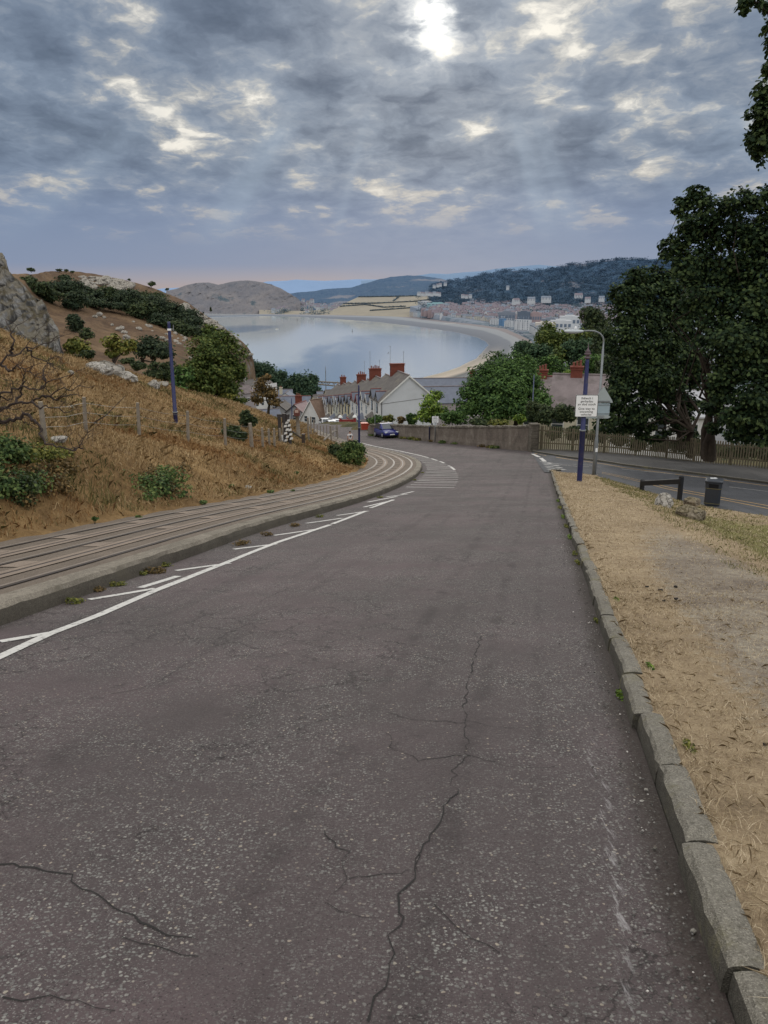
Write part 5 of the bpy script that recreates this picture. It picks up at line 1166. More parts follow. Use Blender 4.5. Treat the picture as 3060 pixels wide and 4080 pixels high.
# boulders on the verge
def on_verge(u, v):
    return hit(u, v, lambda X, Y: R(X, Y)+.06, 60)
for (u, v, ru, rv, lab, m, sd_) in [(1434,1085,22,15,'pale white limestone boulder below the knee rail',M_ROCKW,5),(1491,1110,27,15,'brown lichen-stained boulder nearest the litter bin, right of the white one',M_ROCKB,9),(1494,1085,18,9,'small brown boulder half hidden between the rail post and the litter bin',M_ROCKB,13)]:
    q = on_verge(u, v+rv*.7); k = mpp(q[1]); rock('boulder', lab, (q[0], q[1], q[2]+rv*k*.85), (ru*k*1.2, ru*k*.95, rv*k*1.35), m, 'boulders on the verge', sd_, rz=sd_)

# ------------------------------------------------------------------ wall, pillar, fence
wp = []; 
WT = [(1139,920),(1060,921),(1003,921),(949,921),(925,920.5),(861,918),(795,917)]
for (b, (u, v)) in zip(WALL, WT): wp.append((b, at(u, v, b[1])[2]))
base0 = Vector(wp[0][0])
WO = thing('garden_wall', 'long brown rendered garden wall with rough coping behind the junction', 'wall', base0)
B = resample([np.append(b, z) for b, z in wp], 90); d = np.gradient(B[:, :2], axis=0); d /= np.linalg.norm(d, axis=1)[:, None]; nn = np.stack([d[:, 1], -d[:, 0]], 1)
if np.dot(nn[0], -B[0, :2]) < 0: nn = -nn
rows = []; cope = []
for i in range(len(B)):
    x, y, zg, zt = B[i]; zt -= .13
    o_ = .03*fbm(i*.3, 2.2, 3)
    zj = zt+.03*fbm(i*.5, 7.7, 3)
    for o, z in ((.06+o_, zg-.3), (.05+o_, zg+.25), (.0+o_, zg+.6), (-.01+o_, zj), (-.32, zj), (-.32, zg-.6)): rows.append((x+nn[i, 0]*o-base0.x, y+nn[i, 1]*o-base0.y, z-base0.z))
mb = MB(); mb.add(rows, [(i*6+j, (i+1)*6+j, (i+1)*6+j+1, i*6+j+1) for i in range(len(B)-1) for j in range(5)]+[(0, 1, 2, 3, 4, 5), tuple(reversed(range(len(rows)-6, len(rows))))]); mb.build('wall', M_WALL, WO)
mb = MB(); rg = np.random.default_rng(8); s_ = 0; Ls = np.concatenate([[0], np.cumsum(np.linalg.norm(np.diff(B[:, :2], axis=0), axis=1))])
while s_ < Ls[-1]-.3:
    L = rg.uniform(.22, .5); x, y, zt = [np.interp(s_+L/2, Ls, B[:, i]) for i in (0, 1, 3)]; dx, dy = [np.interp(s_+L/2, Ls, d[:, i]) for i in (0, 1)]; h = rg.uniform(.12, .22)
    mb.box((x-nn[0, 0]*.15-base0.x, y-nn[0, 1]*.15-base0.y, zt-.15+h/2-base0.z), (L*.96, .40+rg.uniform(-.04, .05), h), math.atan2(dy, dx)+rg.normal()*.05); s_ += L
mb.build('coping', M_COPE, WO, bevel=.02)
# pillar at the fence end of the wall
pb = onR(1152, 976); zt = at(1152, 918, pb[1])[2]; k = mpp(pb[1]); mb = MB(); z = pb[2]-.3; rg = np.random.default_rng(4)
while z < zt-.05:
    h = rg.uniform(.18, .3); mb.box((pb[0], pb[1]+.2, z+h/2), (17*k+rg.uniform(-.05, .05), .6+rg.uniform(-.04, .04), h*.97), .15+rg.normal()*.03); z += h
o = thing('gate_pillar', 'square stone pillar where the garden wall meets the picket fence', 'pillar', (pb[0], pb[1], pb[2]))
for i in range(len(mb.v)): mb.v[i] = (mb.v[i][0]-pb[0], mb.v[i][1]-pb[1], mb.v[i][2]-pb[2])
mb.build('masonry', M_COPE, o, bevel=.025); mb = MB(); mb.box((0, .2, zt-pb[2]+.03), (19*k, .7, .12), .15); mb.build('cap', M_COPE, o, bevel=.02)
for u, vb, vt, lab, r in [(1142.5,975,926,'thin dark blue post standing against the wall next to the pillar',.05),(927,953.5,923,'dark blue stub post against the wall by the small sign',.055)]:
    q = onR(u, vb); q[1] -= .15; h = at(u, vt, q[1])[2]-q[2]; o = thing('marker_post', lab, 'post', q); mb = MB(); mb.lathe([(r, -.1), (r, h-.05), (r*1.25, h-.04), (r*1.2, h), (r*.5, h+.04)], n=10); mb.build('shaft', M_BLUE, o, True); mb = MB(); mb.lathe([(r*2, -.05), (r*2, .06), (r*1.2, .09)], n=10); mb.build('base', M_GALV, o)
q = onR(939, 955); Y = q[1]; k = mpp(Y); o = thing('road_sign', 'small square white give way sign on a thin grey post by the wall', 'road sign', (q[0], q[1]-.3, q[2]))
h = kz(896.5, Y)-q[2]; mb = MB(); mb.lathe([(.038, -.1), (.036, h)], n=8); mb.build('post', M_GALV, o, True); giveway(o, 14.5*k, kz(905, Y)-q[2], 0, -.06)
# picket fence
FP_ = resample([np.append(b, at(u, v, b[1])[2]) for b, (u, v) in zip(reversed(FENCE), [(1159,918),(1280,929.5),(1411,940.5),(1509,948),(1659,960),(1800,972)])], 400)
FP_[:, 2] = R(FP_[:, 0], FP_[:, 1])+.08
b0 = FP_[0]; FO = thing('picket_fence', 'long weathered grey-brown picket fence along the pavement of the side road', 'fence', b0[:3])
Ls = np.concatenate([[0], np.cumsum(np.linalg.norm(np.diff(FP_[:, :2], axis=0), axis=1))]); mbp = MB(); rg = np.random.default_rng(2)
fa = lambda s: [np.interp(s, Ls, FP_[:, i]) for i in range(4)]
s_ = .15
while s_ < Ls[-1]:
    x, y, z, zt = fa(s_); x2, y2 = fa(s_+.1)[:2]; rz = math.atan2(y2-y, x2-x); h = zt-z+rg.normal()*.012; w_ = .092; tl = rg.normal()*.008
    c, s__ = math.cos(rz), math.sin(rz); yo = -.03
    pr = [(-w_/2, .04), (w_/2, .04), (w_/2+tl, h-.05), (w_/2*.6+tl, h-.012), (tl, h), (-w_/2*.6+tl, h-.012), (-w_/2+tl, h-.05)]
    mbp.prism([(x-b0[0]+a*c-yo*s__, y-b0[1]+a*s__+yo*c, z-b0[2]+q) for a, q in pr], (0, 0, 0), (-.022*-s__, -.022*c, 0)); s_ += .178+rg.normal()*.004
mbp.build('picket_panel', M_FENCE, FO)
for fz in (.28, .78):
    mb = MB(); n = 70
    for i in range(n):
        a = fa(Ls[-1]*i/n); b = fa(Ls[-1]*(i+1)/n); za, zb = a[2]+(a[3]-a[2])*fz, b[2]+(b[3]-b[2])*fz
        A = Vector((a[0]-b0[0], a[1]-b0[1], za-b0[2])); Bv = Vector((b[0]-b0[0], b[1]-b0[1], zb-b0[2])); D = (Bv-A); nrm = Vector((-D.y, D.x, 0)).normalized()*.05
        mb.add([A, Bv, Bv+nrm, A+nrm, A+Vector((0, 0, .09)), Bv+Vector((0, 0, .09)), Bv+nrm+Vector((0, 0, .09)), A+nrm+Vector((0, 0, .09))], [(0, 1, 5, 4), (4, 5, 6, 7), (3, 2, 6, 7), (0, 3, 2, 1)])
    mb.build('rail', M_FENCE, FO)
s_ = .4
while s_ < Ls[-1]:
    x, y, z, zt = fa(s_); mb = MB(); mb.box((x-b0[0]+.02, y-b0[1]+.12, (z+zt)/2-b0[2]-.05), (.1, .1, zt-z)); mb.build('post', M_FENCE, FO); s_ += 2.7

# ------------------------------------------------------------------ poles
q = onH(380, 917); Y = q[1]; o = blue_pole('tramway_pole', 'tall navy blue tramway pole standing alone on the grass bank at left', q-np.array([0, 0, .1]), at(368, 690, Y)[2]-q[2], .105, .07, at(378, 888, Y)[2]-q[2], False)
H = at(368, 690, Y)[2]-q[2]; mb = MB(); mb.lathe([(.085, H-.42), (.1, H-.4), (.1, H-.34), (.085, H-.32)], n=12); mb.build('insulator_band', M_SIGNWHITE, o); mb = MB(); mb.tube([(.05, 0, H-.36), (.2, 0, H-.3), (.2, 0, H-.15)], .012, 6); mb.tube([(.2, 0, H-.42), (.2, 0, H-.15)], .02, 6); mb.build('bracket', M_GALV, o)
q = onR(776, 962); Y = q[1]; q[2] += .1; blue_pole('tramway_pole', 'navy blue tramway pole on the kerb at the start of the bend in the middle', q, at(774, 832, Y)[2]-q[2], .10, .065, at(775, 925, Y)[2]-q[2], False)
for i, (u, vt, vb, Y, lab, m, r) in enumerate([(632,862,937,95,'thin dark blue pole beyond the bank in front of the slate roofs',M_BLUE,.075),(1148,812,925,75,'faded blue pole rising through the foliage behind the wall',M_BLUEGREY,.075),(765,880,930,130,'slim dark lamp pole beside the terrace',M_BLUEGREY,.06),(810,858,935,94,'slim grey pole at the far end of the wall',M_GALV,.05)]):
    a = at(u, vb, Y); h = at(u, vt, Y)[2]-a[2]; o = thing('pole', lab, 'pole', a, 0, 'poles along the street'); mb = MB(); mb.lathe([(r, -1.5), (r, h*.25), (r*.85, h*.26), (r*.6, h), (r*.3, h+.1)], n=8); mb.build('shaft', m, o, True)
    mb = MB(); mb.lathe([(r*1.2, h*.25), (r*1.3, h*.26), (r*1.2, h*.275)], n=8); mb.build('collar', M_GALV, o)

# ------------------------------------------------------------------ post and wire fence on the bank
posts = [((97.5,952),(87,868),'leaning fence post, half hidden by the bare branches'),((186,940),(181,858),'slim leaning fence post next right of the bare branches'),((301,943),(297,870),'leaning fence post midway between the branches and the blue pole'),((406.5,956),(405,888),'fence post just right of the blue pole'),((487,963),(485,904),'fence post left of the dark gorse bush'),
    ((544,966),(540,914),'stout fence post right of the dark gorse bush'),((568,968),(566,924),'first of three close fence posts beyond the stout one'),((582,963),(580,926),'middle of three close fence posts'),((593,967),(592,925),'last of three close fence posts'),((607,955),(604,925),'short fence post beside the black striped frame'),
    ((667,952),(665,902),'fence post right of the post with the red box'),((716,955),(714,920),'weathered post near the end of the bank fence'),((730,950),(728,918),'strainer post with a fallen rail at the end of the bank fence')]
wire_pts = []
for i, ((ub, vb), (ut, vt), lab) in enumerate(posts):
    q = onH(ub, vb); t_ = at(ut, vt, q[1]); r = .062 if i != 5 else .09
    o = thing('fence_post', lab, 'fence post', q, 0, 'posts of the wire fence'); e = Vector(t_-q); mb = MB(); mb.tube([Vector((0, 0, -.2)), e*.3, e*.7, e], [r*1.05, r, r*.97, r*.9], 8); mb.build('timber', M_POST, o)
    mb = MB(); mb.tube([e*.995, e*1.004], [r*.95, r*.7], 8); mb.build('post_top', paint('pale_cut_timber', (.34, .29, .22), .9, .2), o); wire_pts.append((q, e))
mb = MB()
for f in (.35, .6, .85):
    for (a, ea), (b, eb) in zip(wire_pts[:-1], wire_pts[1:]):
        A = Vector(a)+ea*f; Bv = Vector(b)+eb*f; mb.tube([A, (A+Bv)/2-Vector((0, 0, .05)), Bv], .004, 4)
tag(mb.build('fence_wire', M_GALV), 'three strands of thin wire strung between the bank fence posts', 'wire')
for i in range(9):
    u = 672+i*6.8; q = onG(u, 942+i*.7); h = 1.35+.15*RNG.random(); o = thing('paling_post', 'narrow grey post in the row in front of the parked cars', 'post', (q[0], q[1], q[2]-.1), 0, 'row of narrow posts by the street'); mb = MB(); mb.box((0, 0, h/2), (.10, .10, h)); mb.box((0, 0, h+.015), (.07, .07, .03)); mb.build('timber', M_POST, o)
q0 = onH(700, 957); q1 = onH(729, 938); mb = MB(); mb.tube([q0+np.array([0, 0, .2]), (q0+q1)/2+np.array([0, 0, .5]), q1+np.array([0, 0, .5])], [.07, .075, .07], 7); tag(mb.build('fallen_rail', M_POST), 'round timber rail leaning against the strainer post at the end of the fence', 'rail')
# black and white stepped frame by the fence
q = onH(616, 957); Y = q[1]; k = mpp(Y); o = thing('signal_frame', 'black timber frame with rows of white flags standing on the bank', 'signal', q)
H = at(616, 893, Y)[2]-q[2]; mb = MB(); mb.box((-.28, 0, H*.45), (.16, .16, H*.9)); mb.tube([(-.05, 0, -.1), (.0, 0, H)], .12, 8); mb.tube([(.28, 0, -.1), (.16, 0, H*.97)], .10, 8); mb.box((-.06, .02, H*.93), (.7, .12, .14)); mb.build('frame', M_DKTRIM, o)
for i, (x, z) in enumerate([(.05,.1),(.14,.22),(.05,.34),(.14,.46),(.05,.58),(.14,.70),(.36,.16),(.33,.30),(.30,.45),(.26,.60),(.22,.76)]):
    mb = MB(); mb.prism([(x-.09, -.13, z*H-.07), (x+.09, -.13, z*H-.03), (x+.10, -.13, z*H+.09), (x-.05, -.13, z*H+.06)], (0, 0, 0), (0, .03, 0)); mb.build('white_flag', M_FRAME, o)
mb = MB(); mb.box((-.15, -.12, H*.13), (.13, .06, H*.32)); mb.build('white_board', M_FRAME, o); mb = MB(); mb.box((-.1, -.1, H*.48), (.08, .06, H*.42)); mb.build('grey_batten', M_POST, o)
mb = MB(); mb.tube([(.4, 0, H*.4), (1.0, .1, H*.12)], .05, 6); mb.box((1.02, .1, H*.15), (.18, .18, .5)); mb.build('brace', M_RUST, o)
q = onH(645, 942); Y = q[1]; H = at(645, 898, Y)[2]-q[2]; o = thing('box_post', 'thick timber post with a small red roofed box on top', 'post', q); mb = MB(); mb.tube([(0, 0, -.2), (-.02, 0, H*.5), (-.06, 0, H)], [.13, .12, .11], 9); mb.build('timber', M_POST, o, True)
mb = MB(); mb.prism([(-.25, -.15, H), (.12, -.15, H), (.12, -.15, H+.32), (-.065, -.15, H+.50), (-.25, -.15, H+.32)], (0, 0, 0), (0, .3, 0)); mb.build('box', paint('rusty_red_box', (.14, .05, .04), .8, .3), o); mb = MB(); mb.box((-.065, -.16, H+.30), (.22, .02, .18)); mb.build('box_face', paint('pinkish_pale_panel', (.45, .33, .28), .8, .1), o)

# ------------------------------------------------------------------ bare tree at the left and the bushes on the bank
def bare_tree():
    base = onH(-75, 1000); base = np.array([base[0], base[1], base[2]]); Y0 = 13.5
    o = thing('bare_tree', 'leafless dead thorn tree reaching in over the bank from the left edge', 'tree', base)
    limbs = [([(-75,1000),(-60,950),(-40,915),(0,884),(35,871),(70,870),(93,855),(130,845),(163,838),(205,833)], .05, .006), ([(-60,950),(-30,870),(0,850),(47,836),(88,841),(121,817),(163,803)], .038, .005), ([(-50,930),(-25,830),(0,785),(23,768),(58,752),(93,743),(116,734),(133,724)], .038, .005),
        ([(23,768),(28,741),(21,708),(14,690)], .03, .005), ([(-40,915),(-10,914),(28,908),(58,894),(75,911),(91,929),(95,959),(112,959),(158,973),(177,969)], .05, .010), ([(35,871),(45,850),(52,815),(45,790)], .03, .005), ([(70,870),(84,880),(110,876),(140,888),(170,884)], .025, .005),
        ([(88,841),(100,825),(92,800),(105,775)], .022, .004), ([(58,752),(70,770),(95,778),(120,770)], .022, .004), ([(0,785),(18,800),(40,793),(60,805),(90,806)], .028, .005), ([(158,973),(175,960),(180,948)], .02, .004), ([(0,850),(14,866),(38,858)], .02, .004),([(93,855),(120,862),(150,852),(172,856)], .022, .004),([(0,910),(-5,890),(20,880),(50,888)], .025, .004)]
    mb = MB(); mt = MB(); rg = np.random.default_rng(77)
    for li, (px, r0, r1) in enumerate(limbs):
        P = [at(u, v, Y0+.5*math.sin(li*1.7+i*.6)*(1 if i else 0)*.8)-base for i, (u, v) in enumerate(px)]
        if li == 0: P[0] = np.array([0, 0, -.2])
        q = resample(P, len(P)*4); q[1:-1] += rg.normal(size=(len(q)-2, 3))*.018
        mb.tube(q,   .8*np.linspace(r0, r1, len(q)), 7)
        def twig(p, d, L, r, dep):
            n = 4; pts = [p]; dd = d
            for i in range(n):
                dd = dd+rg.normal(size=3)*.32; dd /= np.linalg.norm(dd); pts.append(pts[-1]+dd*L/n)
            mt.tube(pts, np.linspace(r, r*.45, n+1), 4)
            if dep:
                for i in range(1, n+1):
                    if rg.random() < .75:
                        d2 = dd+rg.normal(size=3)*.8; d2 /= np.linalg.norm(d2); twig(pts[i], d2, L*rg.uniform(.35, .65), r*.6, dep-1)
        for i in range(5, len(q), 2):
            if rg.random() < .62:
                d = q[i]-q[i-1]; d /= np.linalg.norm(d)+1e-9; d = d*.6+rg.normal(size=3)*.6+np.array([.15, 0, .15]); d /= np.linalg.norm(d)
                twig(q[i], d, rg.uniform(.2, .55), .0055, 2)
    mb.build('branches', M_DEAD, o, True); mt.build('twigs', M_DEAD, o)
bare_tree()
q0 = onH(365, 915); q = [at(365,915,q0[1]-8), at(420,882,q0[1]-8), at(440,868,q0[1]-7), at(490,835,q0[1]-7)]
a = onH(184, 918); A = at(370*.2329*2.0, 0, 1)
p0 = onH(200, 915); pts = [p0, at(206,911,p0[1]), at(228,898,p0[1]), at(248,878,p0[1]+.3), at(271,855,p0[1]+.6)]
mb = MB(); mb.tube(pts, [.03, .028, .02, .012, .008], 6); tag(mb.build('dead_bough', M_DEAD), 'thin fallen bough propped slanting on the bank between two fence posts', 'branch')
def bank_bush(label, u, v, ru, rv, mat, leaf, seed, group=None, name='bramble_bush', dens=3.2, nl=5):
    q = onH(u, v+rv*.75); shrub(name, label, 'bush', u, v, ru, rv, q[1]-.2, mat, leaf, seed, group, nl, dens, LEAFS, True)
bank_bush('big dark bramble bush on the inside of the tram track bend', 762, 985, 32, 30, LM_BRAMBLE, .125, 501, dens=3); bank_bush('dark left part of the bramble by the bend, trailing down the bank', 728, 975, 26, 18, LM_SCRUB, .125, 502, dens=3)
bank_bush('yellow-green fern tuft above the bramble bush', 748, 962, 14, 8, LM_YEL, .16, 509)
def patch(label, box, n, mat, leaf, seed, r=(.16, .34), dens=.62, name='bramble_bush'):
    rg = np.random.default_rng(seed); L = []
    for _ in range(n):
        f, g = np.clip(rg.normal()*.42, -1, 1), np.clip(rg.normal()*.42, -1, 1); u, v = (box[0]+box[1])/2+f*(box[1]-box[0])/2, (box[2]+box[3])/2+g*(box[3]-box[2])/2
        q = onH(max(u, -40), v); rr = rg.uniform(*r); L.append((q+np.array([0, 0, rr*.45]), (rr, rr, rr*.8)))
    b = L[0][0].copy(); b[2] = zH(b[0], b[1]); return tree(name, label, 'bush', L, mat, leaf, base=b, trunk_r=.008, dens=dens, seed=seed, crown_name='foliage', clump=.3, shell=.3, fork=.1)
patch('green bramble clump low on the grass bank', (296,402,1022,1086), 26, LM_BRAMBLE, .075, 503)
patch('dry rust-coloured bramble stems round the green clump low on the bank', (285,400,1015,1085), 16, LM_RUSSET, .07, 513, (.12, .25), .8)
patch('straggling dark bramble at the far left above the track', (-20,100,1010,1105), 15, LM_BRAMBLE, .07, 504)
patch('dark scrubby undergrowth mixed into the far left bramble', (-20,110,1015,1115), 10, LM_SCRUB, .07, 514)
patch('reddish bracken patch in the left bramble', (20,170,985,1090), 30, LM_RUSSET, .065, 505, (.12, .26), .8)
patch('pale green nettle patch behind the dead branch', (40,150,968,1010), 20, LM_YEL, .07, 506, (.12, .24), .8)
patch('low green weed clump at the far left edge', (-20,60,965,1005), 16, LM_BRAMBLE, .07, 507)
bank_bush('dark gorse bush behind the fence posts', 530, 907, 22, 20, LM_SCRUB, .17, 508, name='gorse_bush', dens=4.4); bank_bush('low dark gorse trailing left of the gorse bush', 500, 935, 26, 16, LM_SCRUB, .16, 510, name='gorse_bush', dens=3.2); bank_bush('dark gorse tip low behind the stout fence post', 522, 945, 16, 14, LM_SCRUB, .15, 511, name='gorse_bush', dens=3.4)
for i, (u, v, ru, rv) in enumerate([(500,1050,9,5),(585,1062,10,5),(205,1120,8,4),(632,1062,8,5),(440,1085,10,5),(300,1118,9,5),(390,1072,8,4),(640,1022,8,4)]):
    bank_bush('small green weed tuft at the foot of the grass bank', u, v, ru, rv, LM_BRAMBLE, .06, 520+i, 'weed tufts at the foot of the bank', 'weed_tuft', 1.8, 2)
# weeds along the kerbs
for i, (u, v, s, m) in enumerate([(155,1305,.13,LM_YEL),(250,1268,.13,LM_YEL),(205,1280,.12,LM_RUSSET),(330,1240,.18,LM_RUSSET),(300,1244,.12,LM_YEL),(352,1226,.12,LM_YEL),(520,1178,.16,LM_RUSSET),(575,1158,.14,LM_RUSSET),(635,1138,.14,LM_RUSSET),(690,1118,.12,LM_YEL),(820,1076,.12,LM_YEL),(895,1038,.12,LM_YEL),(912,1022,.12,LM_YEL)]):
    q = onR(u, v); s *= .62; lob = [(q+np.array([0, 0, s*.45]), (s*1.2, s*.6, s*.55)), (q+np.array([s*.8, s*.8, s*.3]), (s*.7, s*.5, s*.35))]
    tree('kerb_weed', 'small weed growing in the gutter along the tram kerb', 'weed', lob, m, .026, base=q, trunk_r=.004, dens=1.3, seed=540+i, group='weeds along the tram kerb', crown_name='leaves')
for i, (u, v, s) in enumerate([(1240,1220,.06),(1222,1165,.07),(1216,1140,.07),(1212,1120,.08),(1208,1100,.08),(1205,1085,.08),(1233,1200,.06),(1322,1510,.035),(1276,1345,.03),(1385,1475,.03),(1450,1655,.03),(1335,1320,.03)]):
    t_, s_ = ts(*onR(u, v)[:2]); x, y = xy(t_, SKR-.03 if i < 9 else SKR+.2); q = np.array([x, y, float(R(x, y))+(.0 if i < 9 else .1)])
    lob = [(q+np.array([0, 0, s*.5]), (s*.7, s*1.6, s*.5)), (q+np.array([s*.1, s*1.6, s*.3]), (s*.5, s*1.2, s*.35))]
    tree('kerb_weed', 'low green weed at the right-hand kerb', 'weed', lob, LM_BRIGHT if i % 2 else LM_YEL, .022, base=q, trunk_r=.002, dens=1.2, seed=560+i, group='weeds along the right-hand kerb', crown_name='leaves')
# weeds along the wall foot
rg = np.random.default_rng(14); 
for i in range(26):
    f = rg.random(); j = int(f*(len(B)-1)); x, y = B[j, 0]+nn[j, 0]*.2, B[j, 1]+nn[j, 1]*.2; s = rg.uniform(.15, .32); q = np.array([x, y, float(R(x, y))])
    tree('wall_weed', 'scruffy weed at the foot of the garden wall', 'weed', [(q+np.array([0, 0, s*.4]), (s*1.6, s*.6, s*.5))], (LM_YEL, LM_BRAMBLE, LM_RUSSET)[i % 3], .11, base=q, trunk_r=.01, dens=2.2, seed=600+i, group='weeds at the wall foot', crown_name='leaves', limbs=False)

# ------------------------------------------------------------------ grass, straw, gravel
def blades(name, P, H, W, mats, seed, lean=.6, label=None, flat=0.):
    rg = np.random.default_rng(seed); n = len(P)
    a = rg.uniform(0, 2*math.pi, n); dirv = np.stack([np.cos(a), np.sin(a), np.zeros(n)], 1); sd = np.stack([-np.sin(a), np.cos(a), np.zeros(n)], 1)
    a2 = rg.uniform(0, 2*math.pi, n); side = np.stack([np.cos(a2), np.sin(a2), np.zeros(n)], 1)
    ln = np.minimum(np.abs(rg.normal(size=n))*lean, 1.5)
    h = H*rg.uniform(.5, 1.3, n); up = np.clip(1-flat*rg.random(n), .05, 1)
    w = W*rg.uniform(.6, 1.4, n)
    p1 = P+(dirv*ln[:, None]*.35+np.array([0, 0, 1])*(up*.6)[:, None])*h[:, None]; p2 = P+(dirv*ln[:, None]+np.array([0, 0, 1])*(up*(1-.3*np.minimum(ln, 1)))[:, None])*h[:, None]
    V = np.stack([P-side*w[:, None], P+side*w[:, None], p1+side*w[:, None]*.8, p2, p1-side*w[:, None]*.8], 1)
    me = fast_mesh(name, V.reshape(-1, 3), np.arange(n*5), 5); at_ = me.attributes.new('tone', 'FLOAT', 'FACE'); at_.data.foreach_set('value', rg.random(n).astype(np.float32))
    return link(name, me, mats)
LM_STRAW = leafmat('dry_straw', (.16, .105, .050), (.335, .228, .112), (.55, .41, .235), rough=.8)
LM_VERGE = leafmat('verge_straw', (.24, .175, .105), (.47, .37, .235), (.72, .60, .43), rough=.8)
LM_STRAW2 = leafmat('rusty_grass', (.13, .070, .030), (.26, .142, .060), (.38, .235, .108), rough=.8)
LM_TURF = leafmat('faded_turf', (.09, .10, .035), (.19, .185, .07), (.36, .31, .15), rough=.8)
LM_GRASS = leafmat('dull_green_grass', (.05, .05, .018), (.13, .12, .045), (.28, .23, .10), rough=.8)
rg = np.random.default_rng(91); N = 900000
x = rg.uniform(-32, 10, N); y = rg.uniform(3, 80, N)**1.0
y = 3+77*rg.random(N)**1.35; e_ = E(x, y); tv = (np.abs(x) < y*.52+1.5); dens_ = fbm(x*.55, y*.55, 4)*.5+.5
zz = hz_(x, y); keep = (e_ > .12) & tv & (rg.random(N) < .3+.9*dens_) & (zz > -19)
x, y, zz = x[keep], y[keep], zz[keep]; P = np.stack([x, y, zz-.02], 1); kind = fbm(x*.28+40, y*.28, 4)+rg.normal(size=len(x))*.12; grn = fbm(x*.4+9, y*.4-5, 3)+rg.normal(size=len(x))*.15+.25*np.exp(-((y-13)/6)**2)*(x < -4)
mm = [(kind < .2) & (grn < .32), (kind >= .2) & (grn < .32), grn >= .32]
for i, (m, mt, lab) in enumerate([(mm[0], LM_STRAW, 'dry straw-coloured grass covering the bank above the tram track'), (mm[1], LM_STRAW2, 'rust-brown dead grass in patches on the bank'), (mm[2], LM_GRASS, 'dull green grass in patches low on the bank')]):
    q = P[m]; hh = (.21+.13*fbm(q[:, 0]*.8, q[:, 1]*.8, 3))*(.55+.9*rg.random(len(q))**2); o = blades('dry_grass', q, hh*(.85 if i < 2 else .9), .0042+.00024*q[:, 1], mt, 92+i, .9); tag(o, lab, 'grass', kind='stuff')
# straw and turf on the verge
N = 210000; t_ = -2+42*rg.random(N)**1.9; s_ = SKR+.10+(sB(t_)-SKR-.1)*rg.random(N)**1.2; s_ = np.minimum(s_, SKR+.1+14*rg.random(N)); x, y = xy(t_, s_); fr_ = (s_-SKR-.12)/np.maximum(sB(t_)-SKR-.12, .2)
ds = s_-SKR-.12; wrn = np.exp(-((ds-1.15-.02*t_)/.75)**2)*np.exp(-((t_-8)/7.5)**2); pt = fbm(x*1.8, y*1.8, 4)
z = verge_z(x, y, fr_); keep = (rg.random(N) < .22+.75*(1-wrn)*(.5+pt)) & (np.abs(x) < y*.6+1.2) & (y > .8)
x, y, z, ds, t_ = x[keep], y[keep], z[keep], ds[keep], t_[keep]; P = np.stack([x, y, z], 1); g = (ds > 2.0+.5*fbm(x*.7, y*.7, 3)) & (rg.random(len(x)) < .45)
edge = np.exp(-(ds/.14)**2)
o = blades('verge_straw', P[~g], .026+.030*edge[~g]+.022*sst(2, 4, ds[~g])+.0008*t_[~g], .0010+.00022*t_[~g], LM_VERGE, 101, 1.5, flat=1.1); tag(o, 'trampled dry straw and dead grass on the verge', 'grass', kind='stuff')
o = blades('verge_grass', P[g], .038+.0012*t_[g], .0010+.00020*t_[g], LM_TURF, 102, .9); tag(o, 'short half-green turf on the outer side of the verge', 'grass', kind='stuff')
N = 150000; t_ = -1+10*rg.random(N)**1.35; s_ = SKR+.10+(2.6+.1*t_)*rg.random(N); x, y = xy(t_, s_); fr_ = (s_-SKR-.12)/np.maximum(sB(t_)-SKR-.12, .2); ds = s_-SKR-.12
pt = fbm(x*2.2+5, y*2.2, 4); wr2 = np.exp(-((ds-1.25-.02*t_)/.8)**2)*sst(0, 3, t_); keep = rg.random(N) < (.30+.9*np.clip(pt+.25, 0, 1))*(1-.55*wr2); x, y, t_, fr_, ds = [q[keep] for q in (x, y, t_, fr_, ds)]
o = blades('matted_straw', np.stack([x, y, verge_z(x, y, fr_)+.002], 1), .040+.02*np.exp(-(ds/.2)**2), .0006+.00017*t_, LM_VERGE, 111, 1.2, flat=1.1); tag(o, 'matted pale straw lying flat over the near part of the verge', 'grass', kind='stuff')
# loose gravel in the right-hand gutter and a few pale stones
N = 1500; t_ = .4+16*rg.random(N)**1.6; s_ = SKR-.02-np.abs(rg.normal(size=N))*.11-.02; x, y = xy(t_, s_); sz = .0035+.006*rg.random(N)**2.5
V = []; 
ic = np.array([[1, 0, 0], [-1, 0, 0], [0, 1, 0], [0, -1, 0], [0, 0, 1], [0, 0, -1]], float); fc = np.array([[0,2,4],[2,1,4],[1,3,4],[3,0,4],[2,0,5],[1,2,5],[3,1,5],[0,3,5]])
V = ic[None]*sz[:, None, None]*rg.uniform(.6, 1.3, (N, 6, 1)); V[..., 2] *= .7; V = V+np.stack([x, y, R(x, y)+sz*.4+.008], 1)[:, None]
Fq = (fc[None]+np.arange(N)[:, None, None]*6).ravel(); me = fast_mesh('gutter_gravel', V.reshape(-1, 3), Fq, 3); at_ = me.attributes.new('tone', 'FLOAT', 'FACE'); at_.data.foreach_set('value', np.repeat(rg.random(N), 8).astype(np.float32))
m, t = newmat('loose_gravel'); t.out(t.ramp(t.attr('tone'), [(.2, (.06, .055, .05)), (.6, (.16, .15, .14)), (.93, (.30, .28, .26)), (.97, (.6, .56, .52))]), .9)
tag(link('gutter_gravel', me, m), 'loose dark and pale gravel lying in the gutter beside the right-hand kerb', 'gravel', kind='stuff')
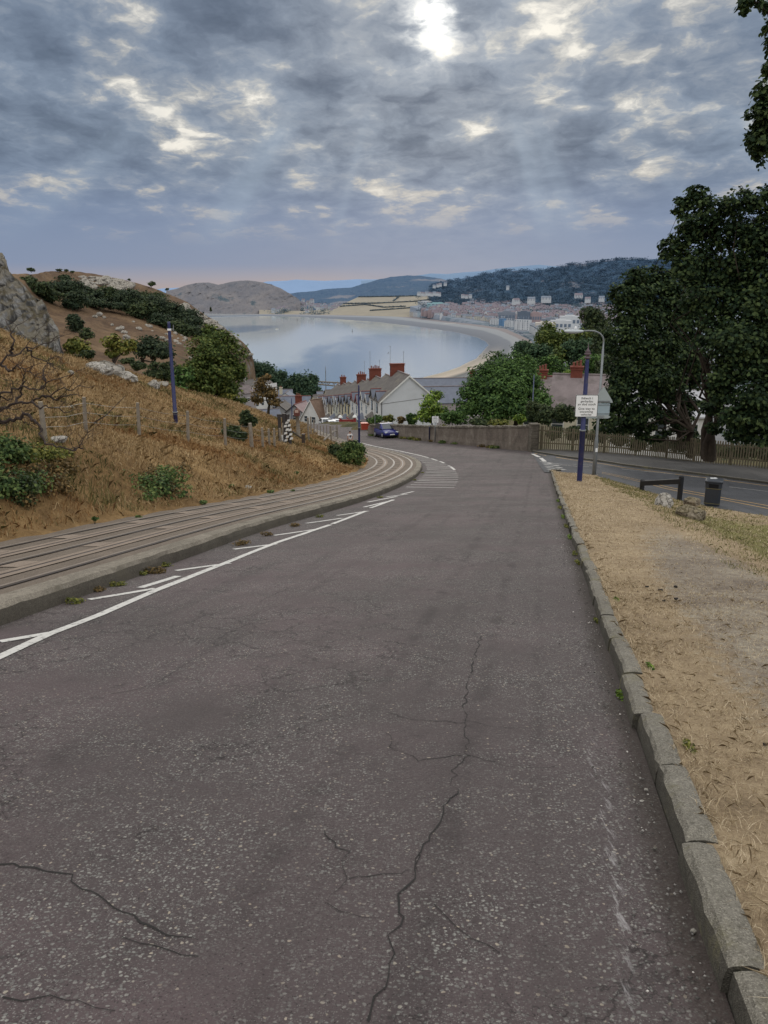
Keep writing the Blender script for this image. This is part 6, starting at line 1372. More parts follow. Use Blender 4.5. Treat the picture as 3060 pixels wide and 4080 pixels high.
for i, (u, v, s) in enumerate([(1437,2097,.016),(1407,2099,.009),(1386,1738,.012),(1414,1838,.008),(1458,1892,.008),(1497,2018,.009),(1395,1710,.008)]):
    q = onR(u, v); rock('loose_stone', 'pale loose stone on the road beside the right-hand kerb' if i else 'largest pale loose stone on the road near the bottom right corner', (q[0], q[1], q[2]+s*.5+.008), (s*1.2, s, s*.8), M_ROCKW, 'loose stones by the kerb' if i else None, 700+i, cat='stone')
# sheep droppings on the worn patch
M_DUNG = paint('dried_dung', (.022, .018, .015), .9, .4, 40, .6)
for i, (u, v, s) in enumerate([(1397,1268,.025),(1457,1268,.035),(1425,1275,.030),(1457,1294,.035),(1434,1298,.022),(1377,1278,.012),(1405,1276,.010),(1411,1262,.010),(1444,1258,.008),(1420,1283,.012),(1655,1610,.02),(1648,1535,.012),(1530,1590,.006),(1545,1520,.007),(1490,1548,.006),(1470,1560,.006)]):
    q = onR(u, v); zz = float(verge_z(np.array(q[0]), np.array(q[1]), np.array(.15)))
    q = hit(u, v, lambda X, Y: verge_z(X, Y, np.full(X.shape, .12))+.022, 40); bm = bmesh.new(); rr = random.Random(i)
    for k in range(4 if s > .015 else 2): 
        bmesh.ops.create_icosphere(bm, subdivisions=1, radius=s*.42*rr.uniform(.7, 1.2), matrix=Matrix.Translation((rr.uniform(-.7, .7)*s, rr.uniform(-.5, .5)*s, s*.2)))
    me = bpy.data.meshes.new('dropping'); bm.to_mesh(me); bm.free(); o = link('dropping', me, M_DUNG, None, True); o.location = q
    tag(o, 'black dried animal dropping on the worn patch of the verge' if i < 10 else 'small black dropping near the right edge of the verge', 'dropping', 'droppings on the worn patch' if i < 10 else 'droppings at the right edge')
# ------------------------------------------------------------------ houses
def wall_box(mb, x0, x1, y0, y1, z0, ze, zr, axis='x', mi=0):
    """gabled body; ridge runs along axis"""
    if axis == 'x':
        ym = (y0+y1)/2
        mb.add([(x0,y0,z0),(x1,y0,z0),(x1,y1,z0),(x0,y1,z0),(x0,y0,ze),(x1,y0,ze),(x1,y1,ze),(x0,y1,ze),(x0,ym,zr),(x1,ym,zr)], [(0,1,5,4),(2,3,7,6),(1,2,6,9,5),(3,0,4,8,7),(4,5,9,8),(6,7,8,9)], mi)
    else:
        xm = (x0+x1)/2
        mb.add([(x0,y0,z0),(x1,y0,z0),(x1,y1,z0),(x0,y1,z0),(x0,y0,ze),(x1,y0,ze),(x1,y1,ze),(x0,y1,ze),(xm,y0,zr),(xm,y1,zr)], [(0,1,5,8,4),(2,3,7,9,6),(1,2,6,5),(3,0,4,7),(4,8,9,7),(8,5,6,9)], mi)
def roof_slabs(mb, x0, x1, y0, y1, ze, zr, axis='x', t=.14, ov=.3, mi=0):
    if axis == 'x':
        ym = (y0+y1)/2; sl = (zr-ze)/(ym-y0)
        for s in (-1, 1):
            ye = y0-ov if s < 0 else y1+ov; zb = ze-sl*ov+.03
            mb.add([(x0,ye,zb),(x1,ye,zb),(x1,ym,zr+.03),(x0,ym,zr+.03),(x0,ye,zb+t),(x1,ye,zb+t),(x1,ym,zr+.03+t),(x0,ym,zr+.03+t)], [(0,1,5,4),(4,5,6,7),(0,3,2,1),(1,2,6,5),(0,4,7,3)] if s < 0 else [(1,0,4,5),(5,4,7,6),(3,0,1,2),(2,1,5,6),(4,0,3,7)], mi)
    else:
        xm = (x0+x1)/2; sl = (zr-ze)/(xm-x0)
        for s in (-1, 1):
            xe = x0-ov if s < 0 else x1+ov; zb = ze-sl*ov+.03
            mb.add([(xe,y0,zb),(xe,y1,zb),(xm,y1,zr+.03),(xm,y0,zr+.03),(xe,y0,zb+t),(xe,y1,zb+t),(xm,y1,zr+.03+t),(xm,y0,zr+.03+t)], [(1,0,4,5),(5,4,7,6),(0,1,2,3),(2,1,5,6),(0,3,7,4)] if s < 0 else [(0,1,5,4),(4,5,6,7),(3,2,1,0),(1,2,6,5),(3,0,4,7)], mi)
def window(parent, c, n, w, h, frame=None, bars=1):
    """window on a wall: c centre, n outward unit normal (x,y)"""
    t = Vector((-n[1], n[0], 0)); nn_ = Vector((n[0], n[1], 0)); c = Vector(c); mb = MB()
    mb.prism([c+t*(-w/2-.09)+Vector((0,0,-h/2-.12)), c+t*(w/2+.09)+Vector((0,0,-h/2-.12)), c+t*(w/2+.09)+Vector((0,0,h/2+.09)), c+t*(-w/2-.09)+Vector((0,0,h/2+.09))], (0,0,0), nn_*.06)
    f = mb.build('window', frame or M_FRAME, parent); mb = MB(); hh = h/(bars+1)
    for i in range(bars+1):
        z0 = -h/2+i*hh+.04; z1 = -h/2+(i+1)*hh-.04
        mb.prism([c+nn_*.065+t*(-w/2)+Vector((0,0,z0)), c+nn_*.065+t*(w/2)+Vector((0,0,z0)), c+nn_*.065+t*(w/2)+Vector((0,0,z1)), c+nn_*.065+t*(-w/2)+Vector((0,0,z1))], (0,0,0), nn_*.012)
    mb.build('pane', M_GLASS, f)
def chimney(parent, c, sx, sy, h, pots=4, rz=0, mat=None, aer=None):
    mb = MB(); mb.box((c[0], c[1], c[2]+h/2), (sx, sy, h)); mb.box((c[0], c[1], c[2]+h-.18), (sx+.16, sy+.16, .14)); mb.box((c[0], c[1], c[2]+h+.05), (sx+.24, sy+.24, .12))
    o = mb.build('chimney', mat or M_BRICK, parent)
    for i in range(pots):
        f = (i+.5)/pots-.5; p = (c[0]+(f*sx*.85 if sx > sy else 0), c[1]+(f*sy*.85 if sy >= sx else 0), c[2]+h+.11); hh = .42+.12*((i*7) % 3)
        mb = MB(); mb.lathe([(.16, 0), (.13, .08), (.12, hh-.08), (.16, hh-.05), (.15, hh)], p, 8); mb.build('chimney_pot', M_POT, o)
    for (dx, hh, kind) in (aer or []):
        mb = MB(); p = Vector((c[0]+dx[0], c[1]+dx[1], c[2]+h*.4)); mb.tube([p, p+Vector((0, 0, hh))], .03, 5)
        if kind: 
            mb.tube([p+Vector((-kind*.95, .9, hh*.72)), p+Vector((kind*1.0, -.2, hh*.70))], .022, 5)
            for q in np.linspace(-.9, .9, 7): mb.tube([p+Vector((q*kind, .35-.5*q, hh*.71-.0)), p+Vector((q*kind, .35-.5*q, hh*.71+.25))], .012, 4)
        mb.tube([p+Vector((-.18, 0, hh)), p+Vector((.25, 0, hh+.02))], .025, 5); mb.tube([p+Vector((.0, -.15, hh-.15)), p+Vector((0, .25, hh-.13))], .02, 5)
        mb.build('aerial', M_GALV, o)
    return o
# terrace of bay-windowed houses stepping down the street
HD = math.atan2(.97, -.242)                      # direction down the street
A0 = at(822, 868, 138.5); PK = at(882, 811.5, 140.5)
Lx = Vector((math.cos(HD), math.sin(HD), 0)); Ly = Vector((math.sin(HD), -math.cos(HD), 0))   # along street, towards the back (right)
DEP = 10.2; EAVE = 6.0; RIDGE = EAVE+ (PK[2]-A0[2])
origin = Vector((A0[0], A0[1], A0[2]-EAVE))
brk = [0, 8.3, 16.8, 25.6, 32.2, 38.6, 45.4, 52.2, 59.4, 66.6]
cols_ = [(M_RENDER,M_WHITEW,M_DKTRIM,'end terrace house with a large blank pale grey gable wall and cream front'),(M_WHITEW,M_WHITEW,M_FRAME,'white rendered terrace house, second from the grey gable'),(M_CREAM,M_WHITEW,M_DKRED,'terrace house with dark red gablets and trim'),(M_YCREAM,M_YCREAM,M_DKTRIM,'pale yellow terrace house below the red-trimmed one'),
    (M_YCREAM,M_CREAM,M_DKTRIM,'cream terrace house with brown trim in the middle of the row'),(M_GREENISH,M_GREENISH,M_FRAME,'sage-toned terrace house with a lean-to porch roof'),(M_CREAM,M_CREAM,M_DKTRIM,'cream terrace house low in the row'),(M_WHITEW,M_WHITEW,M_FRAME,'white terrace house near the far end of the row'),(M_CREAM,M_CREAM,M_FRAME,'last cream terrace house at the far end of the row')]
stacks = {1: (2.5, 1.75, 0), 3: (2.3, 1.95, 5), 5: (1.9, 1.7, 4), 8: (1.3, 1.9, 2)}
for i in range(9):
    x0, x1 = brk[i], brk[i+1]; w = x1-x0; dz = -.145*(x0 if i else 0)-(.25 if i else 0); side, front, trim, lab = cols_[i]
    o = thing('terrace_house', lab, 'house', origin+Lx*x0+Vector((0, 0, dz)), HD-0, 'stepped terrace down the street')
    # local frame: x down the street, y to the LEFT of travel is the front (-y is the back)
    mb = MB(); wall_box(mb, 0, w-.01, -DEP, 0, -7, EAVE, RIDGE, 'x', 0); wl = mb.build('wall', [side if i == 0 else front], o)
    mb = MB(); mb.box((w/2, .03, (EAVE-3)/2-.6), (w-.1, .06, EAVE+3.4)); mb.build('front_wall', front, o)
    mb = MB(); roof_slabs(mb, -.02 if i else -.25, w-.03, -DEP, 0, EAVE, RIDGE, 'x'); rf = mb.build('roof', M_SLATE, o)
    mb = MB(); mb.box((w/2, -DEP/2, RIDGE+.2), (w, .3, .14)); mb.build('ridge_tile', M_SLATE3, rf)
    if i == 0:
        mb = MB(); sl = (RIDGE-EAVE)/(DEP/2)
        for s in (-1, 1):
            ye = .3 if s > 0 else -DEP-.3; zb = EAVE-sl*.3
            mb.prism([(-.30, ye, zb-.14), (-.30, ye, zb+.16), (-.30, -DEP/2, RIDGE+.17), (-.30, -DEP/2, RIDGE-.14)], (0, 0, 0), (.05, 0, 0))
        mb.build('bargeboard', M_FRAME, rf)
        mb = MB(); mb.tube([(-.05, -.2, -4), (-.05, -.2, EAVE)], .06, 6); mb.tube([(-.03, -.1, .8+EAVE*.8), (-.03, -DEP*.78, EAVE*.8+1.6)], .03, 5); mb.build('drainpipe', M_DKTRIM, o)
    # paired gablets with upper windows
    for gx in (w*.28, w*.74):
        gw = 1.9; zt = EAVE+1.25; mb = MB(); dy = 2.6
        mb.add([(gx-gw/2, .09, EAVE-1.0), (gx+gw/2, .09, EAVE-1.0), (gx+gw/2, .09, EAVE+.05), (gx, .09, zt), (gx-gw/2, .09, EAVE+.05), (gx, -dy, zt)], [(0, 1, 2, 3, 4), (2, 5, 3), (3, 5, 4)]); gb = mb.build('gablet', front, o)
        mb = MB()
        for s in (-1, 1): mb.add([(gx+s*(gw/2+.22), .3, EAVE-.12), (gx, .3, zt+.12), (gx, -dy-.4, zt+.12), (gx+s*(gw/2+.22), -dy*.35, EAVE-.12), (gx+s*(gw/2+.22), .3, EAVE-.0), (gx, .3, zt+.26), (gx, -dy-.4, zt+.26), (gx+s*(gw/2+.22), -dy*.35, EAVE-.0)], [(0,1,5,4),(4,5,6,7),(0,3,2,1),(3,0,4,7)])
        mb.build('gablet_roof', M_SLATE2, gb); mb = MB(); mb.tube([(gx, .32, zt+.29), (gx, -dy-.3, zt+.29)], .09, 6); mb.build('ridge_tile', M_RIDGE, gb)
        mb = MB()
        for s in (-1, 1): mb.prism([(gx+s*(gw/2+.24), .31, EAVE-.22), (gx+s*(gw/2+.24), .31, EAVE+.02), (gx, .31, zt+.25), (gx, .31, zt-.02)], (0, 0, 0), (0, .05, 0))
        mb.build('bargeboard', trim, gb)
        window(o, (gx, .07, EAVE-1.35), (0, 1), 1.0, 1.6, trim if trim is M_DKTRIM else None)
    # ground floor bay with hipped slate roof, door with canopy
    bx = w*.70; mb = MB(); mb.prism([(bx-1.5, .05, -4.5), (bx+1.5, .05, -4.5), (bx+.9, 1.0, -4.5), (bx-.9, 1.0, -4.5)], (0, 0, 0), (0, 0, 7.0)); by = mb.build('bay', front, o)
    mb = MB(); mb.add([(bx-1.75, .06, 2.45), (bx+1.75, .06, 2.45), (bx+1.1, 1.25, 2.45), (bx-1.1, 1.25, 2.45), (bx-.5, .08, 3.5), (bx+.5, .08, 3.5)], [(3, 2, 5, 4), (2, 1, 5), (0, 3, 4), (0, 1, 2, 3)]); mb.build('bay_roof', M_SLATE2 if i % 2 else M_SLATE, by)
    mb = MB(); mb.box((bx, 1.22, 2.42), (2.3, .12, .18)); mb.build('fascia', trim, by)
    window(o, (bx, 1.0, 1.35), (0, 1), 1.5, 1.7); 
    for s in (-1, 1): window(o, (bx+s*1.2, .53, 1.35), (s*.845, .535), .75, 1.7)
    mb = MB(); mb.box((w*.2, .1, .65), (1.0, .08, 2.2)); mb.build('door', trim if trim is not M_FRAME else M_DKRED, o)
    mb = MB(); mb.add([(w*.2-1.0, .06, 2.35), (w*.2+1.0, .06, 2.35), (w*.2+1.0, 1.2, 2.1), (w*.2-1.0, 1.2, 2.1), (w*.2, .06, 3.1), (w*.2, 1.2, 2.85)], [(0, 3, 5, 4), (1, 4, 5, 2), (3, 2, 5), (0, 1, 2, 3)]); mb.build('porch_roof', M_SLATE3, o)
    if i in stacks or (i+1) in stacks and False: pass
    if (i+1) in stacks:
        sy, h, pots = stacks[i+1]; aer = {0: [((0, -1.1), 5.6, 1.6), ((0, 1.2), 4.6, 0)], 2: [((-.2, 1.1), 5.0, 0), ((0, -.9), 3.2, 0)], 4: [((.5, -.8), 4.2, 0)]}.get(i)
        if i == 0: aer = [((0, 1.3), 4.6, 1.5), ((0, -1.2), 3.6, 0)]
        chimney(o, (w-.2, -DEP/2, RIDGE-.9), .95, sy, h+.5, pots, aer=aer)
    # front garden wall and steps
    gz_ = -.14; mb = MB(); mb.box((w*.5, 4.2, -2.4), (w-.2, .25, 2.6)); mb.build('garden_wall', M_CREAM if i % 2 else M_MAUVE, o)
    mb = MB()
    for s_ in range(6): mb.box((w*.2, 1.4+s_*.5, -1.4-s_*.32), (1.3, .5, 1.2))
    mb.build('steps', M_GREYW, o)
    mb = MB(); mb.box((w*.2-.8, 2.7, -1.0), (.18, 2.9, 1.8)); mb.box((w*.2+.8, 2.7, -1.0), (.18, 2.9, 1.8)); mb.build('step_wall', M_CREAM if i % 2 == 0 else M_WHITEW, o)

def gable_house(name, label, u, v, Y, w, d, he, hr, rz, wall, roof, ridge=None, wins=(), chim=None, group=None, skylight=None, bargeb=None, drop=8, extra=None):
    """(u,v,Y): ridge centre; local x along ridge, -y faces the front"""
    c = at(u, v, Y); o = thing(name, label, 'house', (c[0], c[1], c[2]-hr), rz, group); mb = MB(); wall_box(mb, -w/2, w/2, -d/2, d/2, -drop, he, hr); mb.build('wall', wall, o)
    mb = MB(); roof_slabs(mb, -w/2-.25, w/2+.25, -d/2, d/2, he, hr); rf = mb.build('roof', roof, o)
    mb = MB(); mb.box((0, 0, hr+.2), (w+.5, .3, .14)); mb.build('ridge_tile', ridge or M_SLATE3, rf)
    if bargeb:
        mb = MB(); sl = (hr-he)/(d/2)
        for sx in (-1, 1):
            mb = MB()
            for s in (-1, 1): mb.prism([(sx*(w/2+.27), s*(d/2+.3), he-sl*.3-.15), (sx*(w/2+.27), s*(d/2+.3), he-sl*.3+.14), (sx*(w/2+.27), 0, hr+.18), (sx*(w/2+.27), 0, hr-.14)], (0, 0, 0), (sx*.05, 0, 0))
            mb.build('bargeboard', bargeb, rf)
    for (face, a, z, ww, hh) in wins:
        n, c_ = {'-y': ((0, -1), (a, -d/2, z)), '-x': ((-1, 0), (-w/2, a, z)), '+x': ((1, 0), (w/2, a, z)), '+y': ((0, 1), (a, d/2, z))}[face]; window(o, c_, n, ww, hh)
    for (x, y, sx, sy, h, pots, m) in (chim or []): chimney(o, (x, y, hr-1.0), sx, sy, h+1.0, pots, mat=m)
    if skylight:
        x, f = skylight; sl = math.atan2(hr-he, d/2); yy = -d/2*(1-f); zz = he+(hr-he)*f+.2; mb = MB(); M_ = Matrix.Translation((x, yy, zz))@Matrix.Rotation(sl, 4, 'X'); mb.box((0, 0, 0), (1.3, 1.1, .1), M=M_); sk = mb.build('skylight', M_FRAME, rf); mb = MB(); mb.box((0, 0, .06), (1.1, .9, .03), M=M_); mb.build('pane', paint('sky_bright_glass', (.5, .55, .62), .1, .1), sk)  # pale pane colour stands in for reflected sky
    return o
# houses left of the street
gable_house('tall_house', 'tall pale three-storey house with mauve side wall, white quoins, beside bronze tree', 549, 820, 300, 14, 10, 9.0, 12.0, R_(58), M_MAUVE, M_SLATE, wins=[], chim=[(-6, 0, 1.2, 1.6, 2.4, 2, M_MAUVE)], drop=14)
ho = bpy.data.objects['tall_house']
for zz in (7.2, 4.0, .8):
    for a in (-4.6, -1.6, 1.6, 4.6): window(ho, (a, -5.0, zz), (0, -1), 1.3, 1.9)
mb = MB(); mb.box((0, -5.02, 1.0), (13.8, .06, 19)); mb.build('front_wall', M_WHITEW, ho)
mb = MB()
for q in range(16): mb.box((-7.02, -4.7+(.12 if q % 2 else 0), -4+q*.82), (.08, .7 if q % 2 else .4, .4))
mb.build('quoin', M_FRAME, ho)
gable_house('low_house', 'low mauve-grey annexe with a dark lean-to roof left of the tall pale house', 515, 834, 290, 9, 8, 4.5, 6.8, R_(50), M_MAUVE, M_SLATE3, wins=[('-y', 1, 2.2, 1.1, 1.2)], chim=[(-3, 0, .8, .9, 1.2, 0, M_MAUVE)])
gable_house('slate_house', 'long house with blue-grey slate roof, red ridge and one bright skylight', 632, 856.5, 265, 11.5, 9.5, 4.6, 8.6, R_(4), M_GREYW, M_SLATE2, M_RIDGE, wins=[('-y', -3, 2.6, 1, 1.4)], skylight=(2.6, .45))
gable_house('grey_gable_house', 'grey rendered house whose gable end faces up the street, small white window', 609, 870, 250, 9, 8.0, 3.6, 6.6, R_(84), M_GREYW, M_SLATE, wins=[('-x', .3, 3.3, .9, 1.6), ('-x', 2.2, .5, .9, 1.2)], bargeb=M_DKTRIM)
gable_house('white_gable_house', 'small white gable peeping over the blue-grey slate roof', 620, 847, 300, 7, 7.5, 3.2, 5.8, R_(86), M_WHITEW, M_SLATE2, chim=[(1, 2.5, 1, 1, 1.5, 2, M_CREAM)])
gable_house('dormer_house', 'dark roofed house with a square dormer behind the small white gable', 600, 842, 310, 11, 8, 3.6, 6.0, R_(5), M_MAUVE, M_SLATE2, wins=[('-y', 1, 2, 1, 1.2)])
gable_house('pink_roof_house', 'house with dusty pink slate roof and dark timber edge above the striped frame', 648, 871, 215, 7.4, 7, 2.6, 5.4, R_(72), M_GREYW, M_PINKROOF, M_RIDGE, wins=[('-x', 0, 2.2, .9, 1.3)], chim=[(2.5, 1.5, 1.0, 1.6, 1.6, 3, M_BRICK)], bargeb=M_DKTRIM)
gable_house('brown_roof_house', 'white house with steep brown tiled roof at the left of the street', 691, 862.5, 195, 6.5, 8.5, 1.2, 7.0, R_(50), M_WHITEW, M_BROWNTILE, M_BROWNTILE, wins=[('-x', -1, 2.5, 1.2, 1.4), ('-x', 1.6, 2.5, 1.0, 1.4)], bargeb=M_FRAME)
gable_house('bungalow', 'low pale bungalow with dark hipped roof behind the scrub below the tall house', 578, 885, 220, 6, 6, 2.2, 3.8, R_(20), M_CREAM, M_SLATE2, wins=[('-y', 0, 1.2, 1.4, 1.0)])
gable_house('pale_roof_house', 'house with pale pinkish roof between the brown roof and the terrace', 736, 881, 215, 7, 8, 3.2, 6.0, R_(85), M_WHITEW, M_PINKROOF, wins=[('-x', 0, 3.0, 1.2, 1.4)], bargeb=M_FRAME)
for i, (u, v, Y, w, m, lab) in enumerate([(720,846,250,10,M_SLATE2,'grey slate roof in the gap at the lower end of the street'),(742,842,240,11,M_SLATE,'broad grey slate roof behind the far end of the terrace'),(706,853,230,8,M_SLATE,'dark slate roof beside the rounded tree at the end of the wood'),(728,853,215,9,M_SLATE3,'purple slate roof above the brown tiled roof')]):
    gable_house('street_end_house', lab, u, v, Y, w, 8, 3.6, 6.2, R_(10+i*7), M_CREAM, m, wins=[('-y', 1.5, 2.2, 1.1, 1.2), ('-y', -1.5, 2.2, 1.1, 1.2)])
# roofs to the right of the gable
gable_house('slate_terrace', 'long pale blue slate-roofed terrace between the grey gable and the round tree', 962, 818, 190, 17, 9, 5.0, 8.0, R_(6), M_MAUVE, M_SLATE2, wins=[('-y', a, 2.6, 1.2, 1.4) for a in (-6, -2, 2, 6)], chim=[(6.5, 0, 1.0, 1.8, 1.5, 3, M_BRICK)])
gable_house('slate_terrace', 'second slate roof lower down in front of the long pale blue one', 975, 836, 165, 12, 8, 4.4, 7.0, R_(8), M_MAUVE, M_SLATE2, wins=[('-y', a, 2.4, 1.1, 1.3) for a in (-3, 1, 4)], chim=[(5, 0, .9, 1.4, 1.2, 2, M_BRICK)])
gable_house('purple_roof_house', 'large house with lichened purple slate roof and big orange chimney behind the sign pole', 1278, 813, 88, 7.8, 9.0, 5.4, 8.5, R_(-14), M_CREAM, M_SLATE3, M_SLATE3, wins=[('-y', a, 3.9, 1.1, 1.7) for a in (-3.2, -.6, 2.2)], chim=[(-1.6, 0, 1.25, 1.0, .95, 3, M_BRICK)])
gable_house('purple_roof_house', 'neighbouring purple slate house with orange chimney left of the big one', 1195, 816, 99, 5.4, 9.0, 5.2, 8.2, R_(-14), M_CREAM, M_SLATE3, M_RIDGE, wins=[('-y', a, 3.9, 1.1, 1.7) for a in (-2.4, 1.4)], chim=[(-1.3, 0, 1.15, 1.0, .85, 3, M_BRICK)])
gable_house('white_house', 'white rendered house glimpsed between the trunks of the big trees', 1425, 842, 75, 8.2, 8, 2.6, 4.4, R_(-16), M_WHITEW, paint('pale_grey_roof', (.40, .40, .42), .8, .12, 1.), wins=[('-y', a, 1.3, .9, 1.3) for a in (-2.6, .2, 2.8)], drop=10)
# conservatory-like trussed jib and a mast at the shore
c = at(712, 838, 420); mb = MB(); k = mpp(420)
for z in (0, 2.2): mb.tube([(-9, 0, z*.6+2.2), (14, 0, z)], .35, 5)
for i in range(8): x = -9+i*2.9; mb.tube([(x, 0, 2.2-x*.02), (x+1.4, 0, 3.2), (x+2.9, 0, 1.6)], .22, 4)
mb.tube([(13, 0, -14), (13, 0, 3)], .6, 6); o = mb.build('crane_jib', M_POST); o.location = c; tag(o, 'dark lattice jib low against the water beyond the street', 'crane')
c = at(704, 838, 300); mb = MB(); mb.lathe([(.22, -20), (.14, 6), (.05, 8)], n=6); o = mb.build('mast', M_GALV); o.location = c; tag(o, 'thin mast standing against the water beside the lattice jib', 'mast')

# ------------------------------------------------------------------ cars
def make_car(name, label, cat, loc, rz, col, L=4.0, W=1.74, H=1.48, hatch=True, sc=1., group=None):
    """x forward; built as a lofted shell"""
    o = thing(name, label, cat, loc, rz, group); hw = W/2
    prof = [(-L/2, .42, .80, .80), (-L/2+.06, .30, .98, .9), (-L*.36, .22, 1.0, .97), (-L*.15, .20, .96, 1.0), (L*.08, .20, .93, 1.0), (L*.24, .20, .90, .99), (L*.38, .22, .80, .95), (L/2-.12, .26, .66, .86), (L/2, .34, .56, .74)]
    n = 12; vs = []
    for x, zb, zt, ws in prof:
        w = hw*ws
        for j in range(n):
            a = 2*math.pi*j/n+math.pi/n; cx, cz = math.cos(a), math.sin(a); e = .35
            yy = math.copysign(abs(cx)**e, cx)*w; zz = (zb+zt)/2+math.copysign(abs(cz)**(e*1.3), cz)*(zt-zb)/2
            if cz > 0: yy *= .97
            vs.append((x, yy, zz))
    m = len(prof); mb = MB(); mb.add(vs, [(i*n+j, i*n+(j+1) % n, (i+1)*n+(j+1) % n, (i+1)*n+j) for i in range(m-1) for j in range(n)]+[tuple(reversed(range(n))), tuple(range((m-1)*n, m*n))])
    # cabin
    cab = [(-L*.47 if hatch else -L*.36, .93, hw*.86), (-L*.36 if hatch else -L*.25, H-.06, hw*.70), (-L*.12, H, hw*.72), (L*.04, H-.03, hw*.71), (L*.27, .90, hw*.84)]
    b = []
    for x, z, w in cab: b += [(x, -w, z), (x, w, z)]
    lo = [(-L*.46 if hatch else -L*.36, hw*.90), (-L*.12, hw*.93), (L*.04, hw*.93), (L*.27, hw*.86)]
    vs2 = b+[(x, s*w, .90) for x, w in lo for s in (-1, 1)]
    fs = [(0, 1, 3, 2), (2, 3, 5, 4), (4, 5, 7, 6), (6, 7, 9, 8)]
    fs += [(0, 2, 4, 12, 10), (4, 6, 14, 12), (6, 8, 16, 14), (1, 11, 13, 5, 3), (5, 13, 15, 7), (7, 15, 17, 9)]
    mb.add(vs2, fs); bd = mb.build('body', carpaint(name+'_paint', col), o, True)
    for p in bd.data.polygons: p.use_smooth = len(p.vertices) == 4 and p.index < (m-1)*n
    def pane(nm, q, off):
        c = sum((Vector(p) for p in q), Vector())/len(q); nrm = (Vector(q[1])-Vector(q[0])).cross(Vector(q[2])-Vector(q[1])).normalized()
        if nrm.dot(Vector((c.x-(-.2 if abs(c.y) < .1 else c.x), c.y, .3))) < 0: nrm = -nrm
        mb = MB(); mb.prism([c+(Vector(p)-c)*.88+nrm*.012 for p in q], (0, 0, 0), nrm*.008); mb.build(nm, M_GLASS, o)
    pane('windscreen', [b[6], b[7], b[9], b[8]], 0); pane('rear_window', [b[0], b[1], b[3], b[2]], 0)
    for s in (0, 1):
        pane('side_window', [b[2+s], b[4+s], vs2[12+s], vs2[10+s]], 0); pane('side_window', [b[4+s], b[6+s], vs2[14+s], vs2[12+s]], 0)
    for s in (-1, 1):
        mb = MB(); mb.box((L/2-.16, s*hw*.66, .63), (.22, .32, .14), -s*.5); mb.build('headlight', M_LIGHT, o, bevel=.03)
        mb = MB(); mb.box((-L/2+.05, s*hw*.74, .78), (.12, .22, .26)); mb.build('tail_light', M_DKRED, o, bevel=.03)
        mb = MB(); mb.box((L*.19, s*(hw+.05), .96), (.12, .20, .13)); mb.build('mirror', M_BLACK, o, bevel=.03)
        for x in (-L*.32, L*.31):
            y = s*(hw-.11); mb = MB(); M_ = Matrix.Translation((x, y, .30))@Matrix.Rotation(R_(90), 4, 'X'); pr = [(.19, -.10), (.29, -.10), (.305, -.06), (.305, .06), (.29, .10), (.19, .10)]
            q = MB(); q.lathe(pr, n=18); q.v = [tuple(M_@Vector(p)) for p in q.v]; wh = q.build('wheel', M_RUBBER, o, True)
            q = MB(); q.lathe([(.03, -.112), (.19, -.104), (.20, -.09), (.20, .09), (.19, .104), (.03, .112)], n=18); q.v = [tuple(M_@Vector(p)) for p in q.v]; q.build('rim', M_ALLOY, wh, True)
    mb = MB(); mb.box((L/2+.005, 0, .40), (.03, .52, .11)); mb.build('number_plate', M_FRAME, o)
    mb = MB(); mb.box((L/2-.03, 0, .26), (.08, W*.6, .10)); mb.box((L/2-.035, 0, .56), (.06, .5, .07)); mb.build('grille', M_BLACK, o, bevel=.015)
    mb = MB(); mb.box((0, 0, .18), (L*.86, W*.86, .1)); mb.build('underbody', M_BLACK, o)
    return o
p = onR(842, 944.5); car = make_car('parked_car', 'royal blue hatchback parked against the garden wall facing up the road', 'car', p, R_(-66), (.013, .017, .15), W=1.80, L=4.0, H=1.5)
def sit(o, x, y, az):
    d0 = Vector((math.cos(az), math.sin(az), 0)); f = lambda q: float(R(q[0], q[1])); c = Vector((x, y, 0)); sd_ = Vector((-d0.y, d0.x, 0))
    fx = Vector((d0.x, d0.y, (f(c+d0)-f(c-d0))/2)).normalized(); fy = Vector((sd_.x, sd_.y, (f(c+sd_)-f(c-sd_))/2)).normalized(); fz = fx.cross(fy).normalized(); fy = fz.cross(fx)
    o.matrix_world = Matrix(((fx.x, fy.x, fz.x, x), (fx.y, fy.y, fz.y, y), (fx.z, fy.z, fz.z, f(c)+.012), (0, 0, 0, 1)))
sit(car, p[0]-.35, p[1]+.1, R_(-72))
for i, (u, v, rz, col, lab) in enumerate([(735,934,-75,(.55,.57,.60),'silver car parked by the red gate on the left street'),(748,936,-70,(.03,.033,.04),'black car with its nose beside the dark red gate'),(718,928,-72,(.62,.62,.62),'white car parked behind the narrow grey posts'),(703,922,-72,(.60,.60,.60),'white van-like car farthest down the left street'),(727,925,-72,(.40,.42,.45),'grey car parked second in the row down the street')]):
    q = at(u, v, 118+[0, 4, 14, 26, 20][i]); make_car('parked_car', lab, 'car', (q[0], q[1], q[2]), R_(rz), col, group='cars parked down the street')
